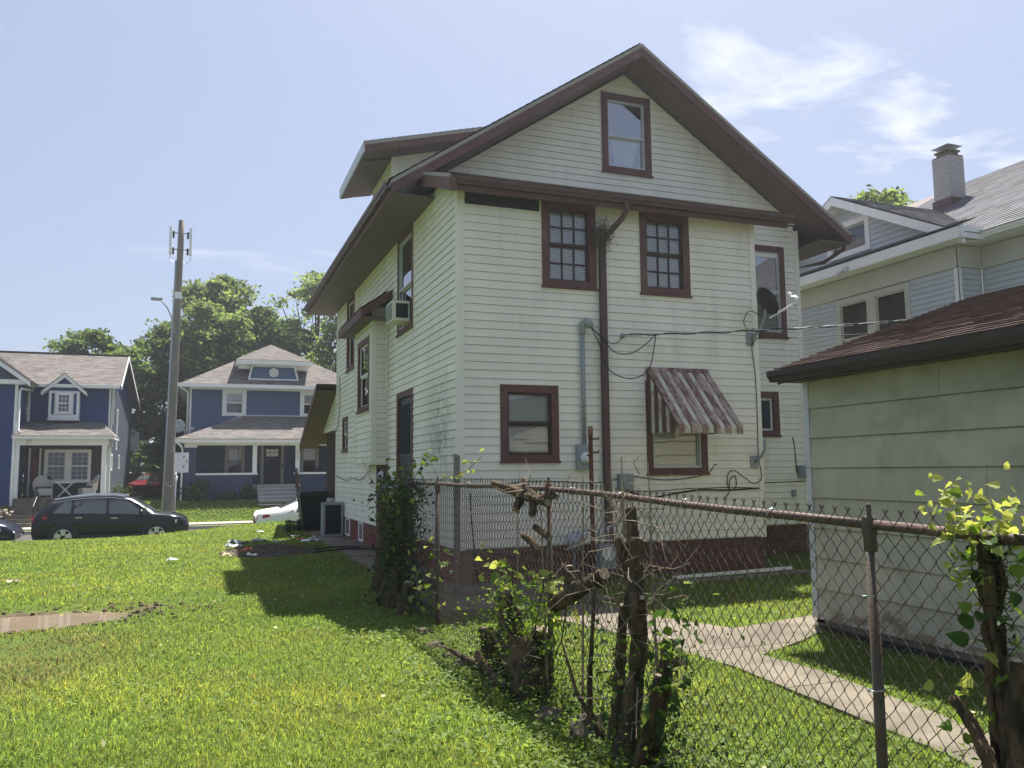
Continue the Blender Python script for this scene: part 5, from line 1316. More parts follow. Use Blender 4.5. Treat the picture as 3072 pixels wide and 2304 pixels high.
sed = [(-2.42, .42, .80, .85, .68, .78, .68), (-2.36, .30, .92, 1.0, .76, .86, .72), (-2.0, .26, .95, 1.06, .80, .90, .72), (-1.62, .25, .95, 1.12, .82, .92, .66), (-1.0, .25, .93, 1.38, .82, .925, .58), (-.4, .25, .92, 1.45, .82, .925, .57), (.2, .25, .90, 1.44, .82, .925, .57), (.6, .25, .90, 1.34, .82, .925, .6), (1.15, .25, .90, 1.02, .82, .92, .74), (1.7, .25, .86, .95, .81, .91, .76), (2.15, .28, .76, .84, .78, .87, .72), (2.35, .32, .62, .7, .72, .8, .66), (2.42, .38, .52, .56, .66, .74, .6)]
sdw = [(-.1, .95, .45, -.12), (-1.1, -.18, -.2, -.95), (-1.55, -1.18, -1.1, -1.2)]
car('white_sedan', 'white sedan parked at the kerb below number 25, tail toward the SUV', 4.28, 30.6, -.632, sed, 'white_car', sdw, (-1.35, 1.35), .34, cladding=False, screen=(.6, 1.12), rear=(-1.6, -1.0))
car('dark_blue_car', 'dark blue car with only its nose in view at the left edge', -7.75, 30.6, -.632, sed, 'dark_blue_car', sdw, (-1.35, 1.35), .34, cladding=False, screen=(.6, 1.12), rear=(-1.6, -1.0))
car('red_car', 'dark red car parked in the drive between the two blue houses', -2.35, 52.6, .27, sed, 'red_car', sdw, (-1.35, 1.35), .34, cladding=False, group=None, rz=R(78), screen=(.6, 1.12), rear=(-1.6, -1.0))

# ---------------------------------------------------------------- utility pole
pm('pole_wood', (.20, .180, .155), .85, .2, 3, .5, 40, .15, c2=(.13, .12, .105), c2pos=(.5, .7), c2scale=2, stretch=(6, 6, .35))
px_, py_ = -1.24, 39.1
U = thing('utility_pole', 'tall weathered wooden pole with antenna panels and street lamp by the SUV', 'pole', (px_, py_, -.66))
top = Vector((-1.04, 39.05, 13.05)); bot = Vector((px_, py_, -.8))
def on_pole(z): return bot.lerp(top, (z + .8) / (top.z + .8))
q = MB(); q.tube([on_pole(z) for z in np.linspace(-.8, 13.05, 14)], [.20 - .075 * i / 13 for i in range(14)], 16); q.build('shaft', 'pole_wood', U, True)
q = MB(); q.tube([on_pole(z) + Vector((-.2 + .005 * z, -.02, 0)) for z in (-.7, 3, 7, 11.2)], .055, 8); q.build('conduit', 'galv', U, True)
q = MB(); q.tube([(px_ + .28, py_ - .1, -.7), (px_ + .28, py_ - .1, 1.75)], .045, 8); q.tube([(px_ + .35, py_ - .15, 1.6), (px_ + .34, py_ - .2, 1.3), (px_ + .1, py_ - .24, 1.15), (px_ - .1, py_ - .22, 1.3)], .025, 6); q.build('cable', 'galv', U, True)
for sg in (-1, 1):
    a = on_pole(12.1) + Vector((sg * .42, -.06, 0)); q = MB()
    q.box(a.x - .055, a.x + .055, a.y - .14, a.y + .14, a.z - .62, a.z + .58); an = q.build('antenna', 'white_paint', U)
    for zz in (-.4, .35):
        q = MB(); q.tube([a + Vector((0, 0, zz)), on_pole(12.1 + zz)], .022, 6); q.tube([a + Vector((-sg * .12, -.05, zz + .05)), a + Vector((-sg * .12, -.05, zz - .25))], .05, 6); q.build('bracket', 'black_plastic', an)
    q = MB(); q.tube([a + Vector((0, 0, -.62)), a + Vector((0, -.02, -.9)), a + Vector((-sg * .2, -.05, -1.05)), on_pole(11.15) + Vector((sg * .12, -.1, 0))], .012, 5); q.build('lead', 'galv', an)
q = MB(); p_ = on_pole(9.6); q.box(p_.x - .14, p_.x + .14, p_.y - .165, p_.y - .135, 9.45, 9.75); q.build('plate', 'white_paint', U)
q = MB(); p_ = on_pole(8.1); q.tube([p_ + Vector((-.05, -.12, -.2)), p_ + Vector((-.16, -.3, .35)), p_ + Vector((-.38, -.8, .8)), p_ + Vector((-.62, -1.2, 1.02))], .03, 6); q.build('lamp_arm', 'galv', U, True)
q = MB(); e_ = p_ + Vector((-.75, -1.35, 1.04)); q.rock(e_, (.26, .16, .07), 5); q.build('street_lamp', 'galv', U, True)
bx_ = px_ + .52
q = MB(); q.box(bx_ - .28, bx_ + .28, py_ - .45, py_ - .15, 1.75, 2.62); ub = q.build('cabinet', 'white_vinyl', U)
for zz in (1.98, 2.4):
    q = MB(); q.box(bx_ + .06, bx_ + .11, py_ - .462, py_ - .451, zz, zz + .06); q.build('latch', 'black_plastic', ub)
q = MB(); q.box(bx_ + .17, bx_ + .26, py_ - .462, py_ - .451, 2.2, 2.27); q.build('badge', 'grey_box', ub)

# ---------------------------------------------------------------- trees
leafmat('leaf_tree', (.080, .125, .040), .5); leafmat('leaf_tree2', (.115, .165, .055), .55); leafmat('leaf_bush', (.05, .10, .018), .4)
pm('bark', (.075, .06, .048), .9, .25, 5, .6, 40, .1)
def leaf_cloud(C, S, nrm_bias, seed, tint, aspect=.6):
    r = np.random.default_rng(seed); n = len(C)
    d = r.normal(size=(n, 3)); d[:, 2] *= .5; d /= np.linalg.norm(d, axis=1)[:, None]
    nm = r.normal(size=(n, 3)); nm[:, 2] += nrm_bias; nm -= d * (nm * d).sum(1)[:, None]; nm /= np.linalg.norm(nm, axis=1)[:, None]
    e = np.cross(d, nm); S = S[:, None]
    a = C - d * S * .5; b_ = C + e * S * aspect * .5 + nm * S * .10; c = C + d * S * .5; dd = C - e * S * aspect * .5 + nm * S * .10
    vs = np.stack([a, b_, c, dd], 1).reshape(-1, 3)
    fs = (np.arange(n) * 4)[:, None] + np.array([[0, 1, 2, 3]])
    return vs, fs, np.repeat(tint, 4)
def tree(label, x, y, z, h, rx, rz, cz, seed, clumps=60, per=170, size=.36, mat='leaf_tree', cr=1.0, limbs=14, tr=.28, group='trees behind the blue houses', open_=False):
    r = np.random.default_rng(seed); T = thing('tree', label, 'tree', (x, y, z), 0, group)
    base = Vector((x, y, z)); cen = np.array([x, y, z + cz])
    d = r.normal(size=(clumps, 3)); d /= np.linalg.norm(d, axis=1)[:, None]
    rad = r.uniform(.35 if not open_ else .6, 1.0, clumps) ** .6
    cc = cen + d * rad[:, None] * np.array([rx, rx, rz])
    cc[:, 2] = np.maximum(cc[:, 2], z + h * .12)
    C = []; S = []; tn = []
    for k in range(clumps):
        n = int(per * r.uniform(.6, 1.3)); p = r.normal(size=(n, 3)) * np.array([cr, cr, cr * .42]) * r.uniform(.55, 1.05) * .58 + cc[k]
        C.append(p); S.append(r.uniform(.6, 1.25, n) * size); tn.append(np.clip(r.normal(1, .2, n), .5, 1.6) * r.uniform(.75, 1.25))
    vs, fs, tt = leaf_cloud(np.concatenate(C), np.concatenate(S), .8, seed, np.concatenate(tn))
    link('crown', npmesh('crown', vs, fs, mat, False, tt), T)
    tk = MB(); hh = z + cz + rz * .4; pts = [base + Vector((r.normal() * .15 * i, r.normal() * .15 * i, 0)) + Vector((0, 0, (hh - z) * i / 5)) for i in range(6)]
    tk.tube([base - Vector((0, 0, .3))] + pts[1:], [tr * 1.2] + [tr * (1 - i / 6.5) for i in range(1, 6)], 9); tk.build('trunk', 'bark', T, True)
    order = r.permutation(clumps)[:limbs]
    for k in order:
        st_ = pts[r.integers(1, 5)]; en = Vector(cc[k]); mid = st_.lerp(en, .5) + Vector((r.normal() * .4, r.normal() * .4, r.uniform(.1, .7)))
        lb = MB(); lb.tube([st_, st_.lerp(mid, .6) + Vector((r.normal() * .1, 0, .1)), mid, mid.lerp(en, .6), en], [tr * .42, tr * .34, tr * .25, tr * .15, tr * .05], 6); lb.build('limb', 'bark', T, True)
    return T
tree('small round tree rising over the roof ridge of number 27', -7.2, 63, .4, 11, 2.2, 1.9, 9.6, 101, 34, 150, .34, cr=.8, limbs=8)
tree('dark leafy tree right behind the gable end of number 27', -4.6, 60, .4, 10.5, 2.0, 3.8, 6.6, 102, 60, 170, .36, limbs=8)
tree('tall dark tree filling the gap left of the utility pole', -2.0, 62, .4, 12, 2.6, 5.2, 6.9, 103, 90, 180, .36, limbs=10)
tree('broad bright tree directly behind the utility pole', .6, 61, .4, 13.5, 3.0, 5.6, 7.6, 104, 105, 190, .38, 'leaf_tree2', limbs=12)
tree('tallest bright crown left above the hip roof of number 25', 1.3, 66, .4, 16.5, 3.3, 4.2, 12.2, 105, 75, 170, .40, 'leaf_tree2', limbs=14)
tree('dense tree peeking above the roof peak of number 25', 4.6, 64, .4, 14, 2.8, 5.0, 8.8, 106, 80, 170, .38, limbs=12)
tree('open limbed tree with sky gaps beside the cream house eave', 8.6, 63, .4, 18, 3.9, 4.6, 12.4, 107, 62, 120, .36, 'leaf_tree2', cr=1.05, limbs=34, tr=.34, open_=True)
tree('low tree showing under the open limbed crown by the cream house', 10.5, 60, .4, 10, 3.2, 3.4, 7.0, 108, 60, 160, .36, limbs=10)
tree('leafy treetop behind the grey house roof left of its chimney', 27.0, 27.0, 0, 13.6, 2.2, 1.6, 11.9, 109, 36, 120, .34, 'leaf_tree2', cr=.8, limbs=10, group=None)
# background hedge line closing the gap between the two blue houses
def bush(name, label, x, y, z, rx, rz, seed, n=900, size=.2, mat='leaf_bush', group=None, tint=1.0):
    r = np.random.default_rng(seed); T = thing(name, label, 'shrub', (x, y, z), 0, group)
    d = r.normal(size=(n, 3)); d /= np.linalg.norm(d, axis=1)[:, None]; d *= (r.uniform(.3, 1, n) ** .45)[:, None]
    lump = 1 + .22 * np.sin(d[:, 0] * 5 + seed) + .18 * np.sin(d[:, 1] * 6 + 2 * seed)
    C = np.array([x, y, z + rz * .85]) + d * lump[:, None] * np.array([rx, rx, rz])
    C = C[C[:, 2] > z + .02]; n = len(C)
    vs, fs, tt = leaf_cloud(C, r.uniform(.6, 1.3, n) * size, .9, seed, np.clip(r.normal(1, .25, n), .4, 1.7) * tint)
    link('foliage', npmesh('foliage', vs, fs, mat, False, tt), T)
    q = MB()
    for k in range(6):
        a = r.uniform(0, 6.28); q.tube([(x, y, z), (x + math.cos(a) * rx * .3, y + math.sin(a) * rx * .3, z + rz * .8), (x + math.cos(a) * rx * .6, y + math.sin(a) * rx * .6, z + rz * 1.4)], [.03, .02, .008], 5)
    q.build('stem', 'bark', T, True)
    return T
bush('shrub', 'large leafy shrub at the left end of the porch of number 25', -.05, 43.75, .25, .62, .62, 201, 420, .2, group='shrubs along the porch of number 25')
bush('shrub', 'low dark shrub in the middle of the porch front of number 25', 1.35, 43.8, .25, .6, .33, 202, 420, .14, tint=.7, group='shrubs along the porch of number 25')
bush('shrub', 'rounded clipped shrub beside the front steps of number 25', 2.35, 43.8, .25, .42, .5, 203, 420, .13, tint=.8, group='shrubs along the porch of number 25')
bush('shrub', 'dried brown shrub by the side wall of number 27', -3.75, 47.3, .3, .5, .5, 204, 300, .13, mat='leaf_bush', tint=.8)
# wooden fence behind the red car
Fw = thing('wooden_fence', 'brown wooden board fence behind the red car', 'fence', (-2.5, 57, .3))
for i in range(30):
    q = MB(); xx = -4.9 + i * .16; q.box(xx, xx + .145, 57, 57.03, .2, 1.75 + .02 * math.sin(i * 3)); q.build('board', 'bark', Fw)
# a far strip of hedges so the street ends in greenery, not in an empty horizon
r9 = np.random.default_rng(9); n9 = 42000
hx = r9.uniform(-60, 75, n9); hy = 76 + r9.normal(size=n9) * 2.0 + 6 * np.sin(hx * .1); hz_ = .3 + r9.uniform(0, 1, n9) ** .8 * (6.0 + 1.6 * np.sin(hx * .35) + 1.2 * np.sin(hx * .9 + 1))
v9, f9, t9 = leaf_cloud(np.stack([hx, hy, hz_], 1), r9.uniform(.5, 1.1, n9), .8, 9, np.clip(r9.normal(.9, .25, n9), .4, 1.5))
tw = link('far_woodland', npmesh('far_woodland', v9, f9, 'leaf_tree', False, t9), kind='stuff'); tag(tw, 'band of dark green woodland far behind the houses', 'woodland')
# ---------------------------------------------------------------- things on and by the cream house
# aluminium awning, red and white panels with flaking paint
def awning_mat(name, a, b_, lo, hi, sc):
    pm(name, a, .55, .1, 6, .1, 50, .3, c2=b_, c2pos=(lo, hi), c2scale=sc, stretch=(1, .5, .5))
awning_mat('awn_red', (.16, .082, .064), (.36, .285, .235), .43, .58, 8)
awning_mat('awn_white', (.58, .55, .47), (.34, .25, .195), .46, .62, 8)
pm('awn_under', (.10, .05, .045), .6, .1, 5)
AW = thing('window_awning', 'flaking red and white striped metal awning over the rear kitchen window', 'awning', (7.15, 11.38, 3.2))
ax0, ax1, nP = 6.60, 7.72, 11
yt, zt, yl, zl = Y0 - .03, 3.26, 10.5, 2.33
for i in range(nP):
    a, b_ = ax0 + (ax1 - ax0) * i / nP, ax0 + (ax1 - ax0) * (i + 1) / nP; red = i % 2 == 0
    up = .022 if red else .0
    nrm_ = Vector((0, -(zt - zl), -(yl - yt))).normalized()
    q = MB(); o_ = nrm_ * up
    pts = [Vector((a, yt, zt)) + o_, Vector((b_, yt, zt)) + o_, Vector((b_, yl, zl)) + o_, Vector((a, yl, zl)) + o_]
    q.prism(pts, -nrm_ * (.004 + up * .9)); q.box(a + .001, b_ - .001, yl - .006 - up, yl - .001, zl - .10 - (.015 if red else 0), zl + up); q.build('slat', 'awn_red' if red else 'awn_white', AW)
for sg, xx in ((0, ax0), (1, ax1)):
    n_ = 7
    for i in range(n_):
        ya_, yb_ = yt + (yl + .12 - yt) * i / n_, yt + (yl + .12 - yt) * (i + 1) / n_
        f = lambda yy: zt + (zl - zt) * (yy - yt) / (yl - yt) - .03
        q = MB(); q.prism([(xx, ya_, 2.25), (xx, yb_, 2.25), (xx, yb_, f(yb_)), (xx, ya_, f(ya_))], ((.012 if i % 2 else .022) * (-1 if sg == 0 else 1) * .6, 0, 0)); q.build('side_slat', 'awn_under' if i % 2 == 0 else 'awn_white', AW)
q = MB(); q.box(ax0 - .02, ax1 + .02, yt - .02, yt + .01, zt - .02, zt + .05); q.build('head_rail', 'awn_red', AW)

# window air conditioner
A = thing('window_air_conditioner', 'white window air conditioner in the upper side window of the cream house', 'air conditioner', (3.2, 14.7, 4.4))
q = MB(); q.box(3.16, 3.47, 14.34, 14.88, 4.40, 4.76); q.build('case', 'cream_trim', A)
q = MB()
for i in range(14): q.box(3.148, 3.161, 14.37, 14.85, 4.425 + i * .0225, 4.435 + i * .0225)
q.build('grille', 'grey_box', A, kind='stuff')
q = MB(); q.box(3.22, 3.44, 14.328, 14.341, 4.45, 4.71); q.build('side_vent', 'black_plastic', A)
# electric service
E1 = thing('electric_service_mast', 'grey conduit with weatherhead and round electric meter on the rear wall', 'electric meter', (5.43, 11.3, 1.7))
q = MB(); q.tube([(5.46, Y0 - .07, 2.06), (5.46, Y0 - .07, 3.78)], .032, 12); q.build('conduit', 'grey_box', E1, True)
q = MB(); q.tube([(5.46, Y0 - .07, 3.76), (5.46, Y0 - .07, 3.86), (5.465, Y0 - .085, 3.93), (5.5, Y0 - .12, 3.965), (5.545, Y0 - .15, 3.93), (5.56, Y0 - .16, 3.87)], [.04, .045, .06, .068, .062, .05], 10); q.build('weatherhead', 'grey_box', E1, True)
q = MB(); q.box(5.33, 5.555, Y0 - .11, Y0 - .012, 1.70, 2.08); q.build('meter_box', 'grey_box', E1)
q = MB(); q.lathe([(.088, 0), (.088, .03), (.08, .035), (.078, .10), (.06, .125), (0, .125)], (5.45, Y0 - .11, 1.88), 24, 'Y'); q.build('meter', 'white_vinyl', E1, True)
q = MB(); q.box(5.41, 5.49, Y0 - .238, Y0 - .235, 1.90, 1.925); q.build('display', 'black_plastic', E1)
# cables
def cable(label, pts, r=.008, mat='black_cable', n=5, cat='cable', sm_=6, name='cable', group=None):
    P = [Vector(p) for p in pts]; out_ = []
    for i in range(len(P) - 1):      # Catmull-Rom
        p0, p1, p2, p3 = P[max(i - 1, 0)], P[i], P[i + 1], P[min(i + 2, len(P) - 1)]
        for k in range(sm_):
            t = k / sm_; out_.append(.5 * ((2 * p1) + (p2 - p0) * t + (2 * p0 - 5 * p1 + 4 * p2 - p3) * t * t + (3 * p1 - p0 - 3 * p2 + p3) * t ** 3))
    q = MB(); q.tube(out_ + [P[-1]], r, n); return tag(q.build(name, mat, None, True), label, cat, group)
Yc = Y0 - .16
cable('black service wire looping low from the weatherhead to the overhead line', [(5.56, Yc, 3.88), (5.68, Yc - .05, 3.6), (5.74, Yc - .08, 3.35), (5.85, Yc - .1, 3.18), (6.1, Yc - .1, 3.09), (6.35, Yc - .08, 3.13), (6.55, Yc - .05, 3.3), (6.65, Yc - .02, 3.6), (6.70, Yc, 3.82)], .0085)
cable('black service wire with the shallow loop from the weatherhead', [(5.56, Yc, 3.88), (5.72, Yc - .02, 3.72), (5.9, Yc - .05, 3.52), (6.05, Yc - .06, 3.47), (6.25, Yc - .05, 3.5), (6.5, Yc - .03, 3.65), (6.70, Yc, 3.82)], .0085)
cable('short bare wire from the weatherhead to the wall insulator', [(5.56, Yc, 3.88), (5.75, Yc, 3.73), (5.92, Yc, 3.64), (6.05, Yc + .02, 3.68), (6.18, Yc + .08, 3.79)], .007, 'black_cable')
q = MB(); q.lathe([(.03, 0), (.04, .02), (.04, .05), (.02, .08), (.02, .1)], (6.17, Y0 - .012, 3.79), 10, 'Y'); tag(q.build('insulator', 'galv', None, True), 'small galvanised wall hook where the overhead line is tied', 'hook')
# twisted overhead drop running off to the right
a_, b_ = Vector((6.17, Y0 - .12, 3.79)), Vector((17.15, 7.4, 5.0))
def drop(t): p = a_.lerp(b_, t); p.z -= .55 * 4 * t * (1 - t) * .5; return p
for ph, mt, r_, lb in ((0, 'black_cable', .011, 'black strand of the twisted overhead service cable'), (math.pi, 'galv', .006, 'bare metal strand of the twisted overhead service cable')):
    q = MB(); pts = []
    for i in range(170):
        t = i / 169; pts.append(drop(t) + Vector((0, math.cos(t * 130 + ph) * .012, math.sin(t * 130 + ph) * .012)))
    q.tube(pts, r_, 5); tag(q.build('overhead_cable', mt, None, True), lb, 'cable')
cable('thin black overhead phone line below the service cable', [(8.70, Y0 - .05, 3.86), (11.0, 10.5, 3.95), (14.0, 9.3, 4.1), (17.2, 8.0, 4.3)], .006)
# bird nest jammed behind the downspout elbow
q = MB(); rr = random.Random(4)
for i in range(230):
    c_ = Vector((5.79 + rr.gauss(0, .075), Y0 - .14 + rr.gauss(0, .045), 5.36 + rr.gauss(0, .10))); d_ = Vector((rr.gauss(0, 1), rr.gauss(0, .6), rr.gauss(0, 1))).normalized() * rr.uniform(.05, .12)
    q.tube([c_ - d_, c_ + Vector((rr.gauss(0, .01), 0, 0)), c_ + d_ * .8], .0035, 3, False)
for i in range(8): q.tube([(5.8 + rr.gauss(0, .04), Y0 - .15, 5.3), (5.78 + rr.gauss(0, .06), Y0 - .16, 5.05), (5.8 + rr.gauss(0, .1), Y0 - .14, rr.uniform(4.75, 4.95))], .003, 3, False)
pm('nest_straw', (.12, .095, .07), .9, .3, 20); o_ = q.build('bird_nest', 'nest_straw'); o_['kind'] = 'stuff'; tag(o_, 'ragged bird nest of dry grass jammed beside the rear downspout elbow', 'bird nest')
# satellite dish at the right corner, and the empty arm lower down
D = thing('satellite_dish', 'dark grey satellite dish on the right corner of the rear wall', 'dish', (8.6, 11.36, 3.85))
q = MB(); q.box(8.52, 8.66, Y0 - .04, Y0 - .012, 3.74, 3.96); q.tube([(8.6, Y0 - .03, 3.84), (8.66, Y0 - .2, 3.98), (8.70, Y0 - .3, 4.2), (8.66, Y0 - .38, 4.33)], .025, 8); q.build('mount', 'grey_box', D, True)
q = MB(); q.lathe([(0, .0), (.14, .02), (.24, .055), (.31, .11), (.305, .115), (.235, .065), (.14, .03), (0, .012)], (0, 0, 0), 28, 'Z')
rot = Vector((.85, -.1, .5)).to_track_quat('Z', 'Y').to_matrix(); q.v = [tuple(rot @ (Vector(p) * .82) + Vector((8.58, Y0 - .42, 4.38))) for p in q.v]; q.build('reflector', 'cladding', D, True)
q = MB(); q.tube([(8.67, Y0 - .45, 4.14), (8.95, Y0 - .5, 4.30), (9.12, Y0 - .52, 4.40)], .018, 6); q.build('arm', 'white_vinyl', D)
q = MB(); q.rock((9.14, Y0 - .52, 4.46), (.05, .05, .09), 2); q.rock((9.06, Y0 - .56, 4.48), (.05, .03, .03), 3); q.rock((9.05, Y0 - .5, 4.55), (.05, .03, .03), 4); q.build('receiver', 'white_vinyl', D, True)
cable('black coil of dish cable hanging at the right corner of the rear wall', [(8.62, Y0 - .3, 4.2), (8.5, Y0 - .15, 4.3), (8.42, Y0 - .1, 4.12), (8.52, Y0 - .1, 3.98), (8.64, Y0 - .1, 4.02), (8.68, Y0 - .06, 3.86), (8.60, Y0 - .05, 3.72), (8.66, Y0 - .03, 3.3), (8.67, Y0 - .03, 2.6), (8.66, Y0 - .03, 1.9), (8.70, Y0 - .04, 1.55), (8.55, Y0 - .04, 1.45), (8.35, Y0 - .05, 1.55), (8.18, Y0 - .03, 1.66), (8.06, Y0 - .03, 1.62), (8.03, Y0 - .03, 1.45), (8.1, Y0 - .03, 1.34), (8.2, Y0 - .03, 1.42), (8.18, Y0 - .03, 1.58), (8.08, Y0 - .03, 1.5), (8.05, Y0 - .03, 1.3), (7.95, Y0 - .03, 1.22)], .007)
Am = thing('empty_dish_mount', 'bare grey dish arm low on the right corner of the rear wall', 'bracket', (8.57, 11.36, 1.8))
q = MB(); q.box(8.5, 8.64, Y0 - .035, Y0 - .012, 1.7, 1.9); q.build('foot', 'grey_box', Am)
q = MB(); q.tube([(8.57, Y0 - .03, 1.8), (8.64, Y0 - .12, 1.88), (8.66, Y0 - .2, 2.0), (8.65, Y0 - .22, 2.16)], .026, 8); q.build('arm', 'grey_box', Am, True)
cable('upper black cable run along the rear wall below the windows', [(4.1, Y0 - .02, 1.42), (4.3, Y0 - .025, 1.52), (5.0, Y0 - .025, 1.53), (5.6, Y0 - .02, 1.5), (6.03, Y0 - .03, 1.55)], .007)
cable('black cable from the grey box to the splitter under the awning window', [(6.27, Y0 - .03, 1.60), (6.8, Y0 - .025, 1.53), (7.3, Y0 - .025, 1.55), (7.68, Y0 - .02, 1.63), (7.8, Y0 - .02, 1.76), (7.86, Y0 - .02, 1.75)], .007)
cable('bundle of black cables sagging low across the rear wall', [(6.15, Y0 - .03, 1.38), (6.6, Y0 - .03, 1.26), (7.0, Y0 - .03, 1.31), (7.5, Y0 - .03, 1.36), (8.0, Y0 - .03, 1.35), (8.64, Y0 - .03, 1.37)], .014)
cable('second black cable just above the sagging bundle', [(6.15, Y0 - .02, 1.36), (6.8, Y0 - .02, 1.36), (7.4, Y0 - .02, 1.385), (8.64, Y0 - .02, 1.36), (8.72, Y0 - .02, 1.1), (8.72, Y0 - .02, .7)], .007)
cable('thin black cable line along the recessed rear wall', [(8.8, Y1 - .02, 1.38), (10.0, Y1 - .02, 1.41), (11.2, Y1 - .02, 1.43)], .008)
cable('black cable rising from the grey box on the recessed wall', [(11.0, Y1 - .03, 1.6), (10.98, Y1 - .02, 2.1), (10.94, Y1 - .02, 2.3)], .010)
def ubox(label, x0, x1, y, z0, z1, d=.09):
    b_ = thing('utility_box', label, 'utility box', (x0, y, z0), 0, 'grey utility boxes on the rear walls')
    q = MB(); q.box(x0, x1, y - d, y - .012, z0, z1); q.build('case', 'grey_box', b_)
    q = MB(); q.box(x0 + .012, x1 - .012, y - d - .012, y - d + .001, z0 + .03, z1 - .012); q.build('cover', 'grey_box', b_)
    if d > .08:
        for i in range(6):
            q = MB(); a = x0 + .03 + (x1 - x0 - .06) * i / 5; q.box(a - .006, a + .006, y - d - .017, y - d - .011, z0 + .05, z1 - .03); q.build('rib', 'grey_box', b_)
ubox('ribbed grey telephone box low beside the rear downspout', 6.03, 6.27, Y0, 1.38, 1.63, .1)
ubox('grey utility box on the recessed wall by the garage corner', 11.02, 11.25, Y1, 1.5, 1.74, .12)
ubox('tiny grey junction box low on the recessed wall', 10.86, 10.95, Y1, 1.14, 1.27, .05)
# gas meter
Gm = thing('gas_meter', 'grey gas meter with pipes against the brick foundation', 'gas meter', (5.5, 11.1, .15))
q = MB(); q.lathe([(.02, -.08), (.13, -.05), (.15, 0), (.13, .05), (.02, .08)], (5.18, 11.12, .66), 16, 'Y'); q.build('regulator', 'galv', Gm, True)
q = MB(); q.box(5.52, 5.78, 11.0, 11.2, .25, .60); q.build('meter_case', 'grey_box', Gm)
q = MB(); q.lathe([(.10, 0), (.10, .03), (0, .03)], (5.65, 11.0, .47), 14, 'Y'); q.build('dial', 'white_vinyl', Gm)
q = MB(); q.tube([(5.18, 11.15, .1), (5.18, 11.15, .78), (5.4, 11.15, .82), (5.57, 11.12, .82), (5.57, 11.12, .6)], .022, 7); q.tube([(5.72, 11.12, .6), (5.72, 11.12, .85), (5.9, 11.2, .86), (5.9, 11.42, .86)], .022, 7); q.build('pipe', 'galv', Gm, True)
# rusty pipe post
pm('rust', (.13, .055, .028), .9, .3, 12, .4, 70, .15, c2=(.05, .03, .022), c2pos=(.45, .65), c2scale=9)
pm('rust_light', (.22, .11, .06), .9, .25, 14, .4, 80, .15, c2=(.38, .33, .26), c2pos=(.58, .64), c2scale=9)
Rp = thing('rusty_pipe', 'rusty steel pipe post with pale cap in front of the electric meter', 'post', (5.3, 10.8, .08))
q = MB(); q.tube([(5.31, 10.8, .0), (5.3, 10.8, 2.2)], .032, 10); q.build('pipe', 'rust', Rp, True)
q = MB(); q.lathe([(.038, 2.18), (.038, 2.31), (.03, 2.33), (0, 2.33)], (5.3, 10.8, 0), 10); q.build('cap', 'rust_light', Rp, True)
for zz in (1.95, 2.14):
    q = MB(); q.tube([(5.3, 10.77, zz), (5.4, 10.74, zz), (5.4, 10.74, zz + .03)], .012, 5); q.build('bolt', 'rust', Rp)
# plank lying by the wall
q = MB(); q.hexa([(6.6, 10.75, .075), (8.9, 10.95, .085), (8.9, 11.0, .085), (6.6, 10.81, .075), (6.6, 10.75, .12), (8.9, 10.95, .13), (8.9, 11.0, .13), (6.6, 10.81, .12)]); tag(q.build('white_plank', 'white_paint'), 'long white plank lying in the grass along the rear foundation', 'plank')
q = MB(); q.hexa([(6.0, 10.3, .06), (9.2, 10.62, .07), (9.2, 10.7, .07), (6.0, 10.38, .06), (6.0, 10.3, .10), (9.2, 10.62, .11), (9.2, 10.7, .11), (6.0, 10.38, .10)]); tag(q.build('weathered_plank', 'pole_wood'), 'weathered grey board edging in the grass behind the house', 'plank')
# thin cables on the side wall
cable('thin black wire hanging down the side wall near the porch', [(3.46, 22.2, 4.25), (3.46, 22.1, 3.6), (3.46, 22.25, 3.1), (3.46, 22.6, 2.8)], .008)
cable('black wire drooping along the side wall under the bay', [(3.45, 22.6, 1.62), (3.45, 21.0, 1.5), (3.45, 20.0, 1.56), (3.45, 19.0, 1.52), (3.45, 18.0, 1.7), (3.40, 17.6, 1.84)], .008)

# ---------------------------------------------------------------- side of the house: bin, old heater, crate, hose, dirt heap
pm('bin_green', (.016, .024, .022), .5, .1, 4, .05, 60)
T = thing('trash_bin', 'dark green wheeled trash bin with lid beside the porch', 'trash bin', (2.96, 23.6, .1))
q = MB(); q.hexa([(2.70, 23.25, .16), (3.22, 23.25, .16), (3.22, 23.9, .16), (2.70, 23.9, .16), (2.58, 23.12, 1.07), (3.34, 23.12, 1.07), (3.34, 24.0, 1.07), (2.58, 24.0, 1.07)]); q.build('body', 'bin_green', T)
q = MB(); q.hexa([(2.55, 23.08, 1.07), (3.38, 23.08, 1.07), (3.38, 24.06, 1.07), (2.55, 24.06, 1.07), (2.62, 23.16, 1.19), (3.3, 23.16, 1.19), (3.3, 23.98, 1.19), (2.62, 23.98, 1.19)]); q.build('lid', 'bin_green', T)
for yy in (23.45,):
    for xx in (2.6, 3.3):
        q = MB(); q.tube([(xx - .06, 23.25, .27), (xx + .02, 23.25, .27)], .17, 16); q.build('wheel', 'tyre', T, True)
q = MB(); q.box(2.98, 3.12, 23.16, 23.17, .82, .92); q.build('emblem', 'grey_box', T)
Hh = thing('old_heater', 'black cabinet with grey frame leaning by the side wall', 'heater', (3.2, 21.4, .1))
q = MB(); q.box(2.98, 3.42, 21.3, 21.7, .12, .88); q.build('cabinet', 'black_plastic', Hh)
q = MB(); q.box(2.95, 3.0, 21.26, 21.72, .1, .93); q.box(3.40, 3.45, 21.26, 21.72, .1, .93); q.box(3.0, 3.40, 21.26, 21.72, .88, .94); q.box(3.0, 3.40, 21.26, 21.72, .1, .15); q.build('frame', 'grey_box', Hh)
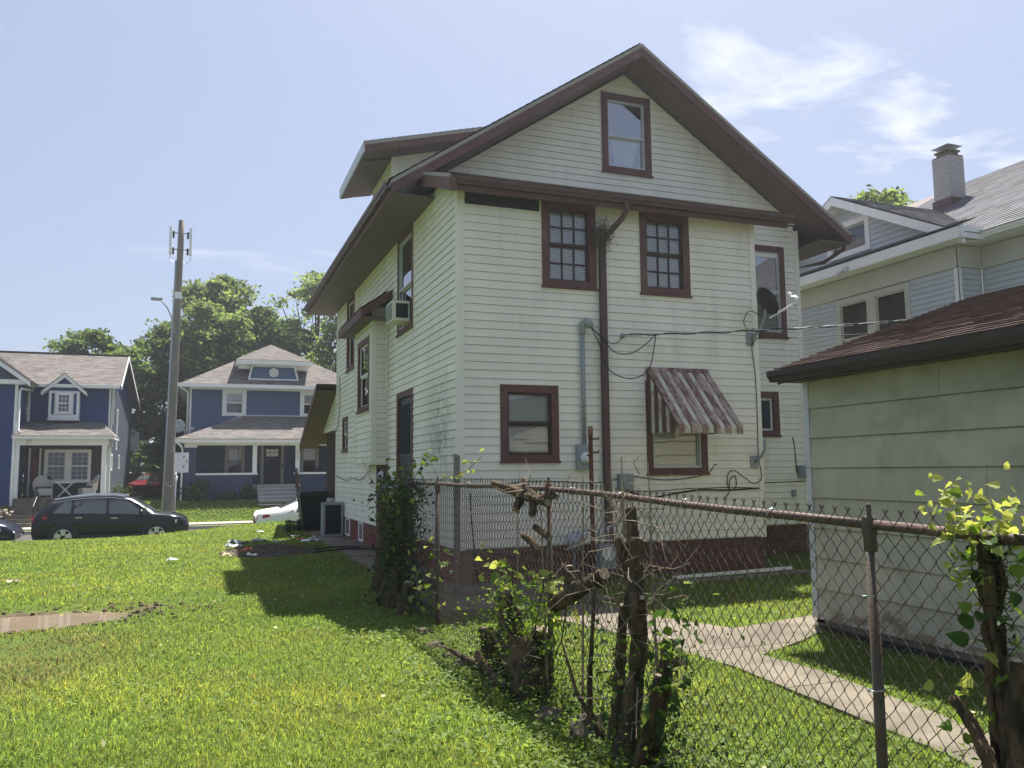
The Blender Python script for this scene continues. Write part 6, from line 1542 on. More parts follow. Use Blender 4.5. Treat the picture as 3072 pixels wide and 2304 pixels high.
for i in range(9):
    q = MB(); q.box(3.01, 3.39, 21.284, 21.298, .2 + i * .07, .215 + i * .07); q.build('slat', 'black_plastic', Hh)
q = MB(); q.lathe([(.09, .94), (.1, 1.0), (.08, 1.05), (.09, 1.05), (.0, .97)], (3.15, 21.45, 0), 12); tag(q.build('glass_bowl', 'storm', None, True), 'small glass bowl on top of the old black heater', 'bowl')
Cr = thing('plastic_crate', 'black lattice plastic crate on the lawn beside the trash bin', 'crate', (2.35, 22.9, .12))
for nm, pts in (('side', [((2.2, 22.75), (2.52, 22.75)), ((2.2, 23.05), (2.52, 23.05)), ((2.2, 22.75), (2.2, 23.05)), ((2.52, 22.75), (2.52, 23.05))]),):
    for (a0_, b0_) in pts:
        q = MB(); A0, B0 = Vector((*a0_, 0)), Vector((*b0_, 0)); n_ = 7
        for zz in (.13, .40): q.tube([A0 + Vector((0, 0, zz)), B0 + Vector((0, 0, zz))], .012, 4)
        for i in range(-3, n_ + 3):
            for sg in (1, -1):
                p0, p1 = (i / n_, (i + 3 * sg) / n_); z0_, z1_ = .13, .40
                def clipseg(p0, z0, p1, z1):
                    pts_ = []
                    for t in np.linspace(0, 1, 13):
                        pp_ = p0 + (p1 - p0) * t
                        if -.001 <= pp_ <= 1.001: pts_.append((pp_, z0 + (z1 - z0) * t))
                    return pts_
                s_ = clipseg(p0, z0_, p1, z1_)
                if len(s_) > 1: q.tube([A0.lerp(B0, s_[0][0]) + Vector((0, 0, s_[0][1])), A0.lerp(B0, s_[-1][0]) + Vector((0, 0, s_[-1][1]))], .006, 4)
        q.build(nm, 'black_plastic', Cr)
cable('coiled pale red garden hose on the walk by the old heater', [(2.7, 22.4, .13), (2.9, 22.3, .13), (3.1, 22.1, .13), (3.05, 21.9, .14), (2.7, 21.95, .13), (2.6, 22.15, .14), (2.85, 22.2, .15), (3.1, 21.95, .15), (2.9, 21.7, .13), (2.6, 21.8, .13)], .016, 'awn_red', 6, 'hose', name='garden_hose')
cable('black hose lying across the concrete side walk', [(2.3, 17.7, .11), (2.8, 17.9, .13), (3.2, 17.7, .13), (3.4, 17.35, .13), (3.42, 17.2, .2)], .02, 'black_cable', 6, 'hose', name='hose')
cable('second black hose ending at the foundation brick', [(2.2, 17.2, .1), (2.8, 17.4, .125), (3.2, 17.3, .125), (3.42, 17.05, .13)], .02, 'black_cable', 6, 'hose', name='hose')
# dirt heap with litter
pm('heap_soil', (.06, .048, .036), .95, .35, 9, .9, 40, .1, c2=(.12, .10, .08), c2pos=(.5, .7), c2scale=8)
hx_, hy_ = np.meshgrid(np.linspace(.2, 2.7, 52), np.linspace(16.6, 20.0, 52))
hq = np.exp(-(((hx_ - 1.45) / .85) ** 2 + ((hy_ - 18.3) / 1.15) ** 2) ** 1.6)
hzz = gz(hx_, hy_) - .03 + hq * (.13 + .035 * fbm(hx_ * 4, hy_ * 4, 1, 2) + rng.normal(size=hx_.shape) * .012)
hi = (np.arange(51)[:, None] * 52 + np.arange(51)[None, :]).ravel()
tag(link('dirt_heap', npmesh('dirt_heap', np.stack([hx_.ravel(), hy_.ravel(), hzz.ravel()], 1), np.stack([hi, hi + 1, hi + 53, hi + 52], 1), 'heap_soil')), 'low heap of dark soil strewn with litter beside the side walk', 'dirt heap')
for nm_, c_ in (('litter_white', (.72, .72, .72)), ('litter_grey', (.3, .32, .36)), ('litter_orange', (.6, .2, .06)), ('litter_tan', (.5, .42, .28))): pm(nm_, c_, .6, .1, 8)
def litter(label, x, y, z, s, mat, seed, cat='litter'):
    rr = random.Random(seed); q = MB(); n = 5; g_ = {}
    for i in range(n + 1):
        for j in range(n + 1): g_[i, j] = Vector((x + (i / n - .5) * s * 1.6 + rr.uniform(-.1, .1) * s, y + (j / n - .5) * s + rr.uniform(-.1, .1) * s, z + abs(rr.gauss(0, .22)) * s))
    for i in range(n):
        for j in range(n): q.quad(g_[i, j], g_[i + 1, j], g_[i + 1, j + 1], g_[i, j + 1])
    tag(q.build('litter', mat), label, cat, 'scraps of litter on the lawn')
LT = [('crumpled silver plastic sheet at the left end of the dirt heap', .85, 19.1, .1, .34, 'litter_grey'), ('white plastic bag on the near left edge of the dirt heap', .72, 18.3, .09, .26, 'litter_white'), ('orange and white wrapper at the lower left of the dirt heap', .9, 17.35, .08, .2, 'litter_orange'), ('flat tan cardboard piece left of the dirt heap', .55, 17.4, .07, .22, 'litter_tan'), ('white wrapper just below the dirt heap', 1.0, 16.9, .07, .15, 'litter_white'), ('crumpled clear plastic at the right end of the dirt heap', 2.35, 18.9, .14, .34, 'litter_white'), ('white and red carton on the far side of the dirt heap', 2.25, 21.0, .12, .18, 'litter_white'), ('orange scrap on the right of the dirt heap', 2.2, 19.7, .13, .14, 'litter_orange'), ('grey shred along the crest of the dirt heap', 1.3, 19.5, .15, .24, 'litter_grey'), ('dull grey rag in the middle of the dirt heap', 1.7, 19.3, .16, .2, 'litter_grey'), ('white foam lump alone on the open lawn', -.42, 16.75, .1, .16, 'litter_white'), ('small white scrap on the lawn left of the crate', 1.55, 23.0, .12, .14, 'litter_white'), ('tan dry leaf scrap far left on the lawn', -2.6, 14.6, .06, .14, 'litter_tan')]
for i, (lb, x, y, z, s, mt) in enumerate(LT): litter(lb, x, y, float(gz(x, y)) + (.06 if mt != 'litter_tan' else .03) + (.05 if .6 < x < 2.4 and 17.3 < y < 19.9 else 0), s * .75, mt, 300 + i)
# ---------------------------------------------------------------- chain-link fence
pm('fence_wire', (.055, .040, .033), .6, .2, 20, 0, metal=.3, spec=.4, c2=(.20, .17, .15), c2pos=(.6, .7), c2scale=25)
pm('fence_rail', (.10, .064, .053), .65, .2, 6, .2, 60, .3, c2=(.155, .115, .10), c2pos=(.52, .7), c2scale=8)
pm('fence_post', (.085, .075, .06), .7, .25, 6, .3, 60, .25, c2=(.12, .055, .03), c2pos=(.48, .62), c2scale=5, metal=.15)
FX = 2.40
PY = [11.80, 8.73, 5.67, 2.53, -.55]
def rail_z(y): return float(np.interp(y, [-.6, 2.53, 5.67, 8.73, 11.8], [1.44, 1.475, 1.565, 1.56, 1.57]))
F = thing('chain_link_fence', 'rusty chain-link fence with brown top rail running from the house toward the right foreground', 'fence', (FX, 6, 0))
for i, y in enumerate(PY):
    q = MB(); r_ = .03 if i in (0,) else .021; hz_ = rail_z(y) + (.02 if i == 0 else -.03)
    q.tube([(FX + .03, y, float(gz(FX, y)) - .3), (FX + .03, y, hz_)], r_, 12); p_ = q.build('post', 'fence_post', F, True)
    q = MB(); z0_ = rail_z(y)
    if i == 0: q.lathe([(.033, .0), (.04, .02), (.04, .05), (.03, .085), (.0, .105)], (FX + .03, y, hz_), 12)
    else: q.lathe([(.0225, -.10), (.025, -.098), (.025, -.04), (.029, -.03), (.029, .025), (.022, .035), (.009, .042), (.008, .065), (.012, .075), (.0, .088)], (FX + .03, y, z0_), 12)
    q.build('cap', 'galv' if i == 0 else 'fence_post', p_, True)
    for zz in (.4, .85, 1.2):
        if i: q = MB(); q.tube([(FX - .012 + .04 * math.cos(a) * 0 + .03 + .03 * math.cos(a), y + .03 * math.sin(a), zz + .003 * a) for a in np.linspace(0, 6.5, 14)], .0035, 4); q.build('tie', 'galv', p_)
for a, b_ in zip(PY, PY[1:]):
    q = MB(); ys_ = np.linspace(a, b_, 8); q.tube([(FX + .03, y, rail_z(y) + .004 * math.sin(y * 3)) for y in ys_], .0190, 12); q.build('top_rail', 'fence_rail', F, True)
    for k in range(4):
        y = a + (b_ - a) * (k + .6) / 4.4; q = MB(); q.tube([(FX + .03 + .027 * math.cos(t_), y + .004 * t_, rail_z(y) + .027 * math.sin(t_)) for t_ in np.linspace(0, 6.8, 14)], .003, 4); q.build('tie', 'galv', F)
def link_mesh(ya, yb, zlow, seed, dw=.072, dh=.078):
    r = random.Random(seed); q = MB(); n = int((ya - yb) / (dw / 2)); 
    for i in range(n):
        y = ya - i * dw / 2; pts = []
        zt_ = rail_z(y) + .045; zb_ = zlow(y); k = int((zt_ - zb_) / (dh / 2)); sag = .012
        for j in range(k + 1):
            z = zt_ - j * dh / 2
            off = ((i + j) % 2) * dw / 2
            wv = sag * math.sin(y * 2.3 + z * 1.7)
            dx = .003 * (1 if (i % 2) else -1)
            pts.append((FX + wv + dx, y - off + r.gauss(0, .0012), z + r.gauss(0, .001) + .008 * math.sin(y * 1.1)))
        # twisted barbs at the top
        t0 = Vector(pts[0]); q.tube([t0 + Vector((0, -.012, .016)), t0, t0 + Vector((0, .010, .018))], .0019, 3, False)
        q.tube(pts, .0024, 4, False)
    return q
for i, (a, b_) in enumerate(zip(PY, PY[1:])):
    link_mesh(a - .03, b_ + (.0 if i < 3 else .3), lambda y: float(gz(FX, y)) + .03, 500 + i).build('wire_mesh', 'fence_wire', F, kind='stuff')
# gate between the fence end and the house
Ga = thing('chain_link_gate', 'narrow chain-link gate between the fence end and the side wall of the house', 'gate', (2.9, 12.0, .1))
q = MB(); q.tube([(2.56, 12.35, .0), (2.56, 12.35, 1.62)], .03, 10); q.lathe([(.033, 0), (.04, .02), (.035, .07), (.0, .10)], (2.56, 12.35, 1.62), 10); q.build('post', 'galv', Ga, True)
q = MB(); q.tube([(2.62, 12.36, 1.50), (3.42, 12.4, 1.50)], .019, 8); q.tube([(2.62, 12.36, .2), (3.42, 12.4, .2)], .019, 8); q.tube([(2.62, 12.36, .2), (2.62, 12.36, 1.5)], .019, 8); q.tube([(3.42, 12.4, .2), (3.42, 12.4, 1.5)], .019, 8); q.build('frame', 'galv', Ga, True)
q = MB()
for i in range(22):
    x = 2.63 + i * .036; q.tube([(x + ((i + j) % 2) * .036, 12.38 + .004 * (i % 2), 1.48 - j * .039) for j in range(33)], .0019, 3, False)
q.build('wire_mesh', 'fence_wire', Ga, kind='stuff')
# weathered timber post beside the fence rail
q = MB(); q.hexa([(3.18, 10.56, .0), (3.25, 10.56, .0), (3.25, 10.63, .0), (3.18, 10.63, .0), (3.18, 10.56, 1.93), (3.25, 10.57, 1.90), (3.25, 10.63, 1.91), (3.18, 10.63, 1.94)]); tag(q.build('timber_post', 'pole_wood'), 'weathered grey timber post standing behind the fence before the house corner', 'post')
cable('black strap hanging on the fence mesh by the timber post', [(2.36, 7.35, 1.5), (2.35, 7.3, 1.3), (2.35, 7.2, .95), (2.35, 7.12, .72)], .006, cat='strap', name='strap')

# ---------------------------------------------------------------- cut stumps, snags and vines along the fence
pm('stump_bark', (.115, .080, .048), .9, .4, 14, 1.0, 55, .12, c2=(.035, .029, .02), c2pos=(.40, .62), c2scale=9, stretch=(1.8, 1.8, .45))
pm('cut_wood', (.30, .24, .175), .85, .25, 14, .4, 60, .15, c2=(.16, .125, .09), c2pos=(.5, .7), c2scale=12)
pm('dead_twig', (.22, .17, .125), .9, .25, 12)
leafmat('leaf_vine', (.12, .195, .04), .5); leafmat('leaf_young', (.27, .31, .09), .5); leafmat('leaf_dark', (.035, .075, .018), .4)
def stem(parent, pts, rad, seed, name='stem', cut=True, n=16, rough=.22, mat='stump_bark', sub=8):
    """a knobbly cut stem with a pale sawn end"""
    r = random.Random(seed); P = [Vector(p) for p in pts]; full = []; rs = []
    for i in range(len(P) - 1):
        for k in range(sub): t = k / sub; full.append(P[i].lerp(P[i + 1], t)); rs.append(rad[i] + (rad[i + 1] - rad[i]) * t)
    full.append(P[-1]); rs.append(rad[-1])
    rs = [x * (1 + r.uniform(-.08, .08)) for x in rs]
    q = MB(); q.tube([p + Vector((r.gauss(0, 1), r.gauss(0, 1), 0)) * rs[i] * .05 for i, p in enumerate(full)], rs, n, True)
    nv = len(q.v); ph = [r.uniform(0, 6.3) for _ in range(4)]
    for k in range(nv):
        i, j = divmod(k, n); c_ = full[min(i, len(full) - 1)]; a = 2 * math.pi * j / n
        f = 1 + rough * (math.sin(3 * a + ph[0] + i * .25) * .6 + math.sin(5 * a + ph[1] - i * .4) * .4 + r.uniform(-.55, .55))
        q.v[k] = tuple(c_ + (Vector(q.v[k]) - c_) * f)
    o = q.build(name, mat, parent, True)
    if cut:
        d = (full[-1] - full[-2]).normalized(); c_ = MB(); e = d.orthogonal().normalized(); g = d.cross(e)
        c_.prism([full[-1] + d * .002 + (e * math.cos(2 * math.pi * j / n) + g * math.sin(2 * math.pi * j / n)) * rs[-1] * .86 for j in range(n)], d * .006); c_.build('cut_face', 'cut_wood', o)
    return o
def mk_leaf(kind, seed):
    r = random.Random(seed); mb = MB()
    if kind == 'lobed':
        prof_ = [(0, 0), (.30, .05), (.50, .28), (.34, .42), (.30, .66), (.13, .72), (0, 1.0)]
    elif kind == 'heart':
        prof_ = [(0, .04), (.22, -.06), (.42, .12), (.42, .40), (.22, .76), (0, 1.0)]
    else:
        prof_ = [(0, 0), (.14, .18), (.22, .45), (.14, .78), (0, 1.0)]
    cv = r.uniform(.15, .35); fd = r.uniform(.1, .25)
    for sg in (1, -1):
        pts = [(sg * a * .9, b_, -cv * b_ * b_ + fd * abs(a)) for a, b_ in prof_]
        mid = [(0, b_, -cv * b_ * b_) for a, b_ in prof_]
        for i in range(len(prof_) - 1):
            f = [mid[i], pts[i], pts[i + 1], mid[i + 1]]
            u_ = []
            for p in f:
                if p not in u_: u_.append(p)
            if len(u_) > 2: mb.add(u_ if sg > 0 else u_[::-1], [tuple(range(len(u_)))])
    mb.c = [1.0] * len(mb.f)
    return mb
LEAF = {}
for kd in ('lobed', 'heart', 'lance'):
    for mt in ('leaf_vine', 'leaf_young', 'leaf_dark'):
        LEAF[kd, mt] = [mk_leaf(kd, i).mesh('leaf', mt, True) for i in range(3)]
def put_leaf(parent, p, size, kd, mt, r, up=.5):
    me = r.choice(LEAF[kd, mt]); o = link('leaf', me, parent)
    d = Vector((r.gauss(0, 1), r.gauss(0, 1), r.gauss(-.25, .45))).normalized(); nrm = Vector((r.gauss(0, .7) - .2, r.gauss(0, .7) - .2, up + r.gauss(0, .4)))
    nrm = (nrm - d * nrm.dot(d)).normalized(); x = d.cross(nrm)
    mw = Matrix((x, d, nrm)).transposed().to_4x4() @ Matrix.Scale(size, 4); mw.translation = Vector(p)
    o.matrix_basis = mw
    return o
def leaves_along(parent, paths, n, seed, size=(.05, .09), spread=.05, kinds=(('lobed', 'leaf_vine', .7), ('lobed', 'leaf_young', .3)), up=.5):
    r = random.Random(seed)
    for i in range(n):
        P = r.choice(paths); k = r.randrange(len(P) - 1); c_ = Vector(P[k]).lerp(Vector(P[k + 1]), r.random()) + Vector((r.gauss(0, spread), r.gauss(0, spread), r.gauss(0, spread)))
        t = r.random(); acc = 0
        for kd, mt, w_ in kinds:
            acc += w_
            if t <= acc: break
        put_leaf(parent, c_, r.uniform(*size), kd, mt, r, up)
def twigs(parent, n, seed, origin, spread, lo, hi, r0=.004, name='twig', mat='dead_twig', up=.5):
    r = random.Random(seed)
    for i in range(n):
        p = Vector(origin) + Vector((r.gauss(0, spread[0]), r.gauss(0, spread[1]), r.gauss(0, spread[2]))); d = Vector((r.gauss(0, .8), r.gauss(0, .8), r.gauss(up, .6))).normalized() * r.uniform(lo, hi)
        m1 = p + d * .5 + Vector((r.gauss(0, .03), r.gauss(0, .03), r.gauss(0, .03)))
        q = MB(); q.tube([p, m1, p + d], [r0, r0 * .8, r0 * .35], 4); q.build(name, mat, parent)

# 1. clump of sawn stumps at the fence line, centre
S1 = thing('tree_stump', 'clump of sawn-off stumps sprouting green shoots against the fence, left of the tall snag', 'stump', (2.3, 6.1, .03))
stem(S1, [(2.30, 6.50, -.05), (2.26, 6.52, .2), (2.24, 6.55, .42)], [0.111, 0.078, 0.068], 1)
stem(S1, [(2.33, 6.15, -.05), (2.34, 6.2, .25), (2.34, 6.25, .52), (2.33, 6.3, .72)], [0.130, 0.091, 0.078, 0.065], 2)
stem(S1, [(2.28, 5.68, -.05), (2.25, 5.72, .16), (2.26, 5.8, .47)], [0.182, 0.124, 0.086], 3)
stem(S1, [(2.38, 5.95, -.05), (2.40, 5.9, .2), (2.42, 5.8, .52)], [0.143, 0.091, 0.065], 4)
stem(S1, [(2.36, 6.4, .1), (2.38, 6.45, .4), (2.38, 6.5, .62)], [0.091, 0.065, 0.055], 5)
stem(S1, [(2.22, 5.9, .0), (2.14, 6.0, .12), (2.05, 6.25, .3)], [0.065, 0.039, 0.023], 6, cut=False)
stem(S1, [(2.26, 6.4, .05), (2.1, 6.6, .16), (1.98, 6.95, .22)], [0.039, 0.023, 0.010], 7, cut=False)
sh1 = [[(2.33, 6.2, .3), (2.34, 6.15, .7), (2.30, 6.1, .95)], [(2.36, 5.9, .3), (2.34, 5.7, .65), (2.36, 5.6, .93)], [(2.38, 6.0, .3), (2.42, 5.55, .7), (2.42, 5.45, .9)], [(2.3, 6.3, .4), (2.26, 6.35, .75), (2.2, 6.4, .9)], [(2.4, 5.7, .2), (2.44, 5.5, .5), (2.46, 5.4, .85)]]
for P in sh1:
    q = MB(); q.tube(P, [.008, .006, .003], 5); q.build('shoot', 'stump_bark', S1)
leaves_along(S1, [p[1:] for p in sh1], 170, 11, (.04, .095), .085, (('lance', 'leaf_vine', .35), ('heart', 'leaf_young', .35), ('lobed', 'leaf_young', .15), ('heart', 'leaf_vine', .15)))
leaves_along(S1, [[(2.1, 5.6, .05), (2.35, 6.6, .15), (2.5, 5.9, .4)]], 70, 12, (.03, .07), .1, (('heart', 'leaf_dark', .6), ('lance', 'leaf_vine', .4)))
twigs(S1, 40, 13, (2.25, 6.1, .25), (.1, .3, .15), .12, .4, .004)
# 2. tall snag grown round the fence
S2 = thing('dead_snag', 'tall gnarled dead trunk with sawn tips grown through the fence, centre foreground', 'dead tree', (2.3, 4.3, 0))
stem(S2, [(2.28, 4.35, -.05), (2.34, 4.32, .25), (2.38, 4.32, .55), (2.37, 4.25, .78), (2.33, 4.22, .92), (2.36, 4.27, 1.1), (2.37, 4.26, 1.3)], [0.078, 0.058, 0.047, 0.048, 0.066, 0.045, 0.039], 21)
stem(S2, [(2.36, 4.27, 1.05), (2.39, 4.33, 1.2), (2.40, 4.36, 1.38), (2.40, 4.36, 1.47)], [0.035, 0.035, 0.033, 0.028], 22)
stem(S2, [(2.35, 4.30, 1.05), (2.34, 4.36, 1.18), (2.33, 4.40, 1.29)], [0.027, 0.025, 0.023], 23)
stem(S2, [(2.30, 4.2, .0), (2.36, 4.08, .3), (2.37, 3.98, .58), (2.36, 3.93, .8)], [0.066, 0.047, 0.039, 0.027], 24)
stem(S2, [(2.26, 4.1, .0), (2.22, 4.02, .18), (2.26, 3.96, .38), (2.28, 3.9, .62)], [0.043, 0.027, 0.023, 0.019], 25)
stem(S2, [(2.30, 4.5, -.05), (2.36, 4.52, .3), (2.38, 4.5, .65), (2.36, 4.42, .9)], [0.047, 0.035, 0.031, 0.023], 26)
stem(S2, [(2.37, 4.02, .62), (2.36, 3.9, .68), (2.35, 3.78, .71)], [0.027, 0.023, 0.019], 27)
stem(S2, [(2.34, 4.22, .93), (2.30, 4.10, .95), (2.28, 4.05, 1.0)], [0.039, 0.027, 0.016], 28)
stem(S2, [(2.30, 4.75, .0), (2.34, 4.85, .35), (2.36, 4.82, .8), (2.36, 4.8, 1.1)], [0.020, 0.016, 0.012, 0.008], 29, cut=False)
stem(S2, [(2.30, 4.6, .1), (2.2, 4.75, .35), (2.2, 4.95, .6)], [0.017, 0.012, 0.006], 30, cut=False)
twigs(S2, 70, 31, (2.36, 4.3, 1.12), (.09, .22, .22), .12, .42, .0032)
twigs(S2, 26, 32, (2.36, 4.4, 1.42), (.06, .12, .06), .12, .36, .003)
twigs(S2, 36, 33, (2.34, 4.15, .45), (.1, .25, .3), .12, .4, .004)
q = MB(); q.tube([(2.38, 4.42, 1.3), (2.39, 4.45, 1.5), (2.40, 4.47, 1.78)], [.009, .007, .004], 5); q.build('twig', 'cut_wood', S2)
sp2 = [[(2.35, 4.4, .1), (2.3, 4.4, .6)], [(2.36, 4.0, .3), (2.38, 3.85, .9)], [(2.38, 3.9, .7), (2.4, 3.75, 1.05)], [(2.4, 4.5, .2), (2.38, 4.6, .75)], [(2.25, 3.9, .15), (2.3, 3.7, .6)]]
leaves_along(S2, sp2, 150, 34, (.025, .06), .08, (('heart', 'leaf_dark', .5), ('lance', 'leaf_vine', .3), ('lobed', 'leaf_young', .2)))
leaves_along(S2, [[(2.3, 3.95, .4), (2.32, 3.75, .75), (2.2, 3.7, .9)]], 34, 35, (.045, .085), .07, (('heart', 'leaf_vine', .5), ('heart', 'leaf_dark', .5)))
def weeds(parent, n, seed, c_, sd_, zmax, size=(.018, .045), mat='leaf_vine'):
    r_ = np.random.default_rng(seed); vc = np.stack([c_[0] + r_.normal(size=n) * sd_[0], c_[1] + r_.normal(size=n) * sd_[1], .03 + r_.beta(1.0, 2.6, n) * zmax], 1)
    a, b_, c2_ = leaf_cloud(vc, r_.uniform(*size, n), .7, seed, np.clip(r_.normal(.85, .3, n), .25, 1.7)); link('foliage', npmesh('foliage', a, b_, mat, False, c2_), parent, kind='stuff')
weeds(S1, 2200, 901, (2.34, 6.05), (.13, .34), .95, (.02, .055)); weeds(S1, 1400, 902, (2.2, 5.9), (.2, .5), .3, mat='leaf_dark')
weeds(S2, 1500, 903, (2.38, 4.25), (.13, .36), .95, mat='leaf_dark'); weeds(S2, 900, 904, (2.25, 4.2), (.22, .5), .35)
# 3. log caught in the mesh, and the broken branch on the rail
S3 = thing('caught_log', 'short sawn log wedged in the chain-link between stump and snag', 'log', (2.4, 5.0, .9))
stem(S3, [(2.30, 5.32, .77), (2.36, 5.15, .87), (2.40, 4.95, .96), (2.42, 4.78, 1.04)], [.045, .055, .05, .04], 41); stem(S3, [(2.36, 5.16, .88), (2.36, 5.17, .98), (2.36, 5.17, 1.05)], [.04, .034, .03], 42)
stem(S3, [(2.40, 4.95, .96), (2.38, 4.88, 1.0), (2.36, 4.8, .98)], [.03, .025, .015], 44, cut=False)
S4 = thing('broken_branch', 'broken forked branch end resting on the top rail of the fence', 'branch', (2.38, 6.0, 1.5))
stem(S4, [(2.33, 6.62, 1.60), (2.35, 6.3, 1.55), (2.40, 5.95, 1.50), (2.40, 5.62, 1.465)], [.026, .035, .05, .03], 45); stem(S4, [(2.38, 6.1, 1.52), (2.34, 6.05, 1.46), (2.30, 6.02, 1.40)], [.04, .035, .028], 46); stem(S4, [(2.40, 5.9, 1.49), (2.36, 5.8, 1.42), (2.34, 5.78, 1.36)], [.036, .03, .024], 47); stem(S4, [(2.38, 6.0, 1.53), (2.38, 6.02, 1.58), (2.38, 6.05, 1.63)], [.03, .02, .016], 48)
stem(S4, [(2.40, 5.75, 1.48), (2.42, 5.6, 1.52), (2.42, 5.5, 1.50)], [.03, .025, .016], 50)
twigs(S4, 16, 49, (2.38, 5.9, 1.5), (.05, .2, .05), .1, .3, .0035)
for (p, sd) in (((2.40, 5.95, 1.16), 51), ((2.41, 5.72, 1.24), 52)):
    s_ = thing('branch_stub', 'small knotty branch stub held in the mesh ' + ('left of' if sd == 51 else 'at') + ' the middle fence post', 'branch', p)
    stem(s_, [Vector(p) + Vector((-.03, .11, .04)), Vector(p), Vector(p) + Vector((.0, -.1, -.04))], [.02, .03, .022], sd)
# vertical dead suckers through the mesh
for k, (y0_, y1_) in enumerate(((6.25, 6.15), (5.62, 5.7), (5.05, 4.95), (4.05, 4.1))):
    q = MB(); q.tube([(2.38, y0_, .1), (2.40, (y0_ + y1_) / 2 + .05, .8), (2.37, y1_, 1.5 + .08 * k)], [.010, .008, .003], 5)
    tag(q.build('dead_sucker', 'dead_twig'), ('thin dead stem in the mesh behind the sawn stumps', 'thin dead stem in the mesh by the middle fence post', 'thin dead stem in the mesh beside the wedged log', 'thin dead stem in the mesh right of the tall snag')[k], 'twig', 'dead sucker stems in the fence')
# 4. vine-covered stump by the fence end
S5 = thing('vine_clump', 'dense leafy vine smothering an old stump at the gate end of the fence', 'vine', (2.35, 10.3, .05))
stem(S5, [(2.25, 10.5, -.05), (2.28, 10.4, .4), (2.34, 10.2, .8), (2.36, 10.1, 1.1)], [.12, .09, .075, .06], 61, cut=False); stem(S5, [(2.2, 10.0, -.05), (2.3, 10.1, .35), (2.36, 10.25, .75)], [.11, .08, .05], 62); stem(S5, [(2.25, 9.6, -.05), (2.28, 9.55, .2), (2.3, 9.5, .42)], [.11, .085, .07], 63); stem(S5, [(2.4, 11.0, 0), (2.38, 10.8, .5), (2.38, 10.6, 1.0), (2.4, 10.5, 1.5)], [.08, .07, .06, .04], 64)
stem(S5, [(2.36, 11.45, 0), (2.4, 11.4, .7), (2.4, 11.3, 1.45)], [.10, .09, .06], 65)
vp = [[(2.4, 10.6, .5), (2.38, 10.3, 1.0), (2.38, 10.2, 1.5)], [(2.35, 10.1, .6), (2.36, 9.9, 1.1), (2.38, 9.7, 1.45)], [(2.38, 10.7, 1.0), (2.38, 10.5, 1.6)], [(2.38, 10.2, 1.5), (2.36, 10.5, 1.72)]]
leaves_along(S5, vp, 190, 66, (.05, .10), .15, (('lobed', 'leaf_dark', .48), ('lobed', 'leaf_vine', .40), ('lobed', 'leaf_young', .12)))
leaves_along(S5, [[(2.3, 9.6, .1), (2.38, 9.2, .4), (2.4, 8.9, .9)], [(2.4, 8.85, .2), (2.42, 8.6, .8)]], 95, 67, (.05, .09), .1, (('lobed', 'leaf_vine', .5), ('lobed', 'leaf_young', .35), ('heart', 'leaf_dark', .15)))
r_ = np.random.default_rng(68); n_ = 3000
vc = np.stack([2.36 + r_.normal(size=n_) * .14, 10.2 + r_.normal(size=n_) * .30, r_.beta(1.3, 1.5, n_) * 1.62], 1)
vs_, fs_, tt_ = leaf_cloud(vc, r_.uniform(.035, .075, n_), .6, 68, np.clip(r_.normal(.9, .3, n_), .3, 1.7)); link('foliage', npmesh('foliage', vs_, fs_, 'leaf_dark', False, tt_), S5, kind='stuff')
twigs(S5, 24, 69, (2.34, 10.6, 1.2), (.1, .4, .3), .15, .45, .005)
# climbing tendrils above the rail
for k, P in enumerate(([(2.40, 9.9, 1.5), (2.42, 9.5, 1.72), (2.44, 9.2, 1.86), (2.46, 9.0, 1.90)], [(2.40, 9.3, 1.5), (2.46, 8.6, 1.62), (2.50, 7.9, 1.70), (2.52, 7.5, 1.83)])):
    tv = thing('climbing_tendril', ('upper' if k == 0 else 'lower long') + ' leafy tendril reaching above the fence rail toward the house corner', 'vine', P[0])
    q = MB(); q.tube(P, [.005, .004, .004, .003], 5); q.build('stem', 'leaf_dark' if False else 'stump_bark', tv); leaves_along(tv, [P[1:]], 16 if k == 0 else 14, 70 + k, (.05, .085), .045, (('lobed', 'leaf_dark' if k == 0 else 'leaf_young', .6), ('lobed', 'leaf_vine', .4)))
# 5. vine and snag at the right edge, near
S6 = thing('near_vine', 'bright young vine leaves climbing over the top rail at the right edge', 'vine', (2.4, 2.0, .4))
q = MB()
for k in range(6):
    o_ = random.Random(80 + k); P = [(2.42 + o_.uniform(-.03, .03), 2.02 + o_.uniform(-.03, .03), .4)]
    for j in range(7): P.append((2.41 + o_.uniform(-.03, .03), 2.0 + .03 * math.sin(j * 1.3 + k) + o_.uniform(-.02, .02), .55 + j * .155))
    stem(S6, P, [.012] * 8, 80 + k, 'stem', False, 6, .1)
nv = [[(2.40, 2.1, 1.42), (2.40, 2.0, 1.5), (2.38, 1.86, 1.5)], [(2.40, 2.03, 1.3), (2.38, 2.0, 1.55)], [(2.38, 2.12, 1.5), (2.36, 2.08, 1.62)], [(2.38, 1.9, 1.5), (2.38, 1.86, 1.62)]]
leaves_along(S6, nv, 170, 86, (.02, .052), .045, (('lobed', 'leaf_young', .75), ('lobed', 'leaf_vine', .25)), .6)
leaves_along(S6, [[(2.38, 2.0, 1.45), (2.40, 2.02, 1.1)], [(2.4, 1.85, 1.45), (2.4, 1.8, 1.2)]], 46, 87, (.035, .075), .05, (('lobed', 'leaf_vine', .55), ('heart', 'leaf_dark', .45)), .3)
leaves_along(S6, [[(2.38, 2.05, 1.05), (2.38, 2.12, .85)], [(2.38, 2.2, .9), (2.36, 2.05, .72)]], 24, 88, (.035, .065), .05, (('lobed', 'leaf_vine', .6), ('lobed', 'leaf_young', .4)), .4)
r_ = np.random.default_rng(89); n_ = 900
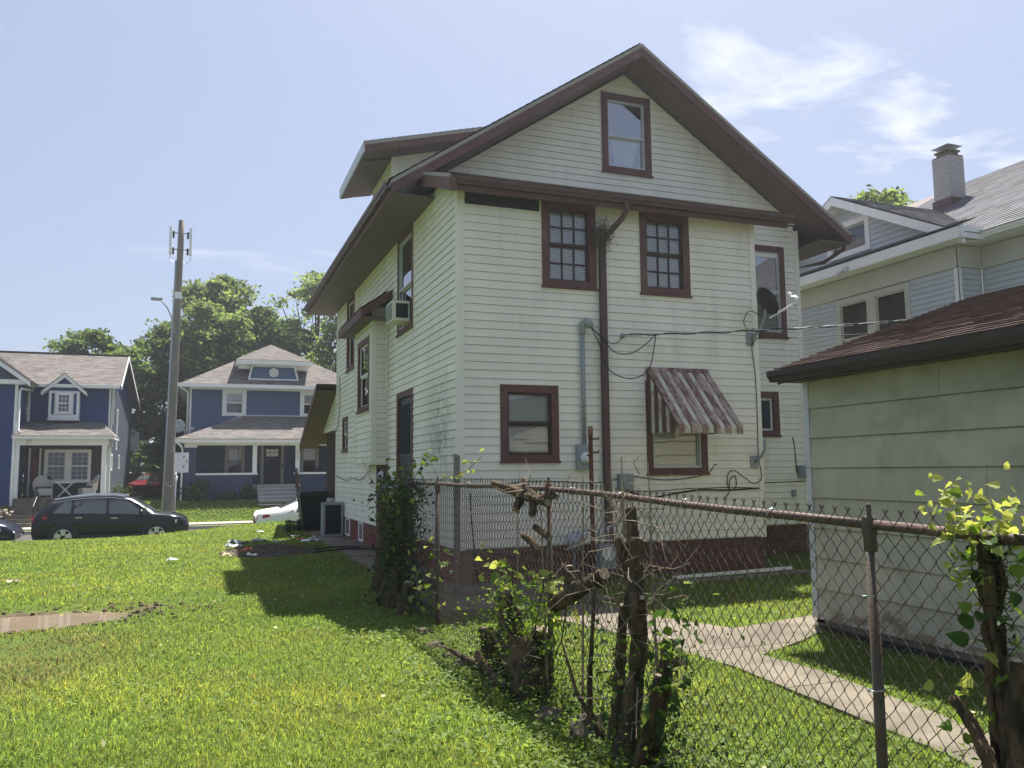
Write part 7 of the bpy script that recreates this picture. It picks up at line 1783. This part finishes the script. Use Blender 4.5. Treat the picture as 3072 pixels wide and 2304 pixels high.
vc = np.stack([2.42 + r_.normal(size=n_) * .018, 1.99 + r_.normal(size=n_) * .028, 1.05 + r_.beta(2, 1.2, n_) * .42], 1); vs_, fs_, tt_ = leaf_cloud(vc, r_.uniform(.012, .035, n_), .2, 89, np.clip(r_.normal(.5, .3, n_), .1, 1.2), .25); link('dead_tendrils', npmesh('dead_tendrils', vs_, fs_, 'leaf_dark', False, tt_), S6, kind='stuff')
S7 = thing('gnarled_stump', 'dark gnarled stump with cut limbs at the lower right corner', 'stump', (2.35, 1.9, .0))
stem(S7, [(2.36, 1.92, .3), (2.36, 1.93, .6), (2.38, 1.92, .8), (2.39, 1.93, .95), (2.40, 1.92, 1.09)], [0.054, 0.047, 0.036, 0.026, 0.019], 91); stem(S7, [(2.36, 1.93, .66), (2.36, 2.0, .76), (2.36, 2.06, .86), (2.35, 2.12, .94)], [0.036, 0.024, 0.020, 0.016], 92); stem(S7, [(2.38, 1.9, .8), (2.39, 1.84, .95), (2.40, 1.8, 1.0), (2.42, 1.74, 1.05)], [0.029, 0.024, 0.020, 0.016], 93)
stem(S7, [(2.36, 1.92, -.1), (2.36, 1.92, .32)], [0.072, 0.054], 94, cut=False)
# stones along the fence foot
for i, (x, y, s, lb) in enumerate(((2.15, 7.3, .13, 'flat pale stone half sunk in the clover left of the stumps'), (2.18, 6.95, .15, 'weathered stone beside the leftmost sawn stump'), (2.25, 5.3, .15, 'rough grey-brown stone between stump and snag'), (2.30, 4.86, .17, 'upright broken stone at the foot of the snag'), (2.2, 8.5, .12, 'small grey stone by the vine at the fence line'), (2.12, 7.75, .14, 'flat broken masonry piece near the fence line'))):
    q = MB(); q.rock((x, y, .02), (s, s * .9, s * (.5 if i != 3 else .8)), 600 + i); pm('stone', (.12, .098, .075), .9, .3, 8, .8, 45, .15, c2=(.07, .06, .048), c2pos=(.5, .7)) if 'stone' not in M else None
    tag(q.build('stone', 'stone', None, False), lb, 'stone', 'stones along the fence foot')
# ---------------------------------------------------------------- grass, clover and leaf litter
leafmat('grass_blade', (.165, .238, .058), .55); leafmat('clover', (.150, .215, .055), .5)
from mathutils.geometry import intersect_point_tri_2d
PA = np.array(PATH)
def in_poly(x, y, P):
    c = np.zeros(len(x), bool); j = len(P) - 1
    for i in range(len(P)):
        xi, yi, xj, yj = P[i][0], P[i][1], P[j][0], P[j][1]
        k = ((yi > y) != (yj > y)) & (x < (xj - xi) * (y - yi) / (yj - yi + 1e-12) + xi); c ^= k; j = i
    return c
def grows(x, y, r, thr=1.0):
    jx, jy = x + r.normal(size=len(x)) * .03, y + r.normal(size=len(x)) * .03
    ok = ~in_poly(jx, jy, PATH) & ~((x > 2.62) & (x < 4.9) & (y > 9.3) & (y < 12.0)) & ~((x > 2.72) & (y > 11.4) & (x < 11.4) & (y < 28)) & ~((x > 3.4) & (x < 8.8) & (y > 11.38))
    ok &= ~((x > 5.9) & (y < 7.08)) & ((gz(x, y) > .024) | (y > 14)) & (y < 29.2)
    d = dirt(x, y) + fbm(x * 3, y * 3, 1.3, 1) * .18 + fbm(x * 11, y * 11, 1.1, 2) * .16
    return ok & (r.uniform(0, 1, len(x)) > np.clip((d - .18) * 2.4, 0, .985))
def field(n, seed, r0, r1, pw, a0=-42, a1=42):
    r = np.random.default_rng(seed); u = r.uniform(0, 1, n); k = 1 - pw
    d = (r0 ** k + u * (r1 ** k - r0 ** k)) ** (1 / k); a = np.radians(20.7 + r.uniform(a0, a1, n))
    return d * np.sin(a), d * np.cos(a), d, r
def blades(name, n, seed, r0, r1, pw, hgt, wid, label, mat='grass_blade'):
    x, y, d, r = field(n, seed, r0, r1, pw); k = grows(x, y, r); x, y, d = x[k], y[k], d[k]; n = len(x)
    z = gz(x, y) - .004
    patch = fbm(x * .8, y * .8, 1, 4) * .5 + fbm(x * 2.7, y * 2.7, 1, 5) * .5
    h = hgt * r.uniform(.5, 1.25, n) * (1 + .35 * patch) * (1 - .55 * np.clip(dirt(x, y) * 1.3, 0, 1)); w_ = wid * (1 + d / 5) * r.uniform(.7, 1.3, n)
    a = r.uniform(0, 2 * np.pi, n); le = r.uniform(.25, 1.0, n) * h; ld = r.uniform(0, 2 * np.pi, n)
    sx, sy = np.cos(a) * w_, np.sin(a) * w_; lx, ly = np.cos(ld) * le, np.sin(ld) * le
    B = np.stack([x, y, z], 1); S = np.stack([sx, sy, np.zeros(n)], 1) * .5
    Mi = B + np.stack([lx * .38, ly * .38, h * .62], 1); Tp = B + np.stack([lx, ly, h * (.95 - .25 * (le / h) ** 2)], 1)
    vs = np.stack([B - S, B + S, Mi + S * .8, Mi - S * .8, Tp], 1).reshape(-1, 3)
    o = (np.arange(n) * 5)[:, None]
    fs = np.concatenate([o + np.array([[0, 1, 2]]), o + np.array([[0, 2, 3]]), o + np.array([[3, 2, 4]])])
    big = fbm(x * .45, y * .45, 1, 15)
    t = np.clip(r.normal(1.0, .14, n) * (1 + .28 * patch + .14 * big), .4, 1.9)
    col = np.stack([t * np.where(r.uniform(0, 1, n) < .06, 1.35, 1.0) * (1.03 + .12 * fbm(x * 1.3, y * 1.3, 1, 6) + .12 * big) * r.normal(1, .05, n), t, t * np.where(r.uniform(0, 1, n) < .08, 1.4, 1.0)], 1)
    dry = np.clip(.9 * np.exp(-(((x + 1.35) / .95) ** 2 + ((y - 8.9) / 1.3) ** 2)) + .55 * np.exp(-(((x + 1.9) / .6) ** 2 + ((y - 7.2) / .9) ** 2)) + .75 * np.clip(fbm(x * 1.9, y * 1.9, 1, 12) - .30, 0, 1) + r.normal(size=n) * .12, 0, 1)[:, None]
    col = col * (1 - dry) + dry * t[:, None] * np.array([[.95, .62, 1.1]])
    ob = link(name, npmesh(name, vs, fs, mat, False, np.repeat(col, 5, axis=0)), kind='stuff'); tag(ob, label, 'grass')
blades('grass', 520000, 801, 1.7, 30, .72, .052, .0030, 'sunlit mown lawn grass around the house and fence')
# broad-leaved weeds and clover carpet
def clover(n, seed):
    x, y, d, r = field(n, seed, 1.7, 26, .75); patch = fbm(x * .9, y * .9, 1, 9) * .6 + fbm(x * 2.2, y * 2.2, 1, 3) * .4
    near = np.exp(-((x - 2.2) / .6) ** 2); keep = r.uniform(0, 1, n) < np.clip(.02 + .32 * patch + .8 * near + .10 * (x > 2.45), .01, 1)
    k = grows(x, y, r) & keep; x, y, d = x[k], y[k], d[k]; n = len(x)
    C = np.stack([x, y, gz(x, y) + r.uniform(.012, .06, n)], 1)
    S = r.uniform(.007, .017, n) * (1 + d / 16)
    t = np.clip(r.normal(1.0, .16, n), .4, 1.9)
    aa = r.uniform(0, 2 * np.pi, n); nm = np.stack([r.normal(size=n) * .35, r.normal(size=n) * .35, np.ones(n)], 1); nm /= np.linalg.norm(nm, axis=1)[:, None]
    e = np.stack([np.cos(aa), np.sin(aa), np.zeros(n)], 1); e -= nm * (e * nm).sum(1)[:, None]; e /= np.linalg.norm(e, axis=1)[:, None]; g = np.cross(nm, e)
    ring = [C + (e * math.cos(q) + g * math.sin(q)) * (S * (1.0 if i % 2 == 0 else .82))[:, None] for i, q in enumerate(np.linspace(0, 2 * np.pi, 6)[:-1])]
    vs = np.stack(ring, 1).reshape(-1, 3); fs = (np.arange(n) * 5)[:, None] + np.array([[0, 1, 2, 3, 4]])
    ob = link('clover', npmesh('clover', vs, fs, 'clover', False, np.repeat(t, 5)), kind='stuff'); tag(ob, 'clover and creeping weeds among the lawn grass and along the fence', 'ground cover')
clover(190000, 811)
# tiny white clover heads and dry leaf bits
x, y, d, r = field(260, 821, 1.8, 20, .6); k = grows(x, y, r); x, y, d = x[k], y[k], d[k]; n = len(x)
vs, fs, tt = leaf_cloud(np.stack([x, y, gz(x, y) + r.uniform(.03, .07, n)], 1), r.uniform(.014, .03, n) * (1 + d / 14), 1.5, 822, np.clip(r.normal(1, .2, n), .5, 1.4), .7)
leafmat('dry_leaf', (.42, .38, .24), .2)
tag(link('dry_leaf_bits', npmesh('dry_leaf_bits', vs, fs, 'dry_leaf', False, tt), kind='stuff'), 'scattered pale dry leaf bits in the lawn', 'leaf litter')
# tufts on the far terrace lawn across the street
r = np.random.default_rng(830); n = 26000; x = r.uniform(-14, 9, n); y = r.uniform(41.1, 44.2, n); kk = ~((x > 2.7) & (x < 4.7)) & ~((x > -8) & (x < -6.4)) & ~((y > 43.2) & (x < -3.6)); x, y = x[kk], y[kk]; n = len(x)
vs, fs, tt = leaf_cloud(np.stack([x, y, gz(x, y) + r.uniform(0, .07, n)], 1), r.uniform(.06, .14, n), .4, 831, np.clip(r.normal(1, .25, n), .4, 1.7), .3)
tag(link('terrace_grass', npmesh('terrace_grass', vs, fs, 'grass_blade', False, tt), kind='stuff'), 'sloping front lawn grass below the blue houses across the street', 'grass')
# gravel bank beside the steps of number 27
r = random.Random(840); q = MB()
for i in range(240): q.rock((-8.35 + r.gauss(0, .3), 42.1 + r.gauss(0, .5), .0 + r.uniform(-.1, .2)), r.uniform(.04, .09), 841 + i)
for i in range(90): q.rock((-6.3 + r.gauss(0, .2), 41.8 + r.gauss(0, .4), -.15 + r.uniform(-.15, .15)), r.uniform(.04, .09), 1841 + i)
pm('gravel_mat', (.42, .36, .30), .9, .3, 12); o_ = q.build('gravel', 'gravel_mat', kind='stuff'); tag(o_, 'pale gravel bank beside the steps of number 27', 'gravel')
# clods of churned mud round the puddle
r = random.Random(850); q = MB()
for i in range(300):
    a = r.uniform(0, 6.28); k = r.uniform(.82, 1.45); x = -2.1 + math.cos(a) * 1.3 * k + (r.uniform(0, .5) if math.cos(a) > .3 else 0); y = 11.0 + math.sin(a) * .66 * k
    s_ = r.uniform(.01, .034); q.rock((x, y, float(gz(x, y)) + s_ * .2), s_, 2850 + i)
pm('wet_mud', (.085, .062, .04), .8, .3, 10, .5, 60, .15); tag(q.build('mud_clods', 'wet_mud', None, False, kind='stuff'), 'churned wet mud clods around the puddle on the lawn', 'mud')
# ---------------------------------------------------------------- humid summer air
hz_m = bpy.data.materials.new('air'); hz_m.use_nodes = True
t = hz_m.node_tree; t.nodes.remove(t.nodes['Principled BSDF'])
pv_ = t.nodes.new('ShaderNodeVolumePrincipled'); pv_.inputs['Color'].default_value = (.86, .91, 1.0, 1); pv_.inputs['Density'].default_value = .0009; pv_.inputs['Anisotropy'].default_value = .55
t.links.new(pv_.outputs[0], t.nodes['Material Output'].inputs['Volume']); M['air'] = hz_m
q = MB(); q.box(-450, 450, -60, 760, -3, 20); q.build('haze', 'air', kind='stuff')
